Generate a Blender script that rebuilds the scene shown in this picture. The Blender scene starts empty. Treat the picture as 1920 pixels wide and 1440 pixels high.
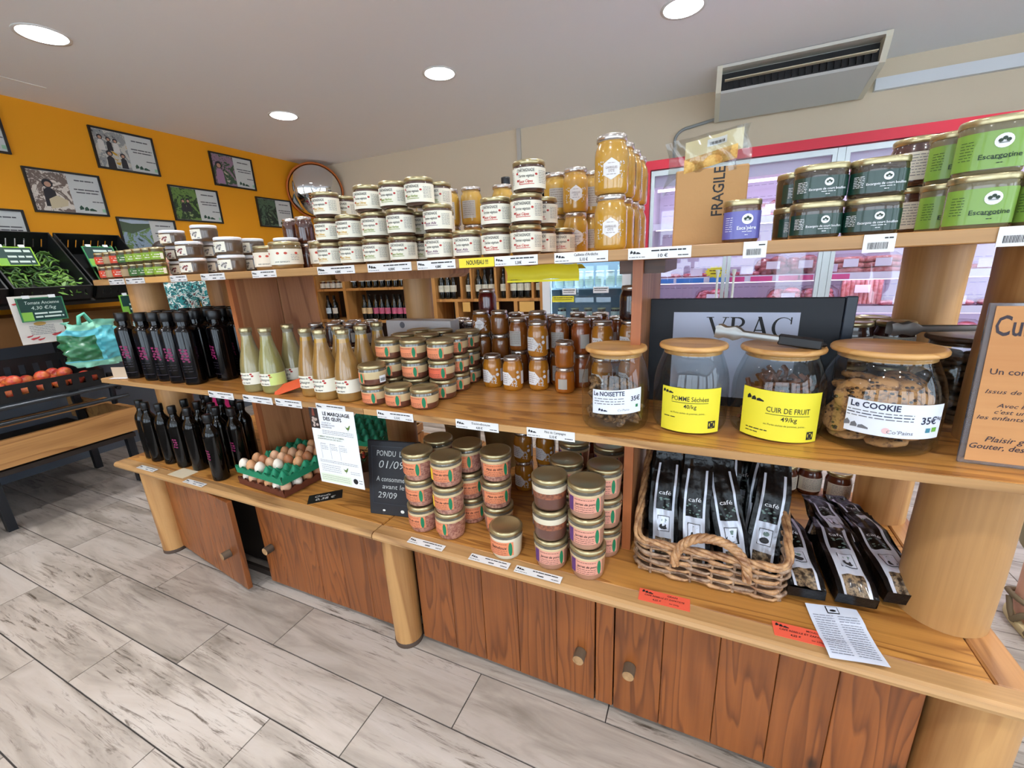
import bpy, math, random
from mathutils import Vector, Matrix
RND = random.Random(11)
sc = bpy.context.scene
COL = sc.collection
PI = math.pi
# ---------------------------------------------------------------- camera
def look(yaw, pitch, roll):
    fw = Vector((-math.sin(yaw)*math.cos(pitch), math.cos(yaw)*math.cos(pitch), math.sin(pitch)))
    r = fw.cross(Vector((0, 0, 1))).normalized(); u = r.cross(fw)
    r2 = r*math.cos(roll)+u*math.sin(roll); u2 = -r*math.sin(roll)+u*math.cos(roll)
    return Matrix((r2, u2, -fw)).transposed().to_4x4()
cam_d = bpy.data.cameras.new('camera'); cam = bpy.data.objects.new('camera', cam_d); COL.objects.link(cam)
cam_d.sensor_width = 36.0; cam_d.lens = 36.0*789.18/1920.0; cam_d.clip_start = 0.02
cam.matrix_world = Matrix.Translation((0, 0, 1.365)) @ look(0.432803, -0.269967, -0.046271)
sc.camera = cam
cy = sc.cycles; cy.use_light_tree = False; cy.transparent_max_bounces = 16; cy.max_bounces = 6; cy.diffuse_bounces = 4; cy.glossy_bounces = 3; cy.transmission_bounces = 4; cy.adaptive_threshold = .025
# ---------------------------------------------------------------- world, exposure
w = bpy.data.worlds.new('world'); sc.world = w; w.use_nodes = True
bg = w.node_tree.nodes['Background']; bg.inputs[0].default_value = (0.72, 0.86, 1.0, 1); bg.inputs[1].default_value = 5.4
vs = sc.view_settings; vs.view_transform = 'Standard'; vs.look = 'None'; vs.gamma = 1.0; vs.exposure = 0.0; vs.use_curve_mapping = False
LAMP_W = 11.6
# ---------------------------------------------------------------- colour and material helpers
def C(r, g, b):
    f = lambda c: (c/255/12.92) if c/255 <= .04045 else ((c/255+.055)/1.055)**2.4
    return (f(r), f(g), f(b), 1)
MATS = {}
def M(name, col=(128,128,128), rough=.5, metal=0, coat=0, emit=0, spec=.5, bump=0, bscale=60, ecol=None, vary=0, trans=0):
    if name in MATS: return MATS[name]
    m = bpy.data.materials.new(name); MATS[name] = m; m.use_nodes = True
    nt = m.node_tree; p = nt.nodes['Principled BSDF']
    c = C(*col)
    p.inputs['Base Color'].default_value = c; p.inputs['Roughness'].default_value = rough; p.inputs['Metallic'].default_value = metal
    p.inputs['Coat Weight'].default_value = coat; p.inputs['Coat Roughness'].default_value = .04; p.inputs['Specular IOR Level'].default_value = spec
    if trans: p.inputs['Transmission Weight'].default_value = trans
    if emit: p.inputs['Emission Color'].default_value = C(*(ecol or col)); p.inputs['Emission Strength'].default_value = emit; m.cycles.emission_sampling = 'NONE'
    if bump or vary:
        tc = nt.nodes.new('ShaderNodeTexCoord'); n = nt.nodes.new('ShaderNodeTexNoise'); n.inputs['Scale'].default_value = bscale; n.inputs['Detail'].default_value = 4
        nt.links.new(tc.outputs['Object'], n.inputs['Vector'])
        if bump:
            b = nt.nodes.new('ShaderNodeBump'); b.inputs['Strength'].default_value = bump; b.inputs['Distance'].default_value = .01
            nt.links.new(n.outputs['Fac'], b.inputs['Height']); nt.links.new(b.outputs['Normal'], p.inputs['Normal'])
        if vary:
            mx = nt.nodes.new('ShaderNodeMix'); mx.data_type = 'RGBA'
            mx.inputs[6].default_value = tuple(x*(1-vary) for x in c[:3])+(1,); mx.inputs[7].default_value = tuple(min(1, x*(1+vary)) for x in c[:3])+(1,)
            nt.links.new(n.outputs['Fac'], mx.inputs[0]); nt.links.new(mx.outputs[2], p.inputs['Base Color'])
    return m
def ramp(nt, stops):
    r = nt.nodes.new('ShaderNodeValToRGB'); e = r.color_ramp.elements
    while len(e) < len(stops): e.new(.5)
    for el, (p, c) in zip(e, stops): el.position = p; el.color = C(*c)
    return r
def wood(name, light, dark, axis='x', rough=.45, ring=9.0, coat=.15, scale=1.0, knots=0.0):
    """plank wood: wavy growth rings stretched along the grain plus fine fibres"""
    if name in MATS: return MATS[name]
    m = bpy.data.materials.new(name); MATS[name] = m; m.use_nodes = True
    nt = m.node_tree; p = nt.nodes['Principled BSDF']; L = nt.links
    tc = nt.nodes.new('ShaderNodeTexCoord'); oi = nt.nodes.new('ShaderNodeObjectInfo')
    ad = nt.nodes.new('ShaderNodeVectorMath'); ad.operation = 'MULTIPLY_ADD'
    L.new(oi.outputs['Random'], ad.inputs[0]); ad.inputs[1].default_value = (7.3, 5.1, 9.7); L.new(tc.outputs['Object'], ad.inputs[2])
    mp = nt.nodes.new('ShaderNodeMapping'); s = {'x': (.55, 5, 5), 'y': (5, .55, 5), 'z': (5, 5, .55)}[axis]
    mp.inputs['Scale'].default_value = tuple(q*scale for q in s); L.new(ad.outputs[0], mp.inputs['Vector'])
    n = nt.nodes.new('ShaderNodeTexNoise'); n.inputs['Scale'].default_value = 1.0; n.inputs['Detail'].default_value = 3; n.inputs['Distortion'].default_value = .4; L.new(mp.outputs[0], n.inputs['Vector'])
    mu = nt.nodes.new('ShaderNodeMath'); mu.operation = 'MULTIPLY'; mu.inputs[1].default_value = ring; L.new(n.outputs['Fac'], mu.inputs[0])
    pp = nt.nodes.new('ShaderNodeMath'); pp.operation = 'FRACT'; L.new(mu.outputs[0], pp.inputs[0])
    rings = ramp(nt, [(0, (225, 225, 225)), (.62, (190, 190, 190)), (.9, (60, 60, 60)), (1, (215, 215, 215))]); L.new(pp.outputs[0], rings.inputs[0])
    mp2 = nt.nodes.new('ShaderNodeMapping'); s2 = {'x': (3, 120, 120), 'y': (120, 3, 120), 'z': (120, 120, 3)}[axis]; mp2.inputs['Scale'].default_value = s2; L.new(ad.outputs[0], mp2.inputs['Vector'])
    n2 = nt.nodes.new('ShaderNodeTexNoise'); n2.inputs['Scale'].default_value = 1; n2.inputs['Detail'].default_value = 2; L.new(mp2.outputs[0], n2.inputs['Vector'])
    mixf = nt.nodes.new('ShaderNodeMath'); mixf.operation = 'MULTIPLY_ADD'; mixf.inputs[1].default_value = .45; L.new(n2.outputs['Fac'], mixf.inputs[0])
    half = nt.nodes.new('ShaderNodeMath'); half.operation = 'MULTIPLY'; half.inputs[1].default_value = .72; L.new(rings.outputs[0], half.inputs[0]); L.new(half.outputs[0], mixf.inputs[2])
    cr = ramp(nt, [(.18, dark), (.78, light)]); L.new(mixf.outputs[0], cr.inputs[0])
    top = cr.outputs[0]
    if knots:
        mk = nt.nodes.new('ShaderNodeMapping'); mk.inputs['Scale'].default_value = {'x': (2.6, 6, 6), 'y': (6, 2.6, 6), 'z': (6, 6, 2.6)}[axis]; L.new(ad.outputs[0], mk.inputs['Vector'])
        vo = nt.nodes.new('ShaderNodeTexVoronoi'); vo.inputs['Scale'].default_value = 1.0; L.new(mk.outputs[0], vo.inputs['Vector'])
        kr = ramp(nt, [(0, (90, 90, 90)), (knots*.55, (120, 120, 120)), (knots, (235, 235, 235)), (knots*1.8, (255, 255, 255))]); L.new(vo.outputs['Distance'], kr.inputs[0])
        km = nt.nodes.new('ShaderNodeMix'); km.data_type = 'RGBA'; km.blend_type = 'MULTIPLY'; km.inputs[0].default_value = 1.0; L.new(top, km.inputs[6]); L.new(kr.outputs[0], km.inputs[7]); top = km.outputs[2]
    hs = nt.nodes.new('ShaderNodeHueSaturation'); L.new(top, hs.inputs['Color'])
    vr = nt.nodes.new('ShaderNodeMath'); vr.operation = 'MULTIPLY_ADD'; vr.inputs[1].default_value = .22; vr.inputs[2].default_value = .89; L.new(oi.outputs['Random'], vr.inputs[0]); L.new(vr.outputs[0], hs.inputs['Value'])
    L.new(hs.outputs[0], p.inputs['Base Color'])
    p.inputs['Roughness'].default_value = rough; p.inputs['Coat Weight'].default_value = coat; p.inputs['Coat Roughness'].default_value = .3
    b = nt.nodes.new('ShaderNodeBump'); b.inputs['Strength'].default_value = .12; b.inputs['Distance'].default_value = .004; L.new(mixf.outputs[0], b.inputs['Height']); L.new(b.outputs[0], p.inputs['Normal'])
    return m
def tile_material(name):
    if name in MATS: return MATS[name]
    m = bpy.data.materials.new(name); MATS[name] = m; m.use_nodes = True
    nt = m.node_tree; p = nt.nodes['Principled BSDF']; L = nt.links
    tc = nt.nodes.new('ShaderNodeTexCoord'); oi = nt.nodes.new('ShaderNodeObjectInfo')
    ad = nt.nodes.new('ShaderNodeVectorMath'); ad.operation = 'MULTIPLY_ADD'
    L.new(oi.outputs['Random'], ad.inputs[0]); ad.inputs[1].default_value = (17.3, 11.1, 5.7); L.new(tc.outputs['Object'], ad.inputs[2])
    def noise(scale, detail, dist, rgh=.6):
        mp = nt.nodes.new('ShaderNodeMapping'); mp.inputs['Scale'].default_value = scale; L.new(ad.outputs[0], mp.inputs['Vector'])
        n = nt.nodes.new('ShaderNodeTexNoise'); n.inputs['Scale'].default_value = 1; n.inputs['Detail'].default_value = detail; n.inputs['Distortion'].default_value = dist; n.inputs['Roughness'].default_value = rgh
        L.new(mp.outputs[0], n.inputs['Vector']); return n
    n1 = noise((1.6, 9, 1), 5, .9); c1 = ramp(nt, [(.25, (120, 110, 100)), (.40, (152, 141, 130)), (.52, (174, 162, 151)), (.75, (190, 180, 171))]); L.new(n1.outputs['Fac'], c1.inputs[0])
    n2 = noise((5, 62, 1), 6, .6, .75); c2 = ramp(nt, [(.34, (116, 105, 94)), (.47, (255, 255, 255))]); L.new(n2.outputs['Fac'], c2.inputs[0])
    n3 = noise((1.2, 4, 1), 2, .3); c3 = ramp(nt, [(.38, (20, 20, 20)), (.60, (255, 255, 255))]); L.new(n3.outputs['Fac'], c3.inputs[0])
    mx = nt.nodes.new('ShaderNodeMix'); mx.data_type = 'RGBA'; mx.blend_type = 'MULTIPLY'; L.new(c3.outputs[0], mx.inputs[0]); L.new(c1.outputs[0], mx.inputs[6]); L.new(c2.outputs[0], mx.inputs[7])
    hs = nt.nodes.new('ShaderNodeHueSaturation'); L.new(mx.outputs[2], hs.inputs['Color'])
    vr = nt.nodes.new('ShaderNodeMath'); vr.operation = 'MULTIPLY_ADD'; vr.inputs[1].default_value = .12; vr.inputs[2].default_value = .94; L.new(oi.outputs['Random'], vr.inputs[0]); L.new(vr.outputs[0], hs.inputs['Value'])
    L.new(hs.outputs[0], p.inputs['Base Color']); p.inputs['Roughness'].default_value = .42
    b = nt.nodes.new('ShaderNodeBump'); b.inputs['Strength'].default_value = .15; b.inputs['Distance'].default_value = .003; L.new(n2.outputs['Fac'], b.inputs['Height']); L.new(b.outputs[0], p.inputs['Normal'])
    return m
def speckle(name, base, spot, scale, lo, hi, rough=.7, coat=0, bump=.3):
    """two-colour mottled material (cookies, granola, tissue, patterned cloth)"""
    if name in MATS: return MATS[name]
    m = bpy.data.materials.new(name); MATS[name] = m; m.use_nodes = True
    nt = m.node_tree; p = nt.nodes['Principled BSDF']; L = nt.links
    tc = nt.nodes.new('ShaderNodeTexCoord'); n = nt.nodes.new('ShaderNodeTexNoise'); n.inputs['Scale'].default_value = scale; n.inputs['Detail'].default_value = 4; n.inputs['Roughness'].default_value = .65
    L.new(tc.outputs['Object'], n.inputs['Vector']); r = ramp(nt, [(lo, spot), (hi, base)]); L.new(n.outputs['Fac'], r.inputs[0]); L.new(r.outputs[0], p.inputs['Base Color'])
    p.inputs['Roughness'].default_value = rough; p.inputs['Coat Weight'].default_value = coat; p.inputs['Coat Roughness'].default_value = .05
    if bump:
        b = nt.nodes.new('ShaderNodeBump'); b.inputs['Strength'].default_value = bump; b.inputs['Distance'].default_value = .004; L.new(n.outputs['Fac'], b.inputs['Height']); L.new(b.outputs[0], p.inputs['Normal'])
    return m
def patches(name, cols, scale, rough=.7, coat=0):
    """many-coloured cell pattern (printed cloth, photographs)"""
    if name in MATS: return MATS[name]
    m = bpy.data.materials.new(name); MATS[name] = m; m.use_nodes = True
    nt = m.node_tree; p = nt.nodes['Principled BSDF']; L = nt.links
    tc = nt.nodes.new('ShaderNodeTexCoord'); n = nt.nodes.new('ShaderNodeTexNoise'); n.inputs['Scale'].default_value = scale; n.inputs['Detail'].default_value = 5; n.inputs['Roughness'].default_value = .7; n.inputs['Distortion'].default_value = .8
    L.new(tc.outputs['Object'], n.inputs['Vector']); k = len(cols)
    r = ramp(nt, [(.28+.44*i/(k-1), c) for i, c in enumerate(cols)]); r.color_ramp.interpolation = 'CONSTANT' if k > 4 else 'LINEAR'
    L.new(n.outputs['Fac'], r.inputs[0]); L.new(r.outputs[0], p.inputs['Base Color']); p.inputs['Roughness'].default_value = rough; p.inputs['Coat Weight'].default_value = coat
    return m
def thin_glass(name, tint=(255, 255, 255), gloss=.03, f0=1.45):
    if name in MATS: return MATS[name]
    m = bpy.data.materials.new(name); MATS[name] = m; m.use_nodes = True
    nt = m.node_tree; nt.nodes.remove(nt.nodes['Principled BSDF']); out = nt.nodes['Material Output']; L = nt.links
    t = nt.nodes.new('ShaderNodeBsdfTransparent'); t.inputs[0].default_value = C(*tint)
    g = nt.nodes.new('ShaderNodeBsdfGlossy'); g.inputs['Roughness'].default_value = gloss
    lw = nt.nodes.new('ShaderNodeLayerWeight'); pw = nt.nodes.new('ShaderNodeMath'); pw.operation = 'POWER'; pw.inputs[1].default_value = 4.0; L.new(lw.outputs['Facing'], pw.inputs[0])
    r0 = ((f0-1)/(f0+1))**2*2   # both faces of the pane
    fr = nt.nodes.new('ShaderNodeMath'); fr.operation = 'MULTIPLY_ADD'; fr.inputs[1].default_value = .75-r0; fr.inputs[2].default_value = r0; L.new(pw.outputs[0], fr.inputs[0])
    mx = nt.nodes.new('ShaderNodeMixShader'); L.new(fr.outputs[0], mx.inputs[0]); L.new(t.outputs[0], mx.inputs[1]); L.new(g.outputs[0], mx.inputs[2]); L.new(mx.outputs[0], out.inputs[0])
    return m
# ---------------------------------------------------------------- mesh helpers
_TXT = {}
def glyphs(s, bold=0.0, shear=0.0):
    k = (s, bold, shear)
    if k not in _TXT:
        cu = bpy.data.curves.new('t', 'FONT'); cu.body = s; cu.size = 1; cu.align_x = 'CENTER'; cu.align_y = 'CENTER'; cu.resolution_u = 2; cu.offset = bold; cu.shear = shear
        ob = bpy.data.objects.new('t', cu); me = bpy.data.meshes.new_from_object(ob)
        vs_ = [(v.co.x, v.co.y) for v in me.vertices]; fs = [tuple(p.vertices) for p in me.polygons]
        wd = (max(v[0] for v in vs_)-min(v[0] for v in vs_)) if vs_ else 1
        bpy.data.objects.remove(ob); bpy.data.curves.remove(cu); bpy.data.meshes.remove(me); _TXT[k] = (vs_, fs, wd)
    return _TXT[k]
def sgn(x): return -1 if x < 0 else 1
class MB:
    def __init__(s): s.v = []; s.f = []; s.m = []; s.sm = []
    def add(s, vs, fs, mi=0, smooth=False):
        o = len(s.v); s.v += [tuple(v) for v in vs]
        for i, f in enumerate(fs):
            s.f.append(tuple(o+q for q in f)); s.m.append(mi[i] if isinstance(mi, (list, tuple)) else mi); s.sm.append(smooth)
        return s
    def box(s, x0, x1, y0, y1, z0, z1, mi=0, bev=0):
        if bev:
            b = bev; P = []
            for z, q in ((z0, b), (z0+b, 0), (z1-b, 0), (z1, b)):
                P += [(x0+q, y0+b, z), (x0+b, y0+q, z), (x1-b, y0+q, z), (x1-q, y0+b, z), (x1-q, y1-b, z), (x1-b, y1-q, z), (x0+b, y1-q, z), (x0+q, y1-b, z)]
            F = [tuple(range(7, -1, -1)), tuple(range(24, 32))]
            for k in range(3):
                for i in range(8):
                    j = (i+1) % 8; F.append((k*8+i, k*8+j, k*8+8+j, k*8+8+i))
            return s.add(P, F, mi)
        return s.add([(x0,y0,z0),(x1,y0,z0),(x1,y1,z0),(x0,y1,z0),(x0,y0,z1),(x1,y0,z1),(x1,y1,z1),(x0,y1,z1)],
                     [(3,2,1,0),(4,5,6,7),(0,1,5,4),(1,2,6,5),(2,3,7,6),(3,0,4,7)], mi)
    def lathe(s, prof, n=24, c=(0,0,0), mi=0, sx=1, sy=1, pw=2.0, smooth=True, a0=0, flip=False, caps=True):
        """prof: (r,z) or (r,z,mat) bottom to top; pw>2 squares the section"""
        V = []; F = []; MI = []
        for q in prof:
            for i in range(n):
                a = a0+2*PI*i/n; ca, sa = math.cos(a), math.sin(a)
                V.append((c[0]+q[0]*sx*sgn(ca)*abs(ca)**(2/pw), c[1]+q[0]*sy*sgn(sa)*abs(sa)**(2/pw), c[2]+q[1]))
        for k in range(len(prof)-1):
            mm = prof[k][2] if len(prof[k]) > 2 else mi
            for i in range(n):
                j = (i+1) % n; f = (k*n+i, k*n+j, (k+1)*n+j, (k+1)*n+i); F.append(f[::-1] if flip else f); MI.append(mm)
        s.add(V, F, MI, smooth)
        if caps and prof[0][0] > 1e-5: s.add([V[i] for i in range(n)], [tuple(range(n-1, -1, -1))], prof[0][2] if len(prof[0]) > 2 else mi)
        if caps and prof[-1][0] > 1e-5: s.add(V[-n:], [tuple(range(n))], prof[-2][2] if len(prof[-2]) > 2 else mi)
        return s
    def tube(s, pts, r, n=8, mi=0, closed=False, smooth=True):
        pts = [Vector(p) for p in pts]; m = len(pts); V = []; F = []; up = None
        for i, p in enumerate(pts):
            a = pts[(i-1) % m] if closed or i > 0 else p; b = pts[(i+1) % m] if closed or i < m-1 else p
            t = (b-a).normalized() if (b-a).length > 1e-9 else Vector((0,0,1))
            if up is None: up = t.orthogonal().normalized()
            up = (up-t*up.dot(t)); up = up.normalized() if up.length > 1e-6 else t.orthogonal().normalized()
            sd = t.cross(up); rr = r[i] if isinstance(r, (list, tuple)) else r
            for k in range(n):
                an = 2*PI*k/n; V.append(p+up*(rr*math.cos(an))+sd*(rr*math.sin(an)))
        for i in range(m if closed else m-1):
            for k in range(n):
                l = (k+1) % n; i2 = (i+1) % m; F.append((i*n+k, i*n+l, i2*n+l, i2*n+k))
        s.add(V, F, mi, smooth)
        if not closed: s.add(V[:n], [tuple(range(n-1,-1,-1))], mi); s.add(V[-n:], [tuple(range(n))], mi)
        return s
    def quad(s, a, b, c, d, mi=0): return s.add([a, b, c, d], [(0, 1, 2, 3)], mi)
    def prism(s, poly, y0, y1, mi=0, plane='xz'):
        n = len(poly); mk = (lambda p, d: (p[0], d, p[1])) if plane == 'xz' else ((lambda p, d: (d, p[0], p[1])) if plane == 'yz' else (lambda p, d: (p[0], p[1], d)))
        V = [mk(p, y0) for p in poly]+[mk(p, y1) for p in poly]
        return s.add(V, [tuple(range(n)), tuple(range(2*n-1, n-1, -1))]+[(i, i+n, (i+1) % n+n, (i+1) % n) for i in range(n)], mi)
    def sphere(s, c, r, mi=0, nu=12, nv=8, sc=(1,1,1)):
        V = []; F = []
        for j in range(nv+1):
            t = PI*j/nv
            for i in range(nu):
                a = 2*PI*i/nu; V.append((c[0]+r*sc[0]*math.sin(t)*math.cos(a), c[1]+r*sc[1]*math.sin(t)*math.sin(a), c[2]-r*sc[2]*math.cos(t)))
        for j in range(nv):
            for i in range(nu): F.append((j*nu+i, j*nu+(i+1) % nu, (j+1)*nu+(i+1) % nu, (j+1)*nu+i))
        return s.add(V, F, mi, True)
    def grid(s, fn, u0, u1, v0, v1, nu, nv, mi=0, smooth=True, mfn=None):
        V = [fn(u0+(u1-u0)*i/nu, v0+(v1-v0)*j/nv) for j in range(nv+1) for i in range(nu+1)]; F = []; MI = []
        for j in range(nv):
            for i in range(nu):
                a = j*(nu+1)+i; F.append((a, a+1, a+nu+2, a+nu+1))
                MI.append(mfn(u0+(u1-u0)*(i+.5)/nu, v0+(v1-v0)*(j+.5)/nv) if mfn else mi)
        return s.add(V, F, MI, smooth)
    def text(s, st, fn, u, v, size, mi, bold=0.0, shear=0.0, width=None, rot=0):
        vs_, fs, wd = glyphs(st, bold, shear); k = size
        if width: k = width/wd
        ky = size; cr, sr = math.cos(rot), math.sin(rot)
        return s.add([fn(u+x*k*cr-y*ky*sr, v+x*k*sr+y*ky*cr) for x, y in vs_], fs, mi)
    def words(s, fn, u0, u1, v, h, mi, rnd, wl=.9):
        """a line of print too small to read: short dark dashes"""
        u = u0
        while u < u1:
            l = min(h*(1.5+4*rnd.random()), u1-u); s.quad(fn(u, v-h/2*.7), fn(u+l, v-h/2*.7), fn(u+l, v+h/2*.7), fn(u, v+h/2*.7), mi); u += l+h*wl
        return s
    def poly(s, fn, pts, mi): return s.add([fn(*p) for p in pts], [tuple(range(len(pts)))], mi)
    def disc(s, fn, u, v, r, mi, n=14, sy=1): return s.poly(fn, [(u+r*math.cos(2*PI*i/n), v+r*sy*math.sin(2*PI*i/n)) for i in range(n)], mi)
    def rect(s, fn, u0, u1, v0, v1, mi, nu=1):
        for i in range(nu):
            a = u0+(u1-u0)*i/nu; b = u0+(u1-u0)*(i+1)/nu; s.quad(fn(a, v0), fn(b, v0), fn(b, v1), fn(a, v1), mi)
        return s
    def shape(s, fn, lo, hi, v0, v1, nu, nv, mi):
        """curved patch whose left and right edges vary with height"""
        return s.grid(lambda t, v: fn(lo(v)+(hi(v)-lo(v))*t, v), 0, 1, v0, v1, nu, nv, mi)
    def mesh(s, name, mats):
        me = bpy.data.meshes.new(name); me.from_pydata(s.v, [], s.f)
        for m in (mats if isinstance(mats, (list, tuple)) else [mats]): me.materials.append(m)
        me.polygons.foreach_set('material_index', s.m); me.polygons.foreach_set('use_smooth', s.sm); me.update(); return me
    def obj(s, name, mats, parent=None, loc=None): return link(name, s.mesh(name, mats), parent, loc)
def link(name, me, parent=None, loc=None, rz=0):
    o = bpy.data.objects.new(name, me); COL.objects.link(o)
    if parent: o.parent = parent
    if loc: o.location = loc
    if rz: o.rotation_euler[2] = rz
    return o
def tag(o, label, cat, group=None):
    o['label'] = label; o['category'] = cat
    if group: o['group'] = group
    return o
def thing(name, label, cat, loc=(0,0,0), rz=0, group=None, rot=None):
    o = bpy.data.objects.new(name, None); COL.objects.link(o); o.empty_display_size = .05; o.location = loc; o.rotation_euler = rot or (0, 0, rz)
    return tag(o, label, cat, group)
def struct(o): o['kind'] = 'structure'; return o
def cyl(R, sx=1, sy=1, pw=2.0, zc=0, off=.0006):
    """map (u along the front, v height) onto a jar wall, front = -Y"""
    def f(u, v):
        a = u/R-PI/2; ca, sa = math.cos(a), math.sin(a); r = R+off
        return (r*sx*sgn(ca)*abs(ca)**(2/pw), r*sy*sgn(sa)*abs(sa)**(2/pw), zc+v)
    return f
def flat(o, ux, uz, off=0, n=None):
    o = Vector(o); ux = Vector(ux); uz = Vector(uz); n = Vector(n) if n else ux.cross(uz).normalized()
    return lambda u, v: tuple(o+ux*u+uz*v+n*off)
ORD = ['first','second','third','fourth','fifth','sixth','seventh','eighth','ninth','tenth']
TIER = ['bottom','middle','top']
KIND = {}
def kind(name, parts): KIND[name] = parts
def put(kname, oname, loc, label, cat, rz=0, group=None, rot=None):
    t = thing(oname, label, cat, loc, rz, group, rot); d = {}
    for nm, me, par in KIND[kname]:
        d[nm] = link(nm, me, d[par] if par else t)
    return t
# ---------------------------------------------------------------- colours used again and again
PINE_X = wood('pine_shelf', (194, 136, 66), (134, 80, 30), 'x', .38, 16, .35)
PINE_Y = wood('pine_shelf_cross', (206, 150, 92), (146, 94, 50), 'y', .4, 7, .3)
EDGE = wood('worn_pine_edge', (188, 144, 92), (136, 96, 56), 'x', .5, 5, .1)
LOG = wood('pine_log', (192, 144, 88), (150, 100, 52), 'z', .5, 4, .1, .7, .06)
DOORW = wood('stained_door_pine', (144, 80, 32), (100, 50, 16), 'z', .42, 20, .25, 1.0, .10)
PANEL = wood('oak_panel', (190, 134, 88), (150, 96, 56), 'z', .5, 5, .1)
RACK = wood('rack_pine', (206, 150, 84), (160, 104, 50), 'z', .5, 5, .1)
DARKW = wood('dark_block', (92, 58, 34), (58, 34, 18), 'x', .5, 4)
WHITE = M('white_paint', (236, 234, 228), .5); PAPER = M('white_paper', (238, 238, 240), .7); INK = M('black_ink', (22, 22, 26), .6)
BLACKP = M('black_plastic', (22, 22, 24), .4); GREYTXT = M('grey_ink', (110, 110, 116), .7)
GOLD = M('gold_lid', (186, 172, 132), .3, .85, bump=.02); SILVER = M('silver_lid', (205, 196, 188), .25, .9); WHITELID = M('white_lid', (232, 233, 238), .35, 0, .3)
STEEL = M('steel', (190, 192, 196), .25, 1); ALU = M('aluminium', (196, 204, 206), .35, .7)
# ---------------------------------------------------------------- room shell
ZC = 2.69; XL = -4.60; YB = 4.36; XR = 5.6; YF = -3.6
fl = struct(MB().box(XL-.1, XR+.1, YF-.1, YB+.1, -.06, -.004).obj('floor', M('grout', (64, 58, 56), .9)))
TILE = tile_material('wood_look_tile'); TP = .1965; TL = .81
tm = MB().box(.002, TL-.002, .0022, TP-.0022, -.004, 0, 0).mesh('tile', TILE)
known = {-3: -2.66, -2: -2.248, -1: -1.994, 0: -2.509, 1: -2.243, 2: -2.62, 3: -2.30, 4: -2.05, 5: -2.5}
cut = {}
for j in range(-7, 17):
    y0 = .588+TP*j; off = known.get(j, -2.5+(j*.27) % .81)
    k0 = math.floor((XL-off)/TL); x = off+k0*TL
    while x < 3.3:
        xa = max(x, XL); 
        if not (y0+TP > YB) and (y0 > -.45):
            if xa == x: link('tile', tm, fl, (x, y0, 0))
            elif x+TL-xa > .03: link('tile', MB().box(xa-x, TL-.0025, .0015, TP-.0015, -.004, 0).mesh('tile', TILE), fl, (x, y0, 0))
        x += TL
ORANGE = M('orange_wall_paint', (238, 158, 10), .75, bump=.05, bscale=220); BEIGE = M('beige_wall_paint', (220, 204, 178), .8, bump=.04, bscale=200)
CEIL = M('ceiling_paint', (243, 245, 248), .85)
struct(MB().box(XL-.1, XL, YF, YB, 0, ZC).obj('wall_left', ORANGE))
struct(MB().box(XL, XL+.012, YF, YB, 0, 1.0).obj('baseboard_left', M('grey_wainscot', (92, 98, 108), .7)))
struct(MB().box(XL-.1, XR+.1, YB, YB+.1, 0, ZC).obj('wall_back', BEIGE))
wr = MB(); rw = [(-3.2, -1.0), (-.6, 1.7)]
for a, b in ((YF, -3.2), (-1.0, -.6), (1.7, YB)): wr.box(XR, XR+.1, a, b, 0, ZC)
for a, b in rw: wr.box(XR, XR+.1, a, b, 0, .3).box(XR, XR+.1, a, b, 2.5, ZC)
struct(wr.obj('wall_right', BEIGE))
for i, (a, b) in enumerate(rw):
    o = struct(MB().box(XR+.02, XR+.09, a, a+.06, .3, 2.5).box(XR+.02, XR+.09, b-.06, b, .3, 2.5).box(XR+.02, XR+.09, a, b, .3, .36).box(XR+.02, XR+.09, a, b, 2.44, 2.5).box(XR+.02, XR+.09, (a+b)/2-.03, (a+b)/2+.03, .3, 2.5).obj('window_%d' % (i+4), M('window_frame_grey', (70, 74, 78), .5)))
    MB().box(XR+.05, XR+.06, a, b, .32, 2.48).obj('pane', thin_glass('window_pane'), o)
# shop front behind the camera: a wall with three tall windows
wf = MB()
wins = [(-3.9, -1.5), (-1.1, 1.9), (2.3, 5.2)]; xs = [XL-.1]+[q for w_ in wins for q in w_]+[XR+.1]
for i in range(0, len(xs), 2): wf.box(xs[i], xs[i+1], YF-.1, YF, 0, ZC)
for a, b in wins: wf.box(a, b, YF-.1, YF, 0, .3).box(a, b, YF-.1, YF, 2.5, ZC)
struct(wf.obj('wall_front', M('front_wall_paint', (214, 205, 190), .8)))
PANE = thin_glass('window_pane')
for i, (a, b) in enumerate(wins):
    o = struct(MB().box(a, a+.06, YF-.09, YF-.02, .3, 2.5).box(b-.06, b, YF-.09, YF-.02, .3, 2.5).box(a, b, YF-.09, YF-.02, .3, .36).box(a, b, YF-.09, YF-.02, 2.44, 2.5).box((a+b)/2-.03, (a+b)/2+.03, YF-.09, YF-.02, .3, 2.5).obj('window_%d' % (i+1), M('window_frame_grey', (70, 74, 78), .5)))
    MB().box(a, b, YF-.06, YF-.05, .32, 2.48).obj('pane', PANE, o)
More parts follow.
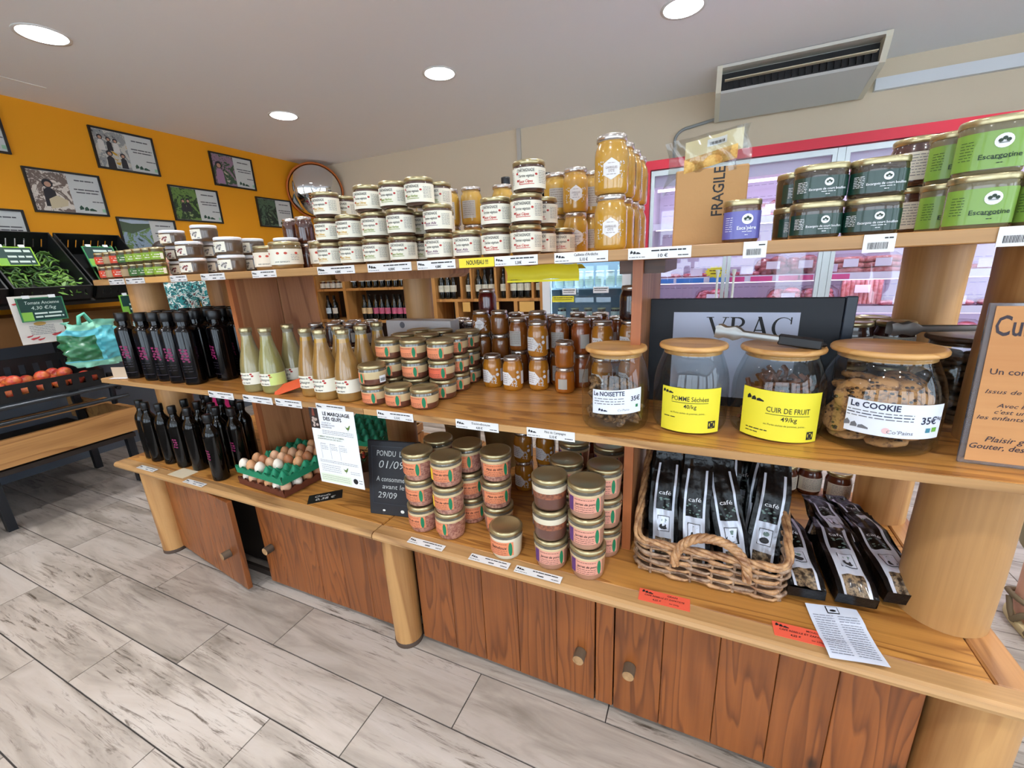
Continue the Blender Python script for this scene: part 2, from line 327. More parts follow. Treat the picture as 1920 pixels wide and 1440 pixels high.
# ceiling with real holes is not needed: lights are recessed cups let into a slab built round them
LX = [-3.37, -1.80, -.22, 1.36, 2.94, 4.5]; LY = [2.93, 1.45, -.03, -1.51, -2.95]
cm = MB(); rh = .105
ys = sorted([YF-.1]+[v for y in LY for v in (y-.13, y+.13)]+[YB+.1]); xsq = sorted([XL-.1]+[v for x in LX for v in (x-.13, x+.13)]+[XR+.1])
for j in range(len(ys)-1):
    for i in range(len(xsq)-1):
        if i % 2 and j % 2:
            cx, cy = (xsq[i]+xsq[i+1])/2, (ys[j]+ys[j+1])/2; n = 24; V = []
            for k in range(n):
                a = 2*PI*k/n+PI/4; ca, sa = math.cos(a), math.sin(a); q = .13/max(abs(ca), abs(sa)); V.append((cx+ca*q, cy+sa*q, ZC))
            for k in range(n):
                a = 2*PI*k/n+PI/4; V.append((cx+math.cos(a)*rh, cy+math.sin(a)*rh, ZC))
            for k in range(n):
                a = 2*PI*k/n+PI/4; V.append((cx+math.cos(a)*rh, cy+math.sin(a)*rh, ZC+.1))
            cm.add(V, [(k, (k+1) % n, (k+1) % n+n, k+n)[::-1] for k in range(n)]+[(k+n, (k+1) % n+n, (k+1) % n+2*n, k+2*n)[::-1] for k in range(n)]+[tuple(range(2*n, 3*n))[::-1]])
        else: cm.quad((xsq[i], ys[j], ZC), (xsq[i], ys[j+1], ZC), (xsq[i+1], ys[j+1], ZC), (xsq[i+1], ys[j], ZC))
cm.box(XL-.1, XR+.1, YF-.1, YB+.1, ZC+.11, ZC+.2)
struct(cm.obj('ceiling', CEIL))
# faint plaster joint in the ceiling near the orange wall
struct(MB().box(-4.22, -4.212, .2, 1.75, ZC-.003, ZC+.001).obj('trim_1', M('joint_white', (240, 238, 232), .8)))
# downlights
rim_m = MB().lathe([(.104, .0), (.118, .0), (.119, .004), (.104, .007)], 28, flip=True, caps=False).mesh('trim_ring', M('lamp_ring', (225, 225, 222), .35))
cup_m = MB().lathe([(.102, .002), (.1, .03), (.088, .07)], 28, flip=True, caps=False).mesh('reflector', M('lamp_reflector', (245, 246, 246), .25, .3, emit=.25, ecol=(235, 244, 255)))
led_m = MB().lathe([(.0001, .066), (.089, .0661)], 28, flip=True).mesh('led_disc', M('lamp_led', (245, 250, 255), .5, emit=9, ecol=(244, 248, 255)))
nm = {(0, 0): 'round recessed ceiling light nearest the convex mirror, smallest in view', (1, 0): 'round recessed ceiling light above the chestnut terrine jars, mid-ceiling',
      (2, 0): 'round recessed ceiling light at top edge beside the air conditioner', (0, 1): 'large-looking round recessed ceiling light at far upper left over orange wall'}
for i, x in enumerate(LX):
    for j, y in enumerate(LY):
        t = thing('ceiling_light', nm.get((i, j), 'round recessed ceiling light outside the picture frame'), 'ceiling light', (x, y, ZC-.004), 0, 'recessed ceiling lights')
        link('trim_ring', rim_m, t); link('reflector', cup_m, t); link('led_disc', led_m, t)
        ld = bpy.data.lights.new('lamp', 'AREA'); ld.shape = 'DISK'; ld.size = .17; ld.energy = LAMP_W; ld.color = (.97, .985, 1.0); ld.spread = math.radians(150)
        lo = bpy.data.objects.new('lamp', ld); COL.objects.link(lo); lo.parent = t; lo.location = (0, 0, .058)
# ---------------------------------------------------------------- display island
ISL = thing('display_island', 'long three-tier pine display island with log posts and cabinet doors', 'display shelf')
ZB, ZM, ZU = .495, .927, 1.396
x0, x1 = -2.70, .672
def board(nm_, x0, x1, y0, y1, z0, z1, mat, bev=.004): return MB().box(x0, x1, y0, y1, z0, z1, 0, bev).obj(nm_, mat, ISL)
board('bottom_shelf', x0, -1.004, 1.0, 1.80, ZB-.03, ZB, PINE_X); board('bottom_shelf', -1.0, .600, 1.0, 1.80, ZB-.03, ZB, PINE_X)
for a, b in ((x0, -1.004), (-1.0, x1)):   # rounded nosing
    pr = [(1.0, ZB-.03), (.956, ZB-.03), (.947, ZB-.024), (.944, ZB-.014), (.948, ZB-.004), (.957, ZB), (1.0, ZB)]
    MB().prism(pr, a, b, 0, 'yz').obj('nosing', EDGE, ISL)
board('end_plank', .602, x1, 1.0, 1.80, ZB-.03, ZB+.001, PINE_Y)
MF = lambda x: 1.003+.0125*(x+2.7)     # the middle shelf stands a touch askew
for a, b in ((x0, -1.032), (-1.03, .70)): MB().prism([(a, MF(a)), (b, MF(b)), (b, 1.75), (a, 1.75)], ZM-.022, ZM, 0, 'xy').obj('middle_shelf', PINE_X, ISL)
EDGE2 = EDGE
for a, b in ((x0, -1.032), (-1.03, .70)): MB().prism([(a, MF(a)-.004), (b, MF(b)-.004), (b, MF(b)-.0005), (a, MF(a)-.0005)], ZM-.021, ZM-.001, 0, 'xy').obj('edge_strip', EDGE2, ISL)
board('upper_shelf', x0, -1.502, 1.085, 1.70, ZU-.027, ZU, PINE_X); board('upper_shelf', -1.5, -.262, 1.085, 1.70, ZU-.027, ZU, PINE_X); board('upper_shelf', -.26, .70, 1.085, 1.70, ZU-.027, ZU, PINE_X)
for a, b in ((x0, -1.502), (-1.5, -.262), (-.26, .70)): board('edge_strip', a, b, 1.081, 1.0845, ZU-.026, ZU-.001, EDGE2, .001)
def log(nm_, x, y, z0, z1, r0, r1=None, mat=LOG, n=28):
    r1 = r1 or r0; pf = []
    for k in range(7):
        t = k/6; pf.append(((r0+(r1-r0)*t)*(1+.012*math.sin(7*t+x*9)), z0+(z1-z0)*t))
    return MB().lathe(pf, n, (x, y, 0)).obj(nm_, mat, ISL)
# posts between the shelves
log('post', -2.49, 1.19, ZM, ZU-.027, .072, .07); log('post', -2.49, 1.19, ZB, ZM-.022, .075, .072)
log('post', -2.58, 1.60, ZM, ZU-.027, .066)
log('post', -1.20, 1.62, ZM, ZU-.057, .063); log('post', -1.20, 1.40, ZB, ZM-.022, .066)
log('post', .585, 1.205, ZB, ZM-.022, .086, .085); log('post', .648, 1.275, ZM, ZU-.027, .084, .085)
log('post', .59, 1.66, ZB, ZM-.022, .073); log('post', .60, 1.655, ZM, ZU-.027, .07, .075)
MB().prism([(-1.62, 1.369), (-1.62, 1.352), (-1.59, 1.336), (-.99, 1.336), (-.965, 1.352), (-.962, 1.369)], 1.55, 1.69, 0, 'xz').obj('cap_beam', PANEL, ISL)
# upright dividers
for xa, xb, z0, z1 in ((-.178, -.152, ZM, ZU-.027), (-.186, -.160, ZB, ZM-.022)):
    MB().box(xa, xb, 1.17, 1.19, z0, z1).obj('divider_lipping', wood('divider_lipping', (170, 96, 48), (118, 60, 28), 'z', .45, 6), ISL)
    MB().box(xa, xb, 1.1905, 1.66, z0, z1).obj('divider', PANEL, ISL)
MB().box(-.215, -.179, 1.19, 1.66, ZU-.062, ZU-.028).obj('rail', DARKW, ISL); MB().box(-.151, -.10, 1.19, 1.66, ZU-.062, ZU-.028).obj('rail', DARKW, ISL)
for z0, z1 in ((ZM, ZU-.027), (ZB, ZM-.022)):
    xa, xb = -1.895, -1.868
    MB().box(xa, xb, 1.20, 1.222, z0, z1).obj('divider_lipping', wood('divider_lipping2', (176, 104, 58), (130, 72, 36), 'z', .45, 6), ISL)
    for ya, yb in ((1.2225, 1.425), (1.430, 1.64)): MB().box(xa, xb, ya, yb, z0, z1).obj('divider_board', PANEL, ISL)
# feet
for x, r in ((-2.49, .056), (-.955, .054)):
    log('foot', x, 1.012, 0, ZB-.03, r*.96, r)
    MB().lathe([(r*.985, 0), (r*.985, .018), (r*.94, .019)], 24, (x, 1.012, 0)).obj('foot_pad', M('scuffed_foot', (70, 52, 40), .7), ISL)
log('foot', .60, 1.04, 0, ZB-.03, .075, .075); log('foot', -2.49, 1.74, 0, ZB-.03, .056); log('foot', -.955, 1.74, 0, ZB-.03, .056); log('foot', .60, 1.74, 0, ZB-.03, .06)
# cabinet carcass and plank doors
CARC = M('cabinet_inside', (38, 26, 18), .8)
cb = MB().box(-2.44, .52, 1.10, 1.70, .02, ZB-.031); cb.obj('cabinet_body', CARC, ISL)
MB().box(-2.44, .52, 1.045, 1.06, 0.0, .03).obj('plinth', M('plinth_dark', (52, 40, 32), .8), ISL)
BARK = wood('knob_bark', (96, 78, 60), (52, 40, 30), 'y', .7, 4); RINGS = wood('knob_wood', (190, 150, 104), (140, 104, 66), 'y', .6, 10)
def door(xa, xb, n, hinge, ang, kx, kz, y=1.02):
    d = bpy.data.objects.new('cabinet_door', None); COL.objects.link(d); d.parent = ISL; hx = xa if hinge == 'l' else xb
    d.location = (hx, y, 0); d.rotation_euler[2] = ang
    ws = [RND.uniform(.85, 1.2) for _ in range(n)]; tot = sum(ws); x = xa
    for q in ws:
        w_ = (xb-xa)*q/tot; MB().box(x-hx+.0008, x-hx+w_-.0008, RND.uniform(0, .0015), .022, .022, ZB-.034, 0, .0015).obj('plank', DOORW, d); x += w_
    k = MB().lathe([(.0175, 0), (.0178, .016), (.0172, .034)], 14); k.v = [(a, -c, b) for a, b, c in k.v]
    k.f = [f[::-1] for f in k.f]
    ko = k.obj('knob', [BARK], d, (kx-hx, 0, kz))
    e = MB().lathe([(.0001, 0), (.0165, .0002)], 14); e.v = [(a, -.0345-c, b) for a, b, c in e.v]; e.obj('knob_face', RINGS, d, (kx-hx, 0, kz))
    return d
door(-2.44, -1.775, 5, 'l', -.135, -1.865, .185); door(-1.735, -1.02, 6, 'r', .012, -1.68, .215)
door(-.89, -.235, 5, 'l', 0, -.277, .20); door(-.175, .515, 5, 'r', 0, -.128, .205)
MB().box(-.231, -.179, 1.026, 1.045, .02, ZB-.034).obj('door_stile', DOORW, ISL)
# ---------------------------------------------------------------- jar kinds
CREAM = M('cream_paper', (232, 226, 208), .65); RED = M('red_print', (176, 42, 36), .6); BROWN = M('chestnut_content', (74, 44, 28), .35, 0, 1)
GREENL = M('leaf_green', (20, 120, 78), .6); ORANGEL = M('orange_paper', (224, 134, 92), .6); PINKL = M('salmon_paper', (222, 154, 132), .6); PURPLE = M('purple_print', (92, 52, 110), .6)
JARGLASS = M('jar_glass_rim', (96, 90, 78), .1, 0, 1)
def lid_mesh(nm_, rl, h, lh, mat, n=28):
    return MB().lathe([(rl*.96, h-lh), (rl, h-lh+.0012), (rl, h-.0035), (rl-.0025, h-.0006), (rl-.006, h), (rl*.82, h-.0008), (rl*.80, h-.0018), (.0001, h-.0016)], n).mesh(nm_, mat)
def body_prof(r, hb, taper=.93, bands=None, neck=None, sh=.012):
    """outer glass wall with colour bands; bands = [(z fraction, mat)]"""
    z = [0, .003, .012]; R_ = [r*taper*.86, r*taper*.96, r*taper]
    pf = list(zip(R_, z)); N = 7
    for k in range(1, N+1): pf.append((r*(taper+(1-taper)*k/N), .012+(hb-sh-.012)*k/N))
    pf.append(((neck or r*.93), hb))
    out = []
    for (rr, zz), nx in zip(pf, pf[1:]+[pf[-1]]):
        t = (zz+nx[1])/2/hb; m = bands[0][1]
        for q, mm in bands:
            if t >= q: m = mm
        out.append((rr, zz, m))
    return out
def squig(mb, fn, u, v, s, mi):
    """little farm-shop logo: a row of roofs"""
    mb.poly(fn, [(u-s, v-.25*s), (u-s, v+.15*s), (u-.75*s, v+.45*s), (u-.5*s, v+.15*s), (u-.5*s, v-.1*s)], mi)
    mb.poly(fn, [(u-.45*s, v-.3*s), (u-.4*s, v+.1*s), (u-.1*s, v+.3*s), (u+.1*s, v), (u+.1*s, v-.25*s)], mi)
    mb.poly(fn, [(u+.15*s, v-.3*s), (u+.2*s, v), (u+.5*s, v+.1*s), (u+1.0*s, v-.15*s), (u+1.0*s, v-.3*s)], mi)
# -- chestnut terrine (cream label, gold lid)
def terrine(kname, accent, words3):
    r, h = .043, .078; hb = h-.011
    b = MB().lathe(body_prof(r, hb, .94, [(0, 0)], .040), 28).mesh('jar', [BROWN])
    l = MB(); fn = cyl(r*.985, off=.0012); l.grid(fn, -.080, .080, .0085, .0585, 22, 1, 0)
    fn = cyl(r*.985, off=.0018)
    l.text('CHÂTAIGNADE', fn, -.004, .0505, .0105, 1, .012, 0, .046); l.text('Terrine végétale', fn, -.003, .0375, .0095, 1, .008, .3, .041); l.text(words3, fn, -.002, .0245, .0095, 2, .02, .2, .033)
    l.rect(fn, -.021, .018, .0175, .0190, 2, 4); l.rect(fn, -.021, -.0192, .0175, .030, 2)
    for du, dv in ((-.027, .044), (.024, .041), (-.025, .027)): l.disc(fn, du, dv, .0036, 3, 8, .8)
    rr = random.Random(3)
    for k in range(8): l.words(fn, .031, .058, .049-k*.004, .0016, 4, rr); l.words(fn, -.066, -.04, .049-k*.004, .0016, 4, rr)
    lm = l.mesh('label', [CREAM, INK, M('accent_'+accent, {'y': (206, 160, 30), 'g': (130, 150, 50), 'p': (120, 80, 110), 'r': (190, 44, 30)}[accent], .6), RED, GREYTXT])
    kind(kname, [('jar', b, None), ('lid', lid_mesh('lid', r, h, .0125, GOLD), None), ('label', lm, None)])
terrine('terr_y', 'y', 'aux Olives'); terrine('terr_g', 'g', 'aux Herbes'); terrine('terr_p', 'p', 'aux Ails'); terrine('terr_r', 'r', 'aux Cèpes')
# -- honey jars
def honey(kname, r, h, col, label, lidm=SILVER, dark=None):
    hb = h-.010
    hm = M('honey_'+kname, col, .25, 0, 1, vary=.15, bscale=25)
    pf = [(r*.82, 0), (r*.95, .003), (r, .012), (r, h*.3), (r, h*.55), (r*.995, h*.68), (r*.95, h*.76), (r*.85, h*.83), (r*.82, h*.86), (r*.83, hb)]
    b = MB().lathe(pf, 26).mesh('jar', [hm]); parts = [('jar', b, None), ('lid', lid_mesh('lid', r*.88, h, .015, lidm, 26), None)]
    l = MB(); fn = cyl(r, off=.0008); f2 = cyl(r, off=.0013); zc = h*.40
    if label == 'hex':
        a = r*.52
        hx_ = lambda v: a*.9*min(1, (a*1.12-abs(v-zc))/(a*.56)+.02); l.shape(fn, lambda v: -hx_(v), hx_, zc-a*1.12, zc+a*1.12, 8, 8, 0)
        l.text('GARRIGUES', f2, 0, zc+a*.12, .0075*r/.041, 1, .004, 0, a*1.25); l.text("D'ÉTÉ", f2, 0, zc-a*.22, .008*r/.041, 1, .004, 0, a*.62)
        rr = random.Random(5); l.words(f2, -a*.5, a*.5, zc-a*.55, .0016, 1, rr); l.words(f2, -a*.4, a*.4, zc+a*.6, .0014, 1, rr)
        for k in range(46):   # sprays of small flowers either side
            s_ = -1 if k % 2 else 1; du = s_*(a*.92+rr.random()*a*.62); dv = (rr.random()-.6)*a*2.0; l.disc(fn, du, zc+dv, .0011+.0012*rr.random(), 2, 5)
        for k in range(8): l.words(f2, r*1.9, r*2.7, h*.62-k*.005, .0018, 1, rr)
        l.grid(fn, r*1.85, r*2.75, h*.2, h*.66, 6, 1, 0)
    elif label == 'side':
        l.shape(fn, lambda v: -r*1.1, lambda v: (r*.35-.78*(v-zc+r*.15) if v > zc-r*.15 else r*.35-.75*(zc-r*.15-v)), zc-r*.75, zc+r*.55, 10, 8, 0)
        rr = random.Random(6)
        for k in range(5): l.words(f2, -r*.95, -r*.25+(.1*r if k < 3 else 0), zc+r*.32-k*r*.2, .0028, 1, rr)
        for k in range(60): du = r*(-.1+rr.random()*.75); l.disc(fn, du, zc-r*(.85-rr.random()*.9)+ (r*.35-du)*.2, .0012+.0014*rr.random(), 2, 5)
        l.disc(fn, r*.78, zc+r*.05, r*.17, 0, 12); l.disc(fn, r*.74, zc+r*.55, r*.14, 2, 10)
        l.grid(fn, r*1.15, r*1.7, zc-r*.7, zc+r*.6, 5, 1, 0)
    elif label == 'back':
        l.grid(fn, -r*.75, r*.55, h*.16, h*.62, 8, 1, 3); rr = random.Random(8)
        for k in range(7): l.words(f2, -r*.65, r*.45, h*.58-k*h*.055, .002, 1, rr)
    elif label == 'plain':
        l.grid(fn, r*.1, r*1.0, h*.18, h*.58, 8, 1, 3)
    if label: parts.append(('label', l.mesh('label', [M('honey_label', (226, 222, 220), .5), M('honey_print', (120, 100, 96), .6), M('flower_print', (208, 200, 192), .6), M('back_label', (176, 170, 160), .6)]), None))
    kind(kname, parts)
honey('hon_hex', .041, .131, (188, 140, 46), 'hex'); honey('hon_bar', .041, .131, (186, 146, 60), 'back')
honey('hon_side', .0375, .125, (176, 112, 24), 'side'); honey('hon_back', .0375, .125, (132, 72, 22), 'back'); honey('hon_plain', .0375, .125, (140, 66, 18), 'plain')
honey('hon_low', .0375, .092, (128, 76, 22), 'hex'); honey('hon_lowb', .0375, .092, (118, 66, 20), None); honey('hon_lows', .036, .092, (160, 88, 20), 'plain')
honey('jam_dark', .0375, .112, (44, 14, 12), 'plain'); honey('jam_red', .0375, .105, (84, 8, 12), None); honey('hon_brown', .038, .112, (66, 26, 12), None)
# -- small tapenade pots
def pot(kname, col, paper, has=True):
    r, h = .0275, .061
    b = MB().lathe(body_prof(r, h-.009, .97, [(0, 0)], .025), 20).mesh('jar', [M('pot_'+kname, col, .3, 0, 1)])
    ps = [('jar', b, None), ('lid', lid_mesh('lid', r*.96, h, .010, GOLD, 20), None)]
    l = MB(); fn = cyl(r, off=.0008); l.grid(fn, -.034, .026, .009, .041, 10, 1, 0); f2 = cyl(r, off=.0013); rr = random.Random(4)
    if has:
        l.words(f2, -.018, .016, .030, .006, 1, rr, .3); l.words(f2, -.014, .012, .020, .0045, 1, rr, .3); l.grid(f2, .012, .024, .012, .036, 3, 1, 1)
    ps.append(('label', l.mesh('label', [paper, M('pot_print', (240, 232, 214), .6)]), None)); kind(kname, ps)
pot('pot_red', (70, 40, 24), M('pot_red_paper', (206, 66, 34), .6)); pot('pot_tan', (86, 60, 30), M('pot_tan_paper', (170, 142, 104), .6), False)
pot('pot_green', (80, 66, 26), M('pot_green_paper', (132, 164, 46), .6)); pot('pot_dgreen', (60, 56, 26), M('pot_dgreen_paper', (62, 104, 44), .6))
# -- low wide terrines with white lids
def wlid(kname, pic):
    r, h = .0495, .0665
    b = MB().lathe(body_prof(r, h-.010, .95, [(0, 0)], .046), 30).mesh('jar', [M('white_lid_content', (86, 66, 48), .3, 0, 1, vary=.2, bscale=60)])
    l = MB(); fn = cyl(r, off=.0008); l.grid(fn, -.062, .020, .010, .048, 14, 1, 0); f2 = cyl(r, off=.0013)
    rr = random.Random(2); l.words(f2, -.055, -.028, .040, .0045, 1, rr, .3); l.words(f2, -.055, -.024, .032, .0045, 1, rr, .3); l.words(f2, .004, .014, .014, .005, 1, rr, .2)
    for k in range(9):
        a = 2*PI*k/9; rad = .0115 if k % 2 else .006; l.disc(f2, -.006+math.cos(a)*rad, .029+math.sin(a)*rad*.8, .0042, 2 if k % 3 else 3, 8)
    kind(kname, [('jar', b, None), ('lid', lid_mesh('lid', r*.985, h, .0125, WHITELID, 30), None), ('label', l.mesh('label', [CREAM, GREYTXT, pic, M('pic_light', (214, 204, 196), .6)]), None)])
wlid('wl_nut', M('pic_chestnut', (120, 44, 44), .6)); wlid('wl_mush', M('pic_mushroom', (120, 116, 112), .6))
# -- tall cream jar of whole chestnuts
r, h = .056, .096
l = MB(); fn = cyl(r, off=.0008); l.grid(fn, -.09, .09, .016, .070, 24, 1, 0); f2 = cyl(r, off=.0013); rr = random.Random(9)
for du in (-.012, .014, -.055, .05): l.disc(f2, du, .055, .0058, 1, 10, .75)
l.text('aux saveurs', f2, -.002, .026, .009, 2, 0, .2, .05)
for k in range(4): l.words(f2, .03, .06, .05-k*.006, .002, 3, rr)
kind('cream_nut', [('jar', MB().lathe(body_prof(r, h-.010, .95, [(0, 0), (.8, 1)], .05), 30).mesh('jar', [M('cream_nut_content', (150, 112, 62), .3, 0, 1), M('cream_nut_gap', (112, 92, 60), .15, 0, 1)]), None), ('lid', lid_mesh('lid', .054, h, .013, GOLD), None), ('label', l.mesh('label', [CREAM, M('pic_red_nut', (186, 62, 40), .6), INK, GREYTXT]), None)])
# -- pâté jars: layered content, orange paper with green leaf
FAT = M('pate_fat', (208, 184, 140), .4, 0, 1); MEAT = M('pate_meat', (104, 58, 42), .4, 0, 1); PINKM = speckle('pate_rillettes', (190, 140, 120), (140, 84, 74), 120, .4, .6, .4, 1, 0); LARD = M('lard', (222, 210, 184), .4, 0, 1)
def pate(kname, r, h, bands, mats, paper, title, lo=-.062, hi=.026, stripe=None, barcode=False, lz=(.016, .048), fs=.0085):
    b = MB().lathe(body_prof(r, h-.010, .90, bands, r*.93), 30).mesh('jar', mats); l = MB(); fn = cyl(r*.965, off=.0014); f2 = cyl(r*.965, off=.002)
    l.grid(fn, lo, hi, lz[0], lz[1], 14, 1, 0); zc = (lz[0]+lz[1])/2; hh = (lz[1]-lz[0])/2; rr = random.Random(1)
    l.poly(f2, [(hi-.010+.0062*math.cos(2*PI*k/12), zc+hh*1.02*math.sin(2*PI*k/12)) for k in range(12)], 1)
    if stripe: l.grid(f2, lo+.0006, lo+.016, lz[0]+.0005, lz[1]-.0005, 3, 1, 3)
    c = (lo+hi)/2-.004
    if title: l.text(title, f2, c+(.006 if stripe else 0), zc+hh*.18, fs*1.25, 2, .012, .25, min((hi-lo)*.6, len(title)*fs*.6))
    for k in range(3): l.words(f2, lo+(.02 if stripe else .006), hi-.02, zc-hh*(.25+.28*k), .0018, 2, rr)
    l.words(f2, lo+(.02 if stripe else .008), hi-.02, zc+hh*.75, .0018, 2, rr)
    if barcode:
        l.grid(f2, .040, .064, lz[0]-.001, lz[1]-.012, 4, 1, 4)
        for k in range(9): l.rect(cyl(r*.965, off=.0025), .043+k*.002, .043+k*.002+.0009+.0005*(k % 2), lz[0]+.004, lz[1]-.02, 2)
    kind(kname, [('jar', b, None), ('lid', lid_mesh('lid', r*1.0, h, .014, GOLD, 30), None), ('label', l.mesh('label', [paper, GREENL, INK, stripe or PURPLE, PAPER]), None)])
mb_ = [(0, 1), (.38, 0), (.78, 2)]; mm_ = [FAT, MEAT, JARGLASS]
pate('pm', .048, .070, mb_, mm_, ORANGEL, None, lz=(.010, .045)); pate('pm_red', .048, .070, mb_, mm_, M('orange_red_paper', (214, 96, 66), .6), None, lz=(.010, .045), stripe=RED)
pate('pm_bar', .048, .070, mb_, mm_, ORANGEL, None, lo=-.075, hi=-.012, barcode=True, lz=(.010, .045))
pb_ = [(0, 0), (.74, 1), (.88, 2)]
pate('pb_tete', .0525, .098, pb_, [PINKM, FAT, JARGLASS], ORANGEL, 'Pâté de tête', lz=(.024, .066)); pate('pb_yel', .0525, .098, pb_, [PINKM, FAT, JARGLASS], ORANGEL, 'Pâté de tête', stripe=M('yellow_stripe', (236, 196, 40), .6), lz=(.024, .066))
pate('pb_turn', .0525, .098, pb_, [PINKM, FAT, JARGLASS], ORANGEL, None, lo=-.085, hi=-.008, lz=(.024, .066))
pate('pb_jarret', .0525, .098, [(0, 0), (.78, 1), (.88, 2)], [M('jarret', (176, 128, 104), .4, 0, 1), FAT, JARGLASS], PINKL, 'Jarret de porc', stripe=PURPLE, lo=-.06, hi=.034, lz=(.024, .068))
pate('pb_back', .0525, .098, [(0, 1), (.45, 0), (.62, 3), (.88, 2)], [speckle('terrine_crumb', (160, 92, 60), (104, 56, 40), 90, .4, .6, .4, 1, 0), M('terrine_base', (96, 56, 46), .4, 0, 1), JARGLASS, LARD], PAPER, None, lo=-.14, hi=-.09, lz=(.024, .066))
pate('pb_saindoux', .0525, .098, [(0, 0), (.9, 1)], [LARD, JARGLASS], ORANGEL, 'Saindoux', lo=-.05, hi=.036, lz=(.020, .066), fs=.012)
# -- velouté bottles
def veloute(kname, c1, c2, back):
    pf = [(.038, 0, 0), (.0445, .004, 0), (.046, .012, 0), (.0465, .05, 0), (.046, .09, 0), (.044, .108, 0), (.040, .130, 0), (.034, .155, 0), (.0285, .176, 0), (.0245, .194, 0), (.0218, .210, 1), (.0202, .224, 2), (.0198, .232, 2), (.0215, .235, 2), (.0215, .240, 2)]
    b = MB().lathe(pf, 26).mesh('bottle', [M(kname+'_soup', c1, .3, 0, 1, vary=.1, bscale=80), M(kname+'_soup_top', c2, .3, 0, 1), M('bottle_neck_glass', (150, 144, 124), .08, 0, 1)])
    l = MB(); fn = cyl(.0465, off=.0008); f2 = cyl(.0465, off=.0013); l.grid(fn, -.078, .078, .034, .082, 24, 1, 0); rr = random.Random(4)
    if back: l.grid(f2, .010, .076, .0345, .0815, 10, 1, 3)
    l.text('Velouté de', f2, -.014, .073, .0105, 2, .003, .2, .038); l.text('Châtaigne', f2, -.014, .058, .0135, 2, .003, .2, .046); l.text('aux cèpes', f2, -.012, .042, .0085, 2, .015, 0, .034)
    for du, dv in ((.012, .076), (.016, .068), (-.036, .070), (-.034, .052)): l.disc(f2, du, dv, .0048, 1, 10, .75)
    kind(kname, [('bottle', b, None), ('cap', MB().lathe([(.0225, .239), (.0232, .241), (.0232, .253), (.0215, .2555), (.0001, .2555)], 22).mesh('cap', GOLD), None), ('label', l.mesh('label', [CREAM, RED, INK, M('lime_paper', (206, 222, 130), .6)]), None)])
veloute('vel_green', (142, 130, 84), (150, 138, 90), False); veloute('vel_greenb', (140, 134, 78), (150, 140, 86), True); veloute('vel_brown', (150, 112, 56), (170, 126, 36), False)
# -- black olive-oil bottles
BG = M('black_glass', (7, 6, 8), .1, 0, 0, spec=.4); MAG = M('magenta_print', (120, 16, 72), .5); FOIL = M('black_cap', (14, 14, 16), .35)
pf = [(.034, 0), (.0385, .004), (.039, .012), (.039, .225), (.0385, .234), (.036, .242), (.029, .248), (.0235, .252), (.023, .262), (.023, .278)]
b = MB().lathe(pf, 32, pw=2.9).mesh('bottle', BG)
l = MB(); fn = cyl(.039, pw=2.9, off=.0010); rr = random.Random(12)
for k, (du, dv, q) in enumerate([(0,.158,.0062),(.013,.156,.0055),(.001,.145,.0045),(.012,.143,.0062),(.004,.131,.005),(.015,.130,.0055),(0,.120,.0058),(.012,.116,.0062),(.003,.108,.004),(.016,.106,.0045)]):
    l.poly(fn, [(-.008+du+q*(1+.25*math.sin(3*a+k))*math.cos(a), dv+q*(1+.2*math.cos(2*a+k))*math.sin(a)) for a in [2*PI*i/9 for i in range(9)]], 0)
l.rect(fn, -.022, .022, .032, .0335, 1, 6)
for k in range(3): l.words(fn, -.012, .014, .085-k*.012, .0022, 1, rr)
kind('oilA', [('bottle', b, None), ('cap', MB().lathe([(.027, .276), (.0282, .278), (.0288, .312), (.027, .3155), (.0001, .316)], 22).mesh('cap', FOIL), None), ('print', l.mesh('print', [MAG, M('dim_print', (60, 52, 66), .5)]), None)])
pf = [(.029, 0), (.0335, .004), (.034, .012), (.034, .205), (.033, .220), (.029, .235), (.021, .248), (.0155, .258), (.0145, .270), (.0145, .276)]
b = MB().lathe(pf, 26).mesh('bottle', M('black_glass_brown', (9, 7, 5), .1, 0, 0, spec=.4))
l2 = MB(); fn = cyl(.034, off=.0010)
for k, (du, dv, q) in enumerate([(0,.150,.0052),(.010,.148,.0045),(.002,.138,.004),(.011,.135,.0052),(.003,.125,.0042),(.012,.123,.0045),(0,.113,.005),(.010,.110,.0048)]):
    l2.poly(fn, [(-.006+du+q*math.cos(a), dv+q*(1+.2*math.cos(2*a+k))*math.sin(a)) for a in [2*PI*i/8 for i in range(8)]], 0)
kind('oilB', [('bottle', b, None), ('cap', MB().lathe([(.0165, .274), (.0175, .276), (.0175, .306), (.0165, .309), (.0001, .3095)], 20).mesh('cap', FOIL), None), ('print', l2.mesh('print', [MAG]), None)])
kind('oilB_plain', [KIND['oilB'][0], KIND['oilB'][1]])
# -- wine bottles for the racks
def wine(kname, labcol, glass=(12, 16, 12), capc=(20, 20, 20), lz=(.075, .145)):
    b = MB().lathe([(.030, 0), (.0365, .005), (.0375, .015), (.0375, .175), (.035, .195), (.024, .222), (.0155, .240), (.0142, .262), (.0142, .296), (.0155, .298), (.0001, .300)], 16).mesh('bottle', M('wine_glass_'+kname, glass, .12, 0, 1))
    l = MB(); fn = cyl(.0375, off=.0008); l.grid(fn, -.042, .042, lz[0], lz[1], 12, 1, 0); rr = random.Random(3)
    for k in range(3): l.words(cyl(.0375, off=.0014), -.022, .016, lz[1]-.015-k*.012, .0028, 1, rr)
    kind(kname, [('bottle', b, None), ('label', l.mesh('label', [M('wine_label_'+kname, labcol, .6), GREYTXT]), None), ('capsule', MB().lathe([(.0162, .245), (.0152, .299), (.0001, .3008)], 14).mesh('capsule', M('capsule_'+kname, capc, .3, .3)), None)])
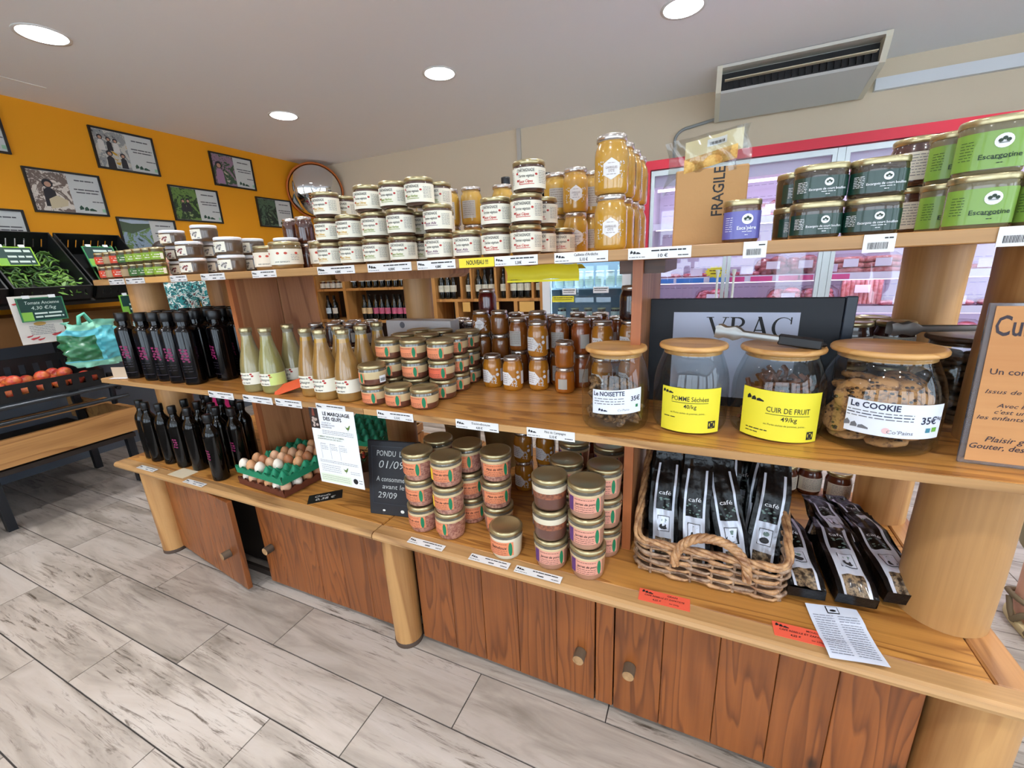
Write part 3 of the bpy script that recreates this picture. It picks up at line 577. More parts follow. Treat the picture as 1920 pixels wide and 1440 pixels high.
wine('w_white', (226, 222, 200)); wine('w_pink', (206, 96, 128)); wine('w_pale', (222, 214, 196)); wine('w_peach', (226, 190, 140)); wine('w_green', (176, 208, 120)); wine('w_tall', (208, 224, 232), (16, 14, 14))
# -- oval game and snail terrines
def oval(kname, a, b_, h, paper, text_, fs, tw, content, logo=True, dark=False, pw=2.5, lz=None, ls=1.0, txtdy=0):
    sy = b_/a; hb = h-.010; lz = lz or (.007, h-.024)
    bd = MB().lathe([(a*.90, 0), (a*.95, .003), (a*.965, .010), (a*.975, h*.5), (a*.985, hb-.010), (a*.97, hb-.004), (a*.95, hb)], 36, sy=sy, pw=pw).mesh('jar', M('oval_'+kname, content, .25, 0, 1))
    ld = MB().lathe([(a*.985, h-.012), (a*1.0, h-.011), (a*1.0, h-.003), (a*.98, h-.0004), (a*.95, h), (a*.9, h-.0012), (.0001, h-.001)], 36, sy=sy, pw=pw).mesh('lid', GOLD)
    l = MB(); S = cyl(a*.978, 1, sy, pw, off=.0012)
    # arc-length style parameter along the flat front: map u (metres) to the superellipse angle
    def mp(off):
        def f(u, v):
            x = max(-a*.97, min(a*.97, u)); y = -b_*.978*(max(0, 1-abs(x/(a*.978))**pw))**(1/pw)
            return (x*(1+off/a), y-off, v)
        return f
    f1, f2, f3 = mp(.0012), mp(.0020), mp(.0028)
    l.grid(f1, -a*.962, a*.962, lz[0], lz[1], 36, 1, 0); zc = (lz[0]+lz[1])/2; hh = (lz[1]-lz[0])/2
    ic = 1
    l.disc(f2, a*.18, zc+hh*.42, hh*.38*ls, 1, 18)
    for k in range(3): l.disc(f3, a*.18+(k-1)*hh*.15*ls, zc+hh*(.44+.1*(k == 1)), hh*.10*ls, 2, 8)
    l.rect(f3, a*.18-hh*.2*ls, a*.18+hh*.2*ls, zc+hh*.30, zc+hh*.33, 2, 3)
    l.text(text_, f2, a*.16, zc-hh*.22+txtdy, fs, 3, .012, 0, tw)
    rr = random.Random(2)
    l.words(f2, -a*.05, a*.45, zc-hh*.48, .0016, 3, rr); l.words(f2, a*.1, a*.25, zc-hh*.72, .002, 3, rr, .4)
    for k in range(7): l.words(f2, -a*.85, -a*.55, zc+hh*(.55-.16*k), .0014, 3, rr)
    kind(kname, [('jar', bd, None), ('lid', ld, None), ('label', l.mesh('label', [paper, PAPER, M('logo_dark', (40, 60, 44), .6), PAPER if dark else M('dark_green_ink', (24, 50, 30), .6)]), None)])
oval('snail_dark', .0468, .034, .070, M('bottle_green_paper', (12, 52, 40), .35, 0, .4), 'Escargots de court bouillon', .0062, .060, (60, 46, 30), dark=True)
oval('snail_lime', .0475, .036, .092, M('lime_green_paper', (122, 160, 60), .4, 0, .3), 'Escargotine', .0115, .052, (110, 100, 70), txtdy=-.004)
oval('snail_violet', .0375, .030, .088, M('violet_paper', (96, 94, 168), .4, 0, .3), "Esca'père", .0105, .036, (90, 60, 40), dark=True)
# -- cream labelled round jars and brown spread jars
def plainjar(kname, r, h, content, paper, lz, dark=GREYTXT, lines=8, lidm=GOLD):
    b = MB().lathe([(r*.84, 0), (r*.95, .003), (r, .012), (r, h*.68), (r*.93, h*.78), (r*.88, h*.84), (r*.88, h-.01)], 26).mesh('jar', M('pj_'+kname, content, .25, 0, 1))
    l = MB(); fn = cyl(r, off=.0008); l.grid(fn, -r*1.25, r*1.25, lz[0], lz[1], 18, 1, 0); rr = random.Random(5)
    for k in range(lines): l.words(cyl(r, off=.0014), -r*.85, r*.75, lz[1]-.006-(lz[1]-lz[0]-.01)*k/lines, .0019, 1, rr)
    kind(kname, [('jar', b, None), ('lid', lid_mesh('lid', r*.94, h, .014, lidm), None), ('label', l.mesh('label', [paper, dark]), None)])
plainjar('jar_cream', .042, .100, (70, 34, 22), CREAM, (.012, .068)); plainjar('jar_brown', .047, .124, (52, 22, 14), M('grey_tan_paper', (178, 170, 156), .6), (.014, .084), lines=9)
plainjar('jar_rear', .040, .11, (96, 46, 28), CREAM, (.018, .072)); plainjar('milk', .041, .15, (226, 230, 220), M('milk_label', (214, 226, 206), .6), (.03, .10), lines=3, lidm=WHITELID)
# ---------------------------------------------------------------- upper shelf
J = lambda a=.12: RND.uniform(-a, a)
ACC = {'y': 'yellow-lettered', 'g': 'green-lettered', 'p': 'mauve-lettered', 'r': 'red-lettered'}
TH = .0785
front = [(0, [(-1.192,'y'),(-1.096,'y'),(-.995,'g'),(-.887,'g'),(-.747,'p'),(-.652,'p'),(-.557,'r'),(-.462,'r')]),
         (1, [(-1.192,'y'),(-1.089,'y'),(-.988,'g'),(-.880,'g'),(-.743,'p'),(-.553,'r'),(-.459,'r')]),
         (2, [(-1.180,'y'),(-.999,'y'),(-.897,'g'),(-.801,'g'),(-.450,'r')])]
for t, row in front:
    for i, (x, a) in enumerate(row):
        put('terr_'+a, 'chestnut_terrine_jar', (x, 1.14+J(.004), ZU+t*TH), 'cream-labelled chestnut terrine jar, %s, %s from left in front row, %s tier' % (ACC[a], ORD[i], TIER[t]), 'jar', .18+J(.1), 'chestnut terrine jars')
for i, (x, y, t, a) in enumerate([(-1.219,1.235,0,'y'),(-.888,1.235,0,'g'),(-.455,1.24,0,'r'),(-.425,1.335,0,'r'),(-1.219,1.235,1,'y'),(-.885,1.235,1,'g'),(-.45,1.24,1,'r'),(-1.195,1.235,2,'y'),(-.80,1.235,2,'g'),(-.80,1.235,0,'p'),(-.797,1.235,1,'p')]):
    put('terr_'+a, 'chestnut_terrine_jar', (x, y, ZU+t*TH), 'chestnut terrine jar half hidden in second row, %s tier, %s' % (TIER[t], {-1.219:'behind leftmost stack',-.888:'behind fourth stack',-.455:'behind rightmost stack',-.425:'third row behind rightmost stack',-.885:'behind fourth stack',-.45:'behind rightmost stack',-1.195:'behind leftmost stack',-.80:'behind the green-lettered pair',-.797:'behind the green-lettered pair'}[x]), 'jar', .3+J(.2), 'chestnut terrine jars')
# garrigue honey
HH = .1315
for k in range(4):
    for t in range(2):
        put('hon_hex', 'honey_jar', (-.232+.004*k, 1.142+.088*k, ZU+t*HH), '%s honey jar with flower label, %s level of the right-hand column' % (['nearest','second','third','rearmost'][k], 'upper' if t else 'lower'), 'honey jar', .2 if k == 0 else J(.6), 'garrigue honey jars')
for i, (x, y, kn, lb) in enumerate([(-.405, 1.432, 'hon_hex', 'hexagon label facing out, left of the tallest column'), (-.482, 1.47, 'hon_bar', 'half hidden behind the topmost chestnut terrine'), (-.375, 1.525, 'hon_bar', 'wedged behind the hexagon-label pair'),
        (-.825, 1.50, 'hon_bar', 'barcode label, right of the barcode pair behind terrines'), (-.913, 1.483, 'hon_bar', 'barcode label, left of the barcode pair behind terrines'), (-.992, 1.448, 'hon_bar', 'leftmost at the back behind terrines'), (-.712, 1.535, 'hon_bar', 'alone in the gap between terrine groups at back'), (-.64, 1.60, 'hon_bar', 'rearmost beside the gap between terrine groups')]):
    for t in range(2):
        put(kn, 'honey_jar', (x, y, ZU+t*HH), 'yellow honey jar %s, %s level' % (lb, 'upper' if t else 'lower'), 'honey jar', .35+J(.15), 'garrigue honey jars')
# two slim black-capped bottles standing far back
for x, y, q in ((-.745, 1.64, 'left'), (-.583, 1.668, 'right')):
    put('oilB_plain', 'dark_bottle', (x, y, ZU), '%s of two dark bottles whose caps show behind the honey' % q, 'bottle', 0, 'dark bottles behind honey')
# small tapenade pots at the left end
seq = ['pot_red','pot_tan','pot_red','pot_dgreen','pot_green','pot_green','pot_green','pot_green']; seq0 = ['pot_red','pot_tan','pot_red','pot_tan','pot_dgreen','pot_dgreen','pot_green','pot_green']
CN = {'pot_red': 'red-labelled', 'pot_tan': 'tan-labelled', 'pot_green': 'lime-labelled', 'pot_dgreen': 'dark-green-labelled'}
for t, sq in ((0, seq0), (1, seq)):
    for i, kn in enumerate(sq):
        put(kn, 'tapenade_pot', (-2.655+.066*i+.006*t, 1.122+J(.003), ZU+t*.0615), 'small gold-lidded %s pot, %s from left, %s layer' % (CN[kn], ORD[i], 'upper' if t else 'lower'), 'jar', 1.0+J(.1), 'small tapenade pots')
for i in range(6): put('pot_green' if i > 2 else 'pot_red', 'tapenade_pot', (-2.655+.066*i, 1.182, ZU), 'small gold-lidded pot in the hidden second row at shelf end', 'jar', 1.05, 'hidden tapenade pots')
for i in range(6): put('pot_green' if i > 1 else 'pot_red', 'tapenade_pot', (-2.655+.066*i, 1.182, ZU+.0615), 'small gold-lidded pot in the upper second row at shelf end', 'jar', 1.05, 'upper hidden tapenade pots')
tag(MB().box(-.10, .10, -.03, .03, 0, .002).obj('card', M('kraft_card', (206, 176, 128), .8)), 'beige card lying across the green tapenade pots', 'card').location = (-2.33, 1.15, ZU+.1235)
# white-lidded terrines
def wl(i_, kn, x, y, t, lb): put(kn, 'white_lid_terrine', (x, y, ZU+t*.067), lb, 'jar', .42+J(.08), 'white-lidded terrines')
for t in range(2):
    for i, (x, kn) in enumerate([(-1.998, 'wl_nut'), (-1.744, 'wl_mush')]): wl(i, kn, x, 1.15, t, 'white-lidded %s terrine, front row, %s tier' % (['chestnut','mushroom'][i], TIER[t]))
    for i, (x, kn) in enumerate([(-2.282, 'wl_nut'), (-2.015, 'wl_mush'), (-1.765, 'wl_mush')]): wl(i, kn, x, 1.26, t, 'white-lidded terrine in second row, %s, %s tier' % (['left behind the chestnut one','centre','right beside the cream chestnut jars'][i], TIER[t]))
wl(0, 'wl_nut', -2.255, 1.235, 2, 'white-lidded chestnut terrine alone on top, left'); wl(0, 'wl_mush', -1.985, 1.215, 2, 'white-lidded mushroom terrine alone on top, right')
wl(0, 'wl_mush', -1.662, 1.348, 0, 'white-lidded terrine hidden behind the cream chestnut jars, lower'); wl(0, 'wl_mush', -1.662, 1.348, 1, 'white lid peeping above the cream chestnut jars')
for i, (x, y, lb) in enumerate([(-1.432, 1.152, 'large cream-labelled jar with red chestnuts, in front of dark honey'), (-1.635, 1.235, 'cream-labelled jar with red chestnut, left of the largest one'), (-1.352, 1.262, 'cream-labelled jar wedged between largest one and chestnut terrines')]):
    put('cream_nut', 'cream_label_jar', (x, y, ZU), lb, 'jar', .5+J(.1) if i else .62, 'cream-labelled chestnut jars')
for i, (x, y) in enumerate([(-1.74, 1.452), (-1.645, 1.44), (-1.61, 1.53), (-1.50, 1.36), (-1.42, 1.40)]):
    for t in range(2 if i < 3 else 1):
        put('hon_brown', 'dark_honey_jar', (x, y, ZU+t*.1125), 'dark brown honey jar, %s, %s' % (['left column by the mirror','middle column','rear column','single beside cream jars','single nearest terrines'][i], 'upper' if t else 'lower'), 'honey jar', 0, 'dark honey jars')
# right half: snail terrines
for t in range(2):
    for i in range(2):
        put('snail_dark', 'snail_terrine', ([.199, .2935][i], [1.126, 1.128][i], ZU+t*.0705), 'dark green oval snail terrine, %s of front pair, %s tier' % (['left','right'][i], 'upper' if t else 'lower'), 'jar', [.02, -.05][i]+J(.08), 'dark green snail terrines')
    put('snail_dark', 'snail_terrine', (.176, 1.205, ZU+t*.0705), 'dark green oval snail terrine behind at left, %s tier' % ('upper' if t else 'lower'), 'jar', .5, 'dark green snail terrines')
put('snail_violet', 'violet_jar', (.061, 1.125, ZU), 'violet-labelled jar alone in front of the cardboard box', 'jar', .12)
for t in range(2):
    put('snail_lime', 'lime_snail_terrine', (.452, 1.130, ZU+t*.0925), 'lime green oval snail terrine, front centre, %s tier' % ('upper' if t else 'lower'), 'jar', -.12-.1*t, 'lime green snail terrines')
    put('snail_lime', 'lime_snail_terrine', (.440, 1.212, ZU+t*.0925), 'lime green oval snail terrine, behind left, %s tier' % ('upper' if t else 'lower'), 'jar', -.15, 'lime green snail terrines')
put('snail_lime', 'lime_snail_terrine', (.553, 1.136, ZU), 'lime green oval snail terrine at right picture edge', 'jar', -.3, 'lime green snail terrines')
for i, (x, y, t) in enumerate([(.40, 1.31, 0), (.487, 1.32, 0), (.573, 1.31, 0), (.40, 1.31, 1), (.487, 1.32, 1)]):
    put('jar_cream', 'cream_label_jar', (x, y, ZU+t*.1005), 'brown jar with small-print cream label behind snail terrines, %s, %s' % (['left','middle','right','left','middle'][i], 'upper' if t else 'lower'), 'jar', -.2, 'small-print jars behind snail terrines')
# FRAGILE carton and the clear pouch on it
KRAFT = M('corrugated_card', (186, 142, 92), .85, bump=.15, bscale=90)
bx = thing('cardboard_box', 'tall corrugated cardboard box printed FRAGILE', 'box', (-.010, 1.235, ZU), .06)
b = MB(); b.box(-.078, .078, -.06, .06, 0, .172, 0, .003)
for z in (.045, .09, .135): b.box(-.0783, .0783, -.0604, .0604, z, z+.0012)
b.obj('carton', KRAFT, bx)
fm = flat((.018, -.0606, .118), (0, 0, 1), (-1, 0, 0)); q = MB().text('FRAGILE', fm, 0, 0, .034, 0, .012, 0, .106); q.obj('lettering', INK, bx)
pc = thing('plastic_pouch', 'clear plastic pouch with cream card lying on the cardboard box', 'pouch', (-.022, 1.22, ZU+.1725), .06)
def pf_(u, v): return (u*.088+.006*math.sin(5*v+u), -.045-.010*math.sin(PI*v)*math.cos(u*2)+.004*math.sin(9*u+4*v), v*.072+.010*u+(-.03*max(0,-u-.55)*2 if v < .5 else 0))
CLEAR = thin_glass('clear_film', (232, 232, 228), .15, 1.5); 
MB().grid(pf_, -1, 1, -.25, 1, 20, 10).obj('film_front', CLEAR, pc); MB().grid(lambda u, v: (pf_(u, v)[0], pf_(u, v)[1]+.028*math.sin(PI*max(0, min(1, v)))+.004, pf_(u, v)[2]), -1, 1, 0, 1, 16, 8).obj('film_back', CLEAR, pc)
cf = lambda u, v: (u*.062+.012, -.04+.002*math.sin(8*u), .018+v*.050+.010*u)
q = MB().grid(cf, -.95, 1, .1, 1, 10, 4, 0); q.grid(lambda u, v: (cf(u, v)[0], cf(u, v)[1]-.0015, cf(u, v)[2]), -.2, .45, .55, .85, 6, 2, 1)
for k in range(12): q.rect(lambda u, v: (cf(u, v)[0], cf(u, v)[1]-.0025, cf(u, v)[2]), -.12+k*.042, -.12+k*.042+.018+.008*(k % 3), .60, .72, 2)
q.obj('paper_card', [M('cream_card', (238, 222, 176), .7), PAPER, INK], pc)
q = MB().grid(lambda u, v: (u*.06+.006, -.046-.006*math.sin(PI*(v)), .002+v*.030+.012*u), -.9, .95, 0, 1, 12, 5); q.obj('waffles', speckle('golden_wafer', (226, 184, 104), (196, 140, 64), 60, .4, .6), pc)
# ---------------------------------------------------------------- middle shelf
def oil(kn, x, y, z, lb, grp, rz): put(kn, 'oil_bottle', (x, y, z), lb, 'bottle', rz, grp)
rows = [[(-2.506,1.088),(-2.36,1.076),(-2.272,1.086),(-2.165,1.08),(-2.056,1.082)], [(-2.40,1.172),(-2.31,1.175),(-2.215,1.172),(-2.12,1.172),(-1.985,1.176)], [(-2.36,1.268),(-2.27,1.268),(-2.18,1.268),(-2.08,1.27),(-1.99,1.27)], [(-2.33,1.362),(-2.24,1.362),(-2.14,1.362),(-2.04,1.362),(-1.95,1.362)]]
for j, row in enumerate(rows):
    for i, (x, y) in enumerate(row):
        if (j, i) == (0, 0): y = 1.075; x = -2.515
        oil('oilA', x, y, ZM, 'square-shouldered black oil bottle, %s from left in %s row, middle shelf' % (ORD[i], ['front','second','third','rear'][j]), 'black oil bottles on middle shelf', .25+J(.3) if j == 0 else J(.5))
for i, (x, y, kn, lb) in enumerate([(-1.652, 1.083, 'vel_green', 'greenish velouté bottle, left of the front pair'), (-1.552, 1.092, 'vel_greenb', 'greenish velouté bottle with lime label part, front right'), (-1.55, 1.19, 'vel_green', 'greenish velouté bottle standing behind the front pair'),
        (-1.352, 1.108, 'vel_brown', 'brown velouté bottle, leftmost of its group'), (-1.254, 1.086, 'vel_brown', 'brown velouté bottle, middle of the front three'), (-1.156, 1.097, 'vel_brown', 'brown velouté bottle nearest the pâté jars, front right'),
        (-1.262, 1.18, 'vel_brown', 'brown velouté bottle directly behind the middle one'), (-1.163, 1.193, 'vel_brown', 'brown velouté bottle in second row at right'), (-1.170, 1.290, 'vel_brown', 'rearmost brown velouté bottle at right')]):
    put(kn, 'veloute_bottle', (x, y, ZM), lb, 'bottle', .32+J(.15), 'chestnut velouté bottles')
# orange card leaning between the bottles
oc = MB(); oc.quad((-.02, -.05, 0), (.10, .03, .05), (.098, .04, .055), (-.022, -.04, .004)); oc.box(-.06, .06, -.001, .001, 0, .048); o = tag(MB().box(-.062, .062, -.0008, .0008, 0, .05).obj('orange_card', M('orange_card', (214, 84, 40), .6)), 'bright orange-red card lying tilted between velouté bottle groups', 'card')
o.location = (-1.455, 1.075, ZM+.012); o.rotation_euler = (-.95, -.28, .5)
# pâté block
PT = .0702; c = 0
for i, (x, y) in enumerate([(-1.035, 1.094), (-.934, 1.096), (-.833, 1.104)]):
    put('pm', 'pate_jar', (x, y, ZM), 'orange-labelled pâté jar, front row on middle shelf, %s' % ['left under the barcode jar','middle','right nearest empty shelf space'][i], 'jar', .18, 'orange-labelled pâté jars')
put('pm_bar', 'pate_jar', (-1.036, 1.094, ZM+PT), 'pâté jar with barcode sticker on top of the front-left jar', 'jar', .3, 'orange-labelled pâté jars')
for j, row in enumerate([[(-1.046,1.200),(-.942,1.212),(-.832,1.218)], [(-1.065,1.315),(-.96,1.322),(-.835,1.325)], [(-1.07,1.425),(-.965,1.43),(-.845,1.432)]]):
    for i, (x, y) in enumerate(row):
        for t in range(3):
            put('pm_red' if (j, i, t) == (0, 2, 1) else 'pm', 'pate_jar', (x+J(.002), y+J(.002), ZM+t*PT), 'orange-labelled pâté jar, %s stack row, %s column, %s tier' % (['second','third','rear'][j], ['left','middle','right'][i], TIER[t]), 'jar', .2+J(.08)+(.25 if i == 2 and j else 0), 'orange-labelled pâté jars')
# carton behind the pâté
ct = thing('white_carton', 'low white carton behind the pâté stacks', 'box', (-1.13, 1.53, ZM))
q = MB().box(-.17, .17, -.035, .035, 0, .235, 0, .002); q.obj('carton', M('white_carton', (196, 190, 188), .8), ct)
q = MB(); f_ = flat((-.08, -.0355, .215), (1, 0, 0), (0, 0, 1)); q.disc(f_, 0, 0, .014, 0, 16); q.obj('round_print', GREYTXT, ct)
# honey block
HN = [(-.724,1.398,'hon_side','low front honey jar with slanted white label, left of the pair'), (-.632,1.380,'hon_side','low front honey jar with slanted white label, right of the pair'), (-.541,1.412,'hon_side','honey jar at the foot of the tall two-jar front column')]
for x, y, kn, lb in HN: put(kn, 'honey_jar', (x, y, ZM), lb, 'honey jar', .15, 'middle-shelf honey jars')
put('hon_side', 'honey_jar', (-.541, 1.412, ZM+.1255), 'honey jar on top of the tall two-jar front column', 'honey jar', .1, 'middle-shelf honey jars')
put('hon_lows', 'honey_jar', (-.437, 1.398, ZM), 'squat honey jar at foot of the short column beside cookie jars', 'honey jar', -.5, 'middle-shelf honey jars'); put('hon_lows', 'honey_jar', (-.437, 1.398, ZM+.0925), 'squat reddish honey jar on top of the short column', 'honey jar', 1.2, 'middle-shelf honey jars')
for t in range(3): put(['hon_lowb','hon_lowb','hon_low'][t], 'honey_jar', (-.826, 1.518, ZM+t*.0925), 'squat honey jar, %s of the three-high left column' % TIER[t], 'honey jar', .25, 'middle-shelf honey jars')
for t in range(3): put('hon_lowb', 'honey_jar', (-.742, 1.514, ZM+t*.0925), 'squat honey jar, %s of the second three-high column' % TIER[t], 'honey jar', .1, 'middle-shelf honey jars')
cols = [(-.655, 1.50, 'hon_back'), (-.572, 1.497, 'hon_low'), (-.486, 1.492, 'hon_back'), (-.400, 1.484, 'hon_plain'), (-.312, 1.43, 'hon_side'), (-.225, 1.47, 'hon_side')]
for i, (x, y, kn) in enumerate(cols):
    hh = .0925 if kn == 'hon_low' else .1255; n = 3 if kn == 'hon_low' else 2
    for t in range(n): put(kn, 'honey_jar', (x, y, ZM+t*hh), 'honey jar in column %s from left of rear block, %s' % (ORD[i+2], ['lowest','second level','third level'][t]), 'honey jar', .1+J(.2), 'middle-shelf honey jars')
for i in range(7):
    for j in range(2):
        x = -.835+.092*i; y = 1.600+.083*j
        if i >= 5 and j == 0: y = 1.56
        for t in range(2): put(['hon_plain','jam_dark','hon_back'][(i+j) % 3] if t else 'hon_plain', 'honey_jar', (x, y, ZM+t*.1258), 'honey jar crowded at the very back of middle shelf, silver lid showing' if t else 'honey jar under another at the very back of middle shelf', 'honey jar', J(1), 'rear honey jars upper' if t else 'rear honey jars lower')
put('jam_red', 'jam_jar', (-.835, 1.600, ZM+.2518), 'dark red jam jar on top of the rear honey jars at left', 'jam jar'); put('jam_dark', 'jam_jar', (-.225, 1.47, ZM+.2515), 'black jam jar perched on honey jar against the divider', 'jam jar')
put('jam_red', 'jam_jar', (-1.30, 1.565, ZM), 'lower dark red jam jar just left of the middle post', 'jam jar', 0, 'jam jars by post'); put('jam_red', 'jam_jar', (-1.30, 1.565, ZM+.1055), 'upper dark red jam jar just left of the middle post', 'jam jar', 0, 'jam jars by post')
for i, (x, y) in enumerate([(-1.09, 1.625), (-1.0, 1.61), (-.92, 1.60), (-1.02, 1.695), (-.93, 1.69)]):
    for t in range(2): put('jam_dark', 'jam_jar', (x, y, ZM+t*.1125), 'dark jam jar right of middle post, %s %s' % (['first','second','third','fourth','fifth'][i], 'upper' if t else 'lower'), 'jam jar', .2, 'dark jam jars right of post')
for i, (x, y) in enumerate([(-1.70, 1.46), (-1.61, 1.48), (-1.52, 1.50), (-1.43, 1.49), (-1.66, 1.56), (-1.57, 1.58), (-1.48, 1.60)]):
    for t in range(2): put('jam_dark', 'jam_jar', (x, y, ZM+t*.1125), 'dark jam jar behind the velouté bottles, %s %s' % (ORD[i], 'upper' if t else 'lower'), 'jam jar', .6, 'dark jam jars behind velouté')
# big glass bulk jars
JG = thin_glass('bulk_jar_glass', (244, 248, 248), .02, 1.42); BAMBOO = wood('bamboo_lid', (214, 164, 100), (190, 134, 72), 'x', .45, 14, .2)
def bulk(x, y, r, h, label, rz=0, lidm=BAMBOO):
    t = thing('bulk_jar', label, 'glass jar', (x, y, ZM), rz, 'large glass bulk jars'); lh = .013; hb = h-lh
    pf = [(r*.80, .0), (r*.93, .003), (r*.99, .018), (r, .05), (r, hb*.52), (r*.985, hb*.62), (r*.93, hb*.74), (r*.84, hb*.86), (r*.78, hb*.93), (r*.77, hb*.97), (r*.79, hb-.002)]
    m = MB().lathe(pf+[(r*.775, hb-.003)], 40); m.obj('glass', JG, t)
    MB().lathe([(r*.76, hb-.012), (r*.76, hb), (r*.88, hb+.001), (r*.895, hb+.004), (r*.895, hb+lh-.005), (r*.87, hb+lh-.001), (r*.82, hb+lh), (r*.74, hb+lh-.003), (.0001, hb+lh-.003)], 40).obj('bamboo_lid', lidm, t)
    return t
def paper_on(t, r, u0, u1, z0, z1, mat, draw, mats, slope=0):
    l = MB(); f1 = lambda u, v: cyl(r, off=.0015)(u, v+slope*u); f2 = lambda u, v: cyl(r, off=.0022)(u, v+slope*u)
    l.grid(f1, u0, u1, z0, z1, 24, 2, 0); draw(l, f2); l.obj('paper_label', [mat]+mats, t)
YEL = M('yellow_paper', (234, 220, 52), .6); BLUEW = M('cool_white_paper', (226, 230, 240), .6); NAVY = M('navy_ink', (36, 40, 66), .6)
rr = random.Random(21)
t1 = bulk(-.212, 1.143, .0915, .222, 'glass jar of hazelnut granola pieces with bamboo lid, labelled NOISETTE', .05)
def d1(l, f):
    l.text('Le NOISETTE', f, -.004, .110, .0165, 1, .025, 0, .080); l.text('35€', f, .066, .094, .0175, 1, .02, 0, .026)
    for k in range(3): l.words(f, -.042, .036, .097-k*.007, .003, 2, rr)
    l.text("Co'Pains", f, .034, .066, .008, 2, 0, .2, .03); squig(l, f, -.018, .066, .012, 1); l.rect(f, .067, .074, .070, .078, 3); 
paper_on(t1, .0915, -.048, .084, .055, .121, BLUEW, d1, [NAVY, GREYTXT, GREENL], .05)
t2 = bulk(-.020, 1.200, .0945, .226, 'glass jar of dried apple slices with large yellow label', .0)
def d2(l, f):
    l.text('POMME Séchées', f, .003, .096, .0175, 1, .003, 0, .088); l.rect(f, -.041, .047, .0855, .0868, 1, 12); l.text('40/kg', f, .004, .076, .0155, 1, .003, 0, .030)
    l.text('ex: Purée séchée de pommes, poires...', f, 0, .058, .0065, 1, 0, 0, .085); l.rect(f, .050, .070, .018, .038, 1, 3); l.disc(f, .060, .028, .0075, 0, 12); squig(l, f, -.052, .112, .014, 1); l.words(f, -.06, -.03, .045, .003, 1, rr)
paper_on(t2, .0945, -.070, .082, .006, .124, YEL, d2, [INK])
t3 = bulk(.185, 1.220, .1035, .222, 'glass jar of fruit leather with large yellow label and tongs on its lid', -.06)
def d3(l, f):
    l.text('CUIR DE FRUIT', f, .020, .082, .0185, 1, .004, 0, .092); l.rect(f, -.027, .067, .0705, .0718, 1, 12); l.text('49/kg', f, .022, .061, .0165, 1, .004, 0, .034)
    l.text('ex: Purée séchée de pommes, poires...', f, .016, .045, .0065, 1, 0, 0, .09); squig(l, f, -.052, .104, .019, 1); l.rect(f, .066, .084, .012, .032, 1, 3); l.disc(f, .075, .022, .007, 0, 12); l.words(f, -.068, -.02, .027, .0035, 1, rr, .5); l.words(f, -.068, -.04, .019, .003, 1, rr, .5)
paper_on(t3, .1035, -.084, .098, .005, .128, YEL, d3, [INK], -.04)
t4 = bulk(.388, 1.216, .117, .228, 'largest glass jar, full of chocolate-chip cookies, labelled COOKIE', -.16)
def d4(l, f):
    l.text('Le COOKIE', f, -.018, .113, .0185, 1, .025, 0, .084); l.text('35€', f, .082, .088, .022, 1, .02, 0, .034); l.text('/kg', f, .106, .093, .010, 1, .01, 0, .014)
    for k in range(3): l.words(f, -.064, .050, .100-k*.0065, .003, 2 if k != 1 else 1, rr)
    squig(l, f, -.045, .066, .022, 2); l.text("Co'Pains", f, .030, .060, .012, 2, .002, .1, .046); l.disc(f, .006, .062, .007, 3, 12); l.rect(f, .078, .088, .062, .072, 4); l.rect(f, .092, .104, .063, .073, 5)
paper_on(t4, .117, -.066, .116, .048, .124, BLUEW, d4, [NAVY, GREYTXT, M('pale_rose', (230, 190, 190), .6), M('ab_teal', (60, 130, 150), .6), M('eu_leaf_green', (110, 170, 60), .6)], -.02)
t5 = bulk(.615, 1.447, .086, .222, 'glass jar of dark biscuits behind the cookie jar, dark lid', 0, wood('dark_lid', (92, 66, 48), (60, 42, 30), 'x', .5, 9))
# contents
GRAN = speckle('granola', (150, 112, 74), (70, 46, 30), 90, .38, .6); APPLE = speckle('dried_apple', (196, 150, 92), (140, 82, 46), 50, .35, .65); LEATH = M('fruit_leather', (116, 66, 40), .5, 0, .3)
COOK = speckle('cookie', (184, 132, 80), (96, 60, 36), 60, .36, .50); BISC = speckle('dark_biscuit', (96, 70, 44), (48, 34, 22), 80, .35, .6)
def chunk(rr_, s, flatn=.45):
    m = MB(); m.sphere((0, 0, 0), s, 0, 8, 5, (1, .8, flatn)); m.v = [(a*(1+.35*(rr_.random()-.5)), b*(1+.35*(rr_.random()-.5)), c_*(1+.5*(rr_.random()-.5))) for a, b, c_ in m.v]; return m
rg = random.Random(31); cms = [chunk(rg, .017).mesh('granola_piece', GRAN) for _ in range(4)]
def pile(base_t, ms, nm_, lab, n, rmax, z0, z1, grp, rs, cat='granola'):
    for k in range(n):
        a = rs.random()*2*PI; q = rmax*math.sqrt(rs.random())*.98; z = z0+(z1-z0)*(k/n)
        o = link(nm_, ms[k % len(ms)]); o.location = (base_t.location.x+q*math.cos(a), base_t.location.y+q*math.sin(a), ZM+z); o.rotation_euler = (rs.uniform(-.9, .9), rs.uniform(-.9, .9), rs.random()*6.28); tag(o, lab, cat, grp)
pile(t1, cms, 'granola_piece', 'brown hazelnut granola piece inside the leftmost glass jar', 150, .070, .018, .120, 'granola pieces', rg)
sm_ = []
for k in range(3):
    q = MB().grid(lambda u, v: (u*.028, v*.014, .004*math.sin(3*u+k)+.003*math.cos(4*v)), -1, 1, -1, 1, 6, 3); q.grid(lambda u, v: (u*.028, v*.014, .003+.004*math.sin(3*u+k)+.003*math.cos(4*v)), -1, 1, -1, 1, 6, 3); sm_.append(q.mesh('apple_slice', APPLE))
pile(t2, sm_, 'apple_slice', 'curled dried apple slice in the yellow-labelled second glass jar', 90, .060, .014, .075, 'dried apple slices', rg, 'dried fruit')
lm_ = []
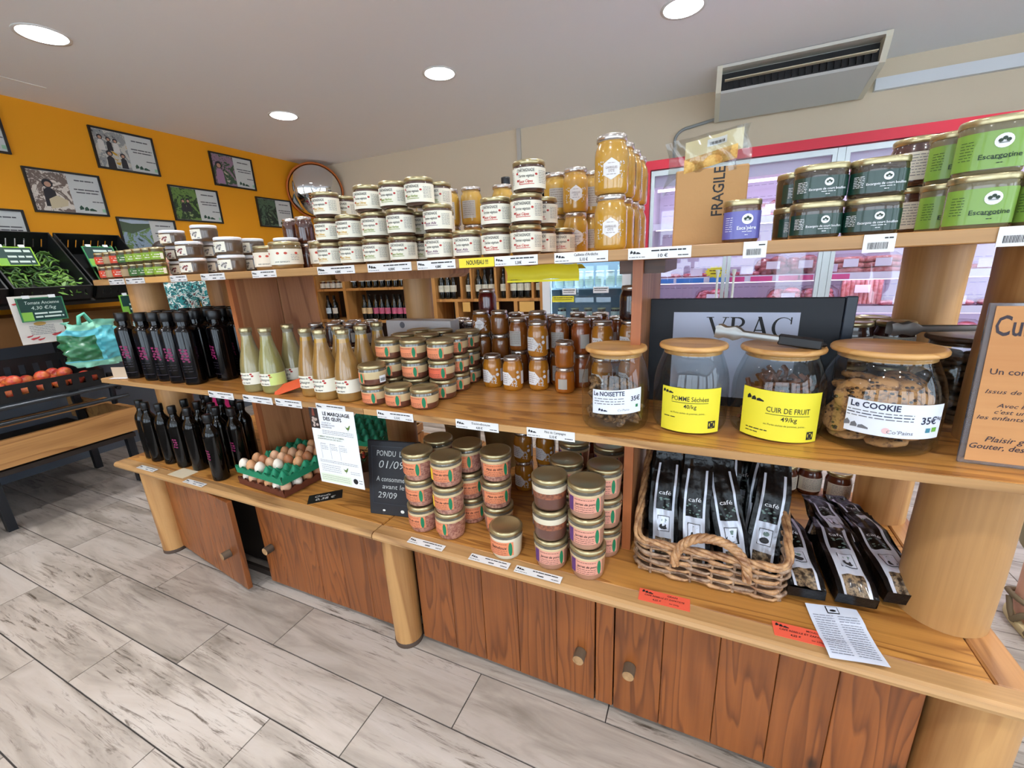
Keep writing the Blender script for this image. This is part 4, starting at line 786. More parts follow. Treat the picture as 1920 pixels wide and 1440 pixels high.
for k in range(3):
    q = MB().tube([(-.03+.012*i, .012*math.sin(1.3*i+k), .008*math.cos(1.7*i+k)) for i in range(6)], .006, 5); lm_.append(q.mesh('fruit_leather_strip', LEATH))
pile(t3, lm_, 'fruit_leather_strip', 'brown rolled strip of fruit leather inside the CUIR DE FRUIT jar', 80, .068, .015, .135, 'fruit leather strips', rg, 'dried fruit')
def cookie(s):
    r_ = random.Random(s); m = MB(); m.lathe([(.030, 0), (.038, .003), (.0405, .009), (.037, .014), (.024, .0175), (.0001, .0185)], 20); m.v = [(a*(1+.05*(r_.random()-.5)), b*(1+.05*(r_.random()-.5)), c_+.002*(r_.random()-.5)) for a, b, c_ in m.v]
    ch = MB()
    for k in range(13): a = r_.random()*6.28; q = .034*math.sqrt(r_.random()); ch.sphere((q*math.cos(a), q*math.sin(a), .0165-.0022*(q/.03)**2), .0045+.0028*r_.random(), 0, 6, 4, (1, .7, .6))
    return m.mesh('cookie_base', COOK), ch.mesh('chocolate_chips', M('chocolate', (48, 28, 18), .4))
CK = [cookie(s) for s in range(4)]
cx, cy = t4.location.x, t4.location.y; n = 0
def put_cookie(x, y, z, rot):
    global n
    t = thing('cookie', 'chocolate-chip cookie inside the largest glass jar', 'cookie', (cx+x, cy+y, ZM+z), 0, 'cookies in the large jar', rot); a, b = CK[n % 4]; n += 1; link('cookie_base', a, t); link('chocolate_chips', b, t)
for lay in range(6):
    for k in range(4):
        a = PI/2*k+.5*lay+.3; q = .052; put_cookie(q*math.cos(a), q*math.sin(a), .010+lay*.021, (rg.uniform(-.18, .18), rg.uniform(-.18, .18), rg.random()*6))
put_cookie(-.055, -.050, .118, (1.15, 0, -.7)); put_cookie(-.012, -.062, .128, (.95, .1, -.15)); put_cookie(.040, -.055, .122, (.8, -.1, .5)); put_cookie(-.070, -.03, .06, (1.2, 0, -1.0)); put_cookie(.05, .02, .135, (.3, .2, 0)); put_cookie(-.03, .03, .137, (-.2, .2, 0))
cx, cy = t5.location.x, t5.location.y
bsm = MB().lathe([(.034, 0), (.037, .003), (.037, .008), (.033, .011), (.0001, .012)], 16).mesh('dark_biscuit', BISC)
for lay in range(13):
    for k in range(3):
        a = 2.09*k+.7*lay; o = link('dark_biscuit', bsm, None, (cx+.041*math.cos(a), cy+.041*math.sin(a), ZM+.010+.0128*lay)); tag(o, 'dark round biscuit stacked in the rear glass jar', 'biscuit', 'dark biscuits in rear jar')
# tongs
STEEL2 = M('brushed_steel', (158, 158, 156), .42, .9)
def tongs(label, loc, rot, grip=True, red=False):
    t = thing('tongs', label, 'tongs', loc, 0, 'serving tongs', rot)
    for s_ in (-1, 1):
        p = [(-.145, s_*.012, .006), (-.10, s_*.017, .006), (-.04, s_*.014, .005), (.02, s_*.009, .004), (.075, s_*.004, .004)]
        q = MB()
        def arm(u, v, s_=s_): 
            x = -.150+.225*u; w_ = .012 if u < .3 else .007; yy = s_*(.004+.014*(1-u)); zz = .006-.008*(v*v)*(1 if u < .35 else .4)
            if u < .3: x += .004*math.cos(18*v); w_ = .015+.003*math.sin(40*u)
            return (x, yy+s_*zz*.5, .016+v*w_)
        q.grid(arm, 0, 1, -1, 1, 20, 6); q.obj('arm', STEEL2, t)
        if grip: MB().box(-.005, .085, min(s_*.003, s_*.013), max(s_*.003, s_*.013), .004, .028, 0, .003).obj('grip', BLACKP, t)
    MB().tube([(.070, -.006, .016), (.088, 0, .016), (.070, .006, .016)], .006, 8).obj('hinge', RED if red else BLACKP, t)
    return t
tongs('steel tongs with black grips resting on the CUIR DE FRUIT jar lid', (.175, 1.205, ZM+.2225), (0, .10, -.20)); tongs('bare steel tongs resting on the dark rear jar lid', (.60, 1.44, ZM+.2225), (0, -.02, .05), False, True)
# VRAC slate
sl = thing('slate_sign', 'black slate board with white card reading VRAC behind the bulk jars', 'sign', (.092, 1.375, ZM), -.02)
q = MB().box(-.245, .243, 0, .012, 0, .325, 0, .002); q.obj('board', M('slate_black', (26, 30, 38), .55, bump=.1, bscale=40), sl)
MB().box(.243, .268, -.004, .016, 0, .327, 0, .002).obj('board_edge', M('slate_edge', (38, 48, 62), .35), sl)
MB().box(-.175, .148, -.0018, -.0004, .03, .285).obj('white_card', M('cold_card', (196, 202, 222), .6), sl)
f_ = flat((-.012, -.0024, .245), (1, 0, 0), (0, 0, 1)); q = MB()
def stroke(a, b, w_): # slanted serif-letter stroke
    q.poly(f_, [(a[0]-w_, a[1]), (a[0]+w_, a[1]), (b[0]+w_, b[1]), (b[0]-w_, b[1])], 0)
stroke((-.062, .026), (-.042, -.03), .0045); stroke((-.020, .026), (-.040, -.03), .0016)
for a, b in ((-.072, -.052), (-.029, -.012)): q.rect(f_, a, b, .0245, .0265, 0)
stroke((-.001, .026), (-.001, -.03), .0042); q.rect(f_, -.009, .007, .0245, .0265, 0); q.rect(f_, -.009, .008, -.031, -.029, 0)
for k in range(10):
    a0, a1 = PI/2-PI*k/10, PI/2-PI*(k+1)/10; q.poly(f_, [(.012+.017*math.cos(a0), .012+.0145*math.sin(a0)), (.012+.017*math.cos(a1), .012+.0145*math.sin(a1)), (.011+.0105*math.cos(a1), .012+.011*math.sin(a1)), (.011+.0105*math.cos(a0), .012+.011*math.sin(a0))], 0)
q.rect(f_, 0, .013, .0235, .0265, 0); q.rect(f_, 0, .013, -.0025, .0005, 0); stroke((.014, -.001), (.031, -.030), .0042); q.rect(f_, .024, .040, -.031, -.029, 0)
stroke((.065, .028), (.050, -.03), .0016); stroke((.065, .028), (.083, -.03), .0045); q.rect(f_, .055, .076, -.012, -.009, 0); q.rect(f_, .043, .057, -.031, -.029, 0); q.rect(f_, .075, .092, -.031, -.029, 0)
for k in range(18):
    a0, a1 = .75+4.8*k/18, .75+4.8*(k+1)/18; w0 = .0022+.006*abs(math.sin((a0-.4)/2))**2; w1 = .0022+.006*abs(math.sin((a1-.4)/2))**2
    q.poly(f_, [(.122+.026*math.cos(a0), -.002+.029*math.sin(a0)), (.122+.026*math.cos(a1), -.002+.029*math.sin(a1)), (.122+(.026-w1)*math.cos(a1), -.002+(.029-w1*.5)*math.sin(a1)), (.122+(.026-w0)*math.cos(a0), -.002+(.029-w0*.5)*math.sin(a0))], 0)
q.rect(f_, .1395, .1425, .008, .027, 0)
q.obj('lettering', INK, sl)
for i, (x, y) in enumerate([(.393, 1.492), (.490, 1.505), (.365, 1.592), (.462, 1.604)]):
    for t in range(2): put('jar_brown', 'brown_spread_jar', (x, y, ZM+t*.1245), 'tall brown spread jar behind the slate, %s, %s' % (['front left','front right','rear left','rear right'][i], 'upper' if t else 'lower'), 'jar', -.2, 'brown spread jars')
# Cuir de fruit menu stand
ms = thing('menu_stand', 'clear stand with orange-brown menu headed Cuir at right edge', 'sign', (.622, 1.118, ZM), -.05, None, (-.08, 0, -.04))
MB().box(-.112, .112, -.003, .004, 0, .330, 0, .001).obj('clear_sleeve', M('acrylic', (214, 220, 232), .08, 0, .5, trans=.9), ms)
q = MB(); f0 = flat((0, -.0046, 0), (1, 0, 0), (0, 0, 1)); f_ = flat((0, -.0052, 0), (1, 0, 0), (0, 0, 1)); q.rect(f0, -.103, .106, .008, .324, 0)
def lt(s_, u, z, size, w_, bold=0, shear=0): q.text(s_, f_, -.103+u+w_/2, z, size, 1, bold, shear, w_)
lt('Cuir de fruit', .003, .284, .056, .172, .012); lt('Pur fruit', .058, .234, .017, .060, .004); lt('SANS', .060, .214, .018, .045, .02, .25); lt('Un concentré de fruits', .010, .195, .017, .165, .004)
lt('Issus de nos fruits', .008, .155, .012, .120, .003, .3); lt('feuilles', .066, .140, .012, .045, .003, .3); lt('Avec la nouveauté', .030, .127, .012, .110, .003, .3); lt("c'est une surprise", .028, .114, .012, .105, .003, .3); lt('les enfants, les personnes', .004, .101, .012, .165, .003, .3); lt('Plaisir gourmand', .022, .056, .016, .125, .006, .3); lt('Gouter, dessert,', .002, .040, .016, .110, .012, .3)
q.obj('menu_sheet', [wood('menu_paper', (204, 146, 90), (190, 128, 74), 'x', .7, 3, 0), M('brown_ink', (46, 34, 44), .6)], ms)
# ---------------------------------------------------------------- price strips
STRIP = M('price_strip', (226, 224, 222), .4, 0, .3)
def strip(xa, xb, y, zc, hgt, label, text1=None, price=None, paper=STRIP, tilt=0, barcode=False):
    t = thing('price_label', label, 'price label', ((xa+xb)/2, y, zc), 0, 'shelf-edge price labels', (tilt, 0, 0)); w_ = xb-xa
    MB().box(-w_/2, w_/2, 0, .0012, -hgt/2, hgt/2).obj('strip', paper, t)
    q = MB(); f_ = flat((0, -.0006, 0), (1, 0, 0), (0, 0, 1)); r_ = random.Random(int(abs(xa)*1000))
    if barcode:
        for k in range(16): q.rect(f_, -w_*.35+k*w_*.04, -w_*.35+k*w_*.04+w_*(.012+.014*r_.random()), -hgt*.32, hgt*.05, 0)
        q.words(f_, w_*.15, w_*.42, hgt*.28, .0035, 0, r_, .4)
    elif text1 == 'NOUVEAU !!!': q.text(text1, f_, w_*.03, 0, .017, 0, .02, 0, w_*.62)
    else:
        squig(q, f_, -w_*.38, hgt*.12, w_*.085, 0); q.words(f_, -w_*.48, -w_*.22, -hgt*.3, .002, 0, r_)
        if text1: q.text(text1, f_, w_*.10, hgt*.22, .0095, 0, .006, 0, w_*.44)
        else: q.words(f_, -w_*.12, w_*.42, hgt*.22, .0045, 0, r_, .35)
        if price: q.text(price, f_, w_*.06, -hgt*.24, .0105, 0, .015, 0, w_*.15)
        else: q.words(f_, -.0, w_*.14, -hgt*.24, .005, 0, r_, .3)
        q.words(f_, w_*.3, w_*.46, -hgt*.26, .003, 0, r_, .4)
    q.obj('print', INK, t)
yU = 1.0795; zU = ZU-.0135
for i, (a, b, lb, t1_, p_) in enumerate([(-2.55, -2.42, 'first price strip from left end of upper shelf edge', None, None), (-2.405, -2.255, 'second price strip from left end of upper shelf edge', None, None), (-2.06, -1.945, 'third price strip on upper shelf edge, under white-lidded terrines', None, None), (-1.85, -1.70, 'fourth price strip on upper shelf edge, under mushroom terrines', None, None), (-1.54, -1.41, 'price strip on upper shelf edge under the cream chestnut jars', None, None),
        (-1.205, -1.04, 'price strip on upper shelf edge under yellow-lettered terrines', None, '4,88€'), (-.985, -.815, 'price strip on upper shelf edge under green-lettered terrines', None, '4,88€'), (-.793, -.660, 'price strip on upper shelf edge left of yellow NOUVEAU strip', None, '4,88€'), (-.534, -.408, 'price strip on upper shelf edge right of yellow NOUVEAU strip', None, '5,30€'),
        (-.362, -.224, "price strip reading Caillette d'Ardèche on upper shelf edge", "Caillette d'Ardèche", '5,10 €'), (-.176, -.036, 'price strip below the honey and cardboard box on upper shelf edge', None, '10 €')]):
    strip(a, b, yU, zU, .0255, lb, t1_, p_)
strip(-.647, -.536, yU-.0004, zU, .025, 'yellow strip reading NOUVEAU on the upper shelf edge', 'NOUVEAU !!!', None, M('yellow_strip', (240, 216, 50), .5))
tag(MB().box(-2.25, -2.075, yU, yU+.001, zU-.011, zU+.012).obj('label_blank', M('tan_strip', (214, 160, 92), .6)), 'orange-tan blank strip on upper shelf edge near left end', 'price label')
for i, (a, b, lb) in enumerate([(.068, .112, 'barcode price tag below the violet jar'), (.276, .326, 'barcode price tag below the dark green terrines'), (.468, .520, 'barcode price tag below the lime terrines')]):
    strip(a, b, yU-.001, zU-.004, .034, lb, barcode=True)
zM = ZM-.0125
for a, b, lb, t1_, p_ in [(-1.86, -1.70, 'price strip on middle shelf edge below the oil bottles', None, None), (-1.645, -1.475, 'price strip on middle shelf edge below greenish velouté bottles', None, None), (-1.46, -1.32, 'price strip on middle shelf edge left of the egg poster', None, None), (-1.25, -1.11, 'price strip on middle shelf edge above the egg poster', None, None),
        (-.972, -.825, 'price strip on middle shelf edge below the orange-labelled pâté', None, '5,10 €'), (-.668, -.523, 'price strip on middle shelf edge reading Saindoux', 'Saindoux', '4,00 €'), (-.435, -.295, 'price strip reading Pâté de Campagne on middle shelf edge', 'Pâté de Campagne', '5,10 €')]:
    strip(a, b, MF(b)-.0056-.0125*(b-a)*.5, zM, .028, lb, t1_, p_)
# price strips lying on the bottom shelf edge
for xa, xb, y, lb in [(-2.50, -2.36, .965, 'price strip lying flat at left end of bottom shelf'), (-2.10, -1.96, .955, 'price strip lying flat below the egg trays on bottom shelf'), (-.853, -.715, .963, 'price strip lying in front of the pâté de tête stacks'), (-.617, -.482, .962, 'price strip lying in front of the lard jar'), (-.462, -.318, .962, 'price strip lying in front of the jarret jars')]:
    strip(xa, xb, y, ZB+.0035, .026, lb, None, None, STRIP, -PI/2+.08)
for xa, xb, y, lb in [(-.108, .020, .995, 'GRAIN'), (.206, .330, .998, 'MOULU')]:
    t = thing('red_price_card', 'orange-red coffee price card headed %s on bottom shelf' % lb, 'price card', ((xa+xb)/2, y, ZB+.002), 0, 'red coffee price cards', (-PI/2+.05, 0, .03)); w_ = xb-xa
    MB().box(-w_/2, w_/2, 0, .0012, -.021, .021).obj('card', M('orange_red_card', (232, 92, 66), .6), t); q = MB(); f_ = flat((0, -.0006, 0), (1, 0, 0), (0, 0, 1))
    squig(q, f_, -.042, .012, .014, 0); q.text(lb, f_, .020, .012, .008, 0, .01, .2, .026); q.text('CAFÉ REBELLE ET ZAPATISTE', f_, 0, .001, .0075, 0, .008, .2, .10); q.text('4,25 €', f_, -.018, -.011, .0085, 0, .015, .2, .022); q.text('les 250g', f_, .025, -.012, .006, 0, .004, .2, .024); q.obj('print', INK, t)
# small cards at left
tag(MB().box(-.06, .06, -.035, .035, 0, .001).obj('card', M('ivory_card', (214, 200, 172), .7)), 'ivory card lying in front of the bottom oil bottles', 'card').location = (-2.20, 1.0, ZB)
cc = thing('folded_card', 'small folded white card at left end of middle shelf', 'card', (-2.60, 1.045, ZM), .3); MB().box(-.05, .05, -.001, .0, 0, .052).obj('upright_leaf', M('tan_paper', (196, 172, 146), .7), cc); MB().quad((-.05, 0, .001), (.05, 0, .001), (.06, -.035, .002), (-.04, -.035, .002)).obj('lying_leaf', PAPER, cc)
# ---------------------------------------------------------------- bottom shelf
br = [[(-2.577,1.068),(-2.497,1.056),(-2.392,1.062),(-2.279,1.06),(-2.168,1.066),(-1.958,1.032)], [(-2.345,1.150),(-2.235,1.148),(-2.125,1.150),(-2.04,1.118),(-2.395,1.27)], [(-2.30,1.24),(-2.20,1.24),(-2.10,1.24),(-2.0,1.21),(-1.95,1.13)]]
for j, row in enumerate(br):
    for i, (x, y) in enumerate(row):
        oil('oilB' if (i > 2 or j) and (i+j) % 3 != 1 else 'oilB_plain', x, y, ZB, 'round-shouldered dark oil bottle, %s from left in %s row, bottom shelf' % (ORD[i], ['front','second','third','rear'][j]), 'dark oil bottles on bottom shelf', .3+J(.3))
# egg trays
def tray_mesh(mat):
    N = 6; P = .052; m = MB()
    def z(x, y):
        cx_, cy_ = math.cos(2*PI*x/P), math.cos(2*PI*y/P); return .028+.022*cx_*cy_*1.0-.004*(cx_+cy_)
    m.grid(lambda u, v: (u, v, z(u, v)), -.156, .156, -.156, .156, 48, 48); L_ = .156
    m.grid(lambda u, v: (u, -L_-.003*v, .004+.03*v+.004*math.cos(2*PI*u/P)*v), -L_, L_, 0, 1, 48, 2); m.grid(lambda u, v: (u, L_+.003*v, .004+.03*v+.004*math.cos(2*PI*u/P)*v), -L_, L_, 0, 1, 48, 2)
    m.grid(lambda u, v: (-L_-.003*v, u, .004+.03*v+.004*math.cos(2*PI*u/P)*v), -L_, L_, 0, 1, 48, 2); m.grid(lambda u, v: (L_+.003*v, u, .004+.03*v+.004*math.cos(2*PI*u/P)*v), -L_, L_, 0, 1, 48, 2)
    return m.mesh('tray', mat)
gt, btm = tray_mesh(M('green_pulp', (14, 130, 92), .6)), tray_mesh(M('brown_pulp', (98, 46, 26), .6))
EX, EY, EZ, ER = -1.655, 1.170, ZB, -.06
o = tag(link('egg_tray', btm, None, (EX, EY, EZ), ER), 'brown plastic egg tray at the bottom of the egg stack', 'egg tray'); o = tag(link('egg_tray', gt, None, (EX, EY, EZ+.055), ER), 'green plastic egg tray on top of the egg stack', 'egg tray')
em = MB().lathe([(.0001, 0), (.008, .0012), (.0145, .005), (.0195, .012), (.0215, .021), (.0205, .031), (.0165, .041), (.010, .049), (.0045, .0525), (.0001, .0535)], 16)
EC = [M('egg_white', (236, 222, 204), .45), M('egg_tan', (206, 150, 104), .45), M('egg_brown', (180, 116, 76), .45), M('egg_pink', (218, 172, 136), .45)]; ems = [em.mesh('egg', c_) for c_ in EC]; en = ['whitish','tan','brown','pinkish']
full = [(0,0,0),(1,0,1),(2,0,0),(1,1,2),(0,1,1),(2,1,3),(3,1,0),(1,2,3),(2,2,3),(3,2,2),(4,2,1),(1,3,1),(2,3,3),(3,3,1),(4,3,2),(2,4,2),(3,4,3),(4,4,1),(5,4,2),(3,5,1),(4,5,2),(5,5,3),(2,5,1)]
ca, sa = math.cos(ER), math.sin(ER)
def egg_at(i, j, zb, k, lb, grp):
    u, v = -.13+.052*i, -.13+.052*j; o = tag(link('egg', ems[k], None, (EX+u*ca-v*sa, EY+u*sa+v*ca, zb)), lb, 'egg', grp); o.rotation_euler = (J(.15), J(.15), RND.random()*6)
for (i, j, k) in full: egg_at(i, j, EZ+.055+.012, k, '%s egg in green tray, %s row from front, %s place from left' % (en[k], ORD[j], ORD[i]), 'eggs in the green tray')
for i in range(6):
    for j in range(6):
        if i == 5 or j == 0: egg_at(i, j, EZ+.012, (i*3+j) % 4, 'egg in the lower brown tray, peeping under the green tray', 'eggs in the brown tray')
# egg poster hanging from the middle shelf edge
ep = thing('egg_poster', 'white hanging poster LE MARQUAGE DES ŒUFS with small egg photograph', 'poster', (-1.178, 1.0125, .911), 0, None, (0, 0, .02))
q = MB(); q.box(-.105, .105, 0, .0012, -.297, 0, 0); f_ = flat((0, -.0006, 0), (1, 0, 0), (0, 0, 1)); r_ = random.Random(4)
q.rect(f_, -.105, -.062, -.078, -.0005, 1)
f3 = flat((0, -.0012, 0), (1, 0, 0), (0, 0, 1))
for k in range(11): q.disc(f3, -.094+r_.random()*.024, -.036-.034*r_.random(), .0055, 4, 8)
q.poly(f3, [(-.088, -.002), (-.081, -.002), (-.078, -.03), (-.092, -.03)], 5)
q.text('LE MARQUAGE', f_, .022, -.018, .0185, 2, .03, 0, .125); q.text('DES ŒUFS', f_, .002, -.037, .0185, 2, .03, 0, .085)
for k, s_ in enumerate(['CE QUE DIT LA', 'RÉGLEMENTATION', 'EUROPÉENNE']): q.text(s_, f_, -.030+.007*(k == 1), -.053-.0085*k, .0075, 3, .004, 0, [.045, .062, .046][k])
def hen(u, v, s_): q.poly(f_, [(u-s_, v+.5*s_), (u-.6*s_, v-.3*s_), (u, v-.7*s_), (u+.5*s_, v-.2*s_), (u+.9*s_, v+.9*s_), (u+.45*s_, v+.75*s_), (u+.1*s_, v+.2*s_), (u-.5*s_, v+.15*s_)], 6); q.rect(f_, u-.1*s_, u+.0*s_, v-1.1*s_, v-.6*s_, 6)
hen(.070, -.063, .0125); hen(.030, -.232, .0125)
for k in range(3): q.words(f_, -.055, .09, -.083-.006*k, .0022, 3, r_)
q.text('COMMENT DÉCRYPTER LE NUMÉRO', f_, -.02, -.108, .0072, 6, .004, 0, .125); q.text("D'IDENTIFICATION DES ŒUFS ?", f_, -.025, -.117, .0072, 6, .004, 0, .115)
for k, u in enumerate((-.075, -.030, .014)):
    q.rect(f_, u, u+.0008, -.195, -.135, 3); q.text(['Premier', 'Deuxième', 'Troisième'][k], f_, u+.014, -.136, .006, 3, .004, 0, .024)
    for j in range(3): q.words(f_, u+.004, u+.034, -.145-.006*j, .002, 3, r_)
for k in range(2): q.words(f_, -.09, .09, -.203-.006*k, .0022, 3, r_)
for k in range(4): q.words(f_, -.088, .005, -.222-.008*k, .002, 3, r_)
q.rect(f_, -.100, .048, -.290, -.258, 7)
for k in range(3): q.words(f3, -.094, .04, -.265-.008*k, .0018, 3, r_)
q.disc(f_, .068, -.270, .011, 2, 14); q.words(f_, .084, .10, -.265, .004, 3, r_, .3); q.words(f_, .084, .10, -.275, .004, 3, r_, .3); q.words(f_, .05, .095, -.235, .002, 3, r_); q.words(f_, .05, .095, -.242, .002, 3, r_)
q.obj('sheet', [M('poster_white', (236, 236, 238), .55), M('photo_dark', (44, 30, 26), .6), INK, GREYTXT, M('photo_eggs', (196, 176, 164), .6), M('photo_sleeve', (120, 56, 40), .6), M('olive_green', (92, 120, 48), .6), M('pale_green_box', (222, 230, 206), .6)], ep)
bc = thing('black_card', 'small black price card with white handwriting lying below the egg poster', 'price card', (-1.36, 1.075, ZB), .75); MB().box(-.065, .065, -.035, .035, 0, .0015).obj('card', BLACKP, bc)
q = MB(); f_ = flat((0, 0, .002), (1, 0, 0), (0, 1, 0)); q.text('Oeufs', f_, -.012, .012, .022, 0, 0, .2, .06); q.text('0,38 €', f_, 0, -.014, .024, 0, 0, .2, .075); q.obj('chalk', M('chalk_white', (214, 214, 210), .9), bc)
# laying-date blackboard
bb = thing('blackboard', 'small blackboard chalked PONDU LE 01/09 leaning on bottom shelf', 'blackboard', (-1.000, 1.060, ZB), 0, None, (-.16, 0, .16))
MB().box(-.098, .098, 0, .010, 0, .285, 0, .003).obj('board', M('blackboard_black', (26, 26, 31), .6, bump=.05), bb)
q = MB(); q.box(-.080, .080, -.0015, 0, .044, .0455).box(-.080, .080, -.0015, 0, .2625, .264).box(-.0805, -.079, -.0015, 0, .044, .264).box(.079, .0805, -.0015, 0, .044, .264); q.obj('groove', M('groove_grey', (52, 54, 62), .5), bb)
MB().box(.098, .118, -.004, .014, .262, .287, 0, .004).obj('clamp', BLACKP, bb); MB().box(-.03, .03, .012, .10, 0, .006).obj('prop_leg', BLACKP, bb)
q = MB(); f_ = flat((0, -.0018, 0), (1, 0, 0), (0, 0, 1)); q.text('PONDU  LE', f_, -.002, .237, .030, 0, 0, .15, .115); q.text('01/09', f_, -.002, .195, .042, 0, -.006, .25, .105); q.text('A consommer', f_, -.002, .140, .027, 0, 0, .15, .125); q.text('avant le :', f_, .012, .112, .026, 0, 0, .15, .105); q.text('29/09', f_, -.022, .078, .034, 0, 0, .2, .080)
q.disc(f_, -.036, .020, .006, 1, 8, .6); q.disc(f_, .040, .021, .008, 1, 8, .8); q.obj('chalk', [M('chalk', (186, 188, 186), .9), M('chip_white', (222, 222, 216), .8)], bb)
# pâté and jarret stacks
PB = .0985
def stack(x, y, kinds, lb, rz=.25, nm_='pate_jar'):
    for t, kn in enumerate(kinds):
        put(kn, nm_, (x+J(.003), y+J(.003), ZB+t*PB), '%s, %s of its stack' % (lb, TIER[t] if len(kinds) == 3 else ['only jar','upper jar','x'][t]) if len(kinds) > 1 else lb, 'jar', rz+J(.08), 'pâté jars on bottom shelf')
stack(-.852, 1.056, ['pb_tete', 'pb_tete', 'pb_tete'], 'gold-lidded pâté jar beside the blackboard', .3); stack(-.738, 1.050, ['pb_turn', 'pb_yel', 'pb_yel'], 'gold-lidded pâté jar, second stack from blackboard', .42)
stack(-.845, 1.166, ['pb_tete']*3, 'gold-lidded pâté jar behind the blackboard stack', .4); stack(-.716, 1.158, ['pb_tete', 'pb_tete', 'pb_turn'], 'gold-lidded pâté jar behind the yellow-striped stack', .9); stack(-.600, 1.135, ['pb_tete', 'pb_tete', 'pb_tete'], 'gold-lidded pâté jar, rightmost of the pâté group', .8)
put('pb_saindoux', 'lard_jar', (-.543, 1.010+.083, ZB), 'single white lard jar labelled Saindoux standing alone', 'jar', .12) if False else put('pb_saindoux', 'lard_jar', (-.520, 1.030, ZB), 'single white lard jar labelled Saindoux standing alone', 'jar', .15)
stack(-.376, 1.036, ['pb_jarret', 'pb_back', 'pb_back'], 'jarret jar, front left stack by the divider', .42); stack(-.262, 1.036, ['pb_jarret']*3, 'purple-striped jarret jar, front right stack', .38)
stack(-.358, 1.150, ['pb_jarret']*3, 'jarret jar, second row left stack by the divider', .3); stack(-.240, 1.148, ['pb_jarret']*3, 'jarret jar, second row right stack by the divider', .3)
for i, x in enumerate((-.375, -.255)):
    for t in range(3): put('pb_jarret', 'pate_jar', (x, 1.30, ZB+t*PB), 'jarret jar in the dark rear row against the divider, %s, %s' % (['left','right'][i], TIER[t]), 'jar', .2, 'pâté jars on bottom shelf')
for i, (x, y) in enumerate([(-.62, 1.42), (-.53, 1.43), (-.47, 1.36), (-.66, 1.52), (-.56, 1.53), (-.45, 1.47), (-.36, 1.43)]):
    for t in range(2 if i not in (2,) else 1): put('hon_side' if i < 4 else 'hon_back', 'honey_jar', (x, y, ZB+t*.1255), 'honey jar in the shade at back of bottom shelf, %s, %s' % (ORD[i], 'upper' if t else 'lower'), 'honey jar', .2, 'honey jars at back of bottom shelf')
# rear of the bottom shelf: pails, crate of greens and a spare egg tray
for x, y, q_ in ((-.98, 1.56, 'left'), (-.80, 1.60, 'right')):
    t = thing('pail', 'olive metal pail behind the pâté stacks, %s' % q_, 'pail', (x, y, ZB), 0, 'olive pails'); MB().lathe([(.068, 0), (.085, .20), (.088, .203), (.085, .206), (.080, .20), (.064, .01)], 26).obj('body', M('olive_pail', (136, 116, 76), .5), t); MB().tube([(.087*math.cos(a), .087*math.sin(a), .20) for a in [2*PI*k/24 for k in range(24)]], .003, 6, closed=True).obj('rim', M('olive_rim', (150, 132, 92), .5), t)
o = tag(link('egg_tray', gt, None, (-1.50, 1.52, ZB+.105), .1), 'empty green egg tray on the crate at back of bottom shelf', 'egg tray'); o.rotation_euler = (.12, 0, .1)
cr = thing('crate', 'low wooden crate under the rear green egg tray', 'crate', (-1.50, 1.56, ZB), .1); 
for z_ in (.0, .05): MB().box(-.18, .18, -.15, -.14, z_, z_+.04).obj('slat', RACK, cr); MB().box(-.18, .18, .14, .15, z_, z_+.04).obj('slat', RACK, cr); MB().box(-.18, -.17, -.14, .14, z_, z_+.04).obj('slat', RACK, cr); MB().box(.17, .18, -.14, .14, z_, z_+.04).obj('slat', RACK, cr)
bq = thing('herb_bunch', 'dark green herb bunch with red flowers in paper, behind the blackboard', 'herbs', (-1.26, 1.24, ZB)); q = MB(); r_ = random.Random(8)
for k in range(90):
    a = r_.random()*6.28; e = r_.uniform(.03, .11); z_ = r_.uniform(.03, .15); p = Vector((e*math.cos(a), e*.8*math.sin(a), z_)); d = Vector((r_.uniform(-1, 1), r_.uniform(-1, 1), r_.uniform(0, 1)))*.018; n_ = Vector((r_.uniform(-1, 1), r_.uniform(-1, 1), r_.uniform(-1, 1)))*.006; q.quad(p-n_, p+d*.5-n_*.2, p+d, p+d*.5+n_, 0)
q.obj('leaves', M('herb_green', (48, 76, 36), .6), bq); q = MB()
for k in range(16): a = r_.random()*6.28; q.sphere((.08*math.cos(a), .07*math.sin(a), r_.uniform(.11, .16)), .007, 0, 6, 4)
q.obj('flowers', M('flower_red', (190, 60, 40), .6), bq); MB().lathe([(.05, 0), (.075, .04), (.10, .09), (.105, .10)], 18, caps=False).obj('wrapping', M('brown_wrap', (88, 60, 40), .8), bq)
# jars standing at the far side behind the coffee
for i, (x, y) in enumerate([(.325, 1.74), (.405, 1.755), (.488, 1.73)]): put('jar_rear', 'jar', (x, y, ZB), 'cream-labelled jar at far side of bottom shelf, %s' % ['left','middle','right'][i], 'jar', .2, 'jars at far side of bottom shelf')
put('jar_rear', 'jar', (.17, 1.50, ZB), 'small pale-labelled jar just behind the coffee basket', 'jar', .2)
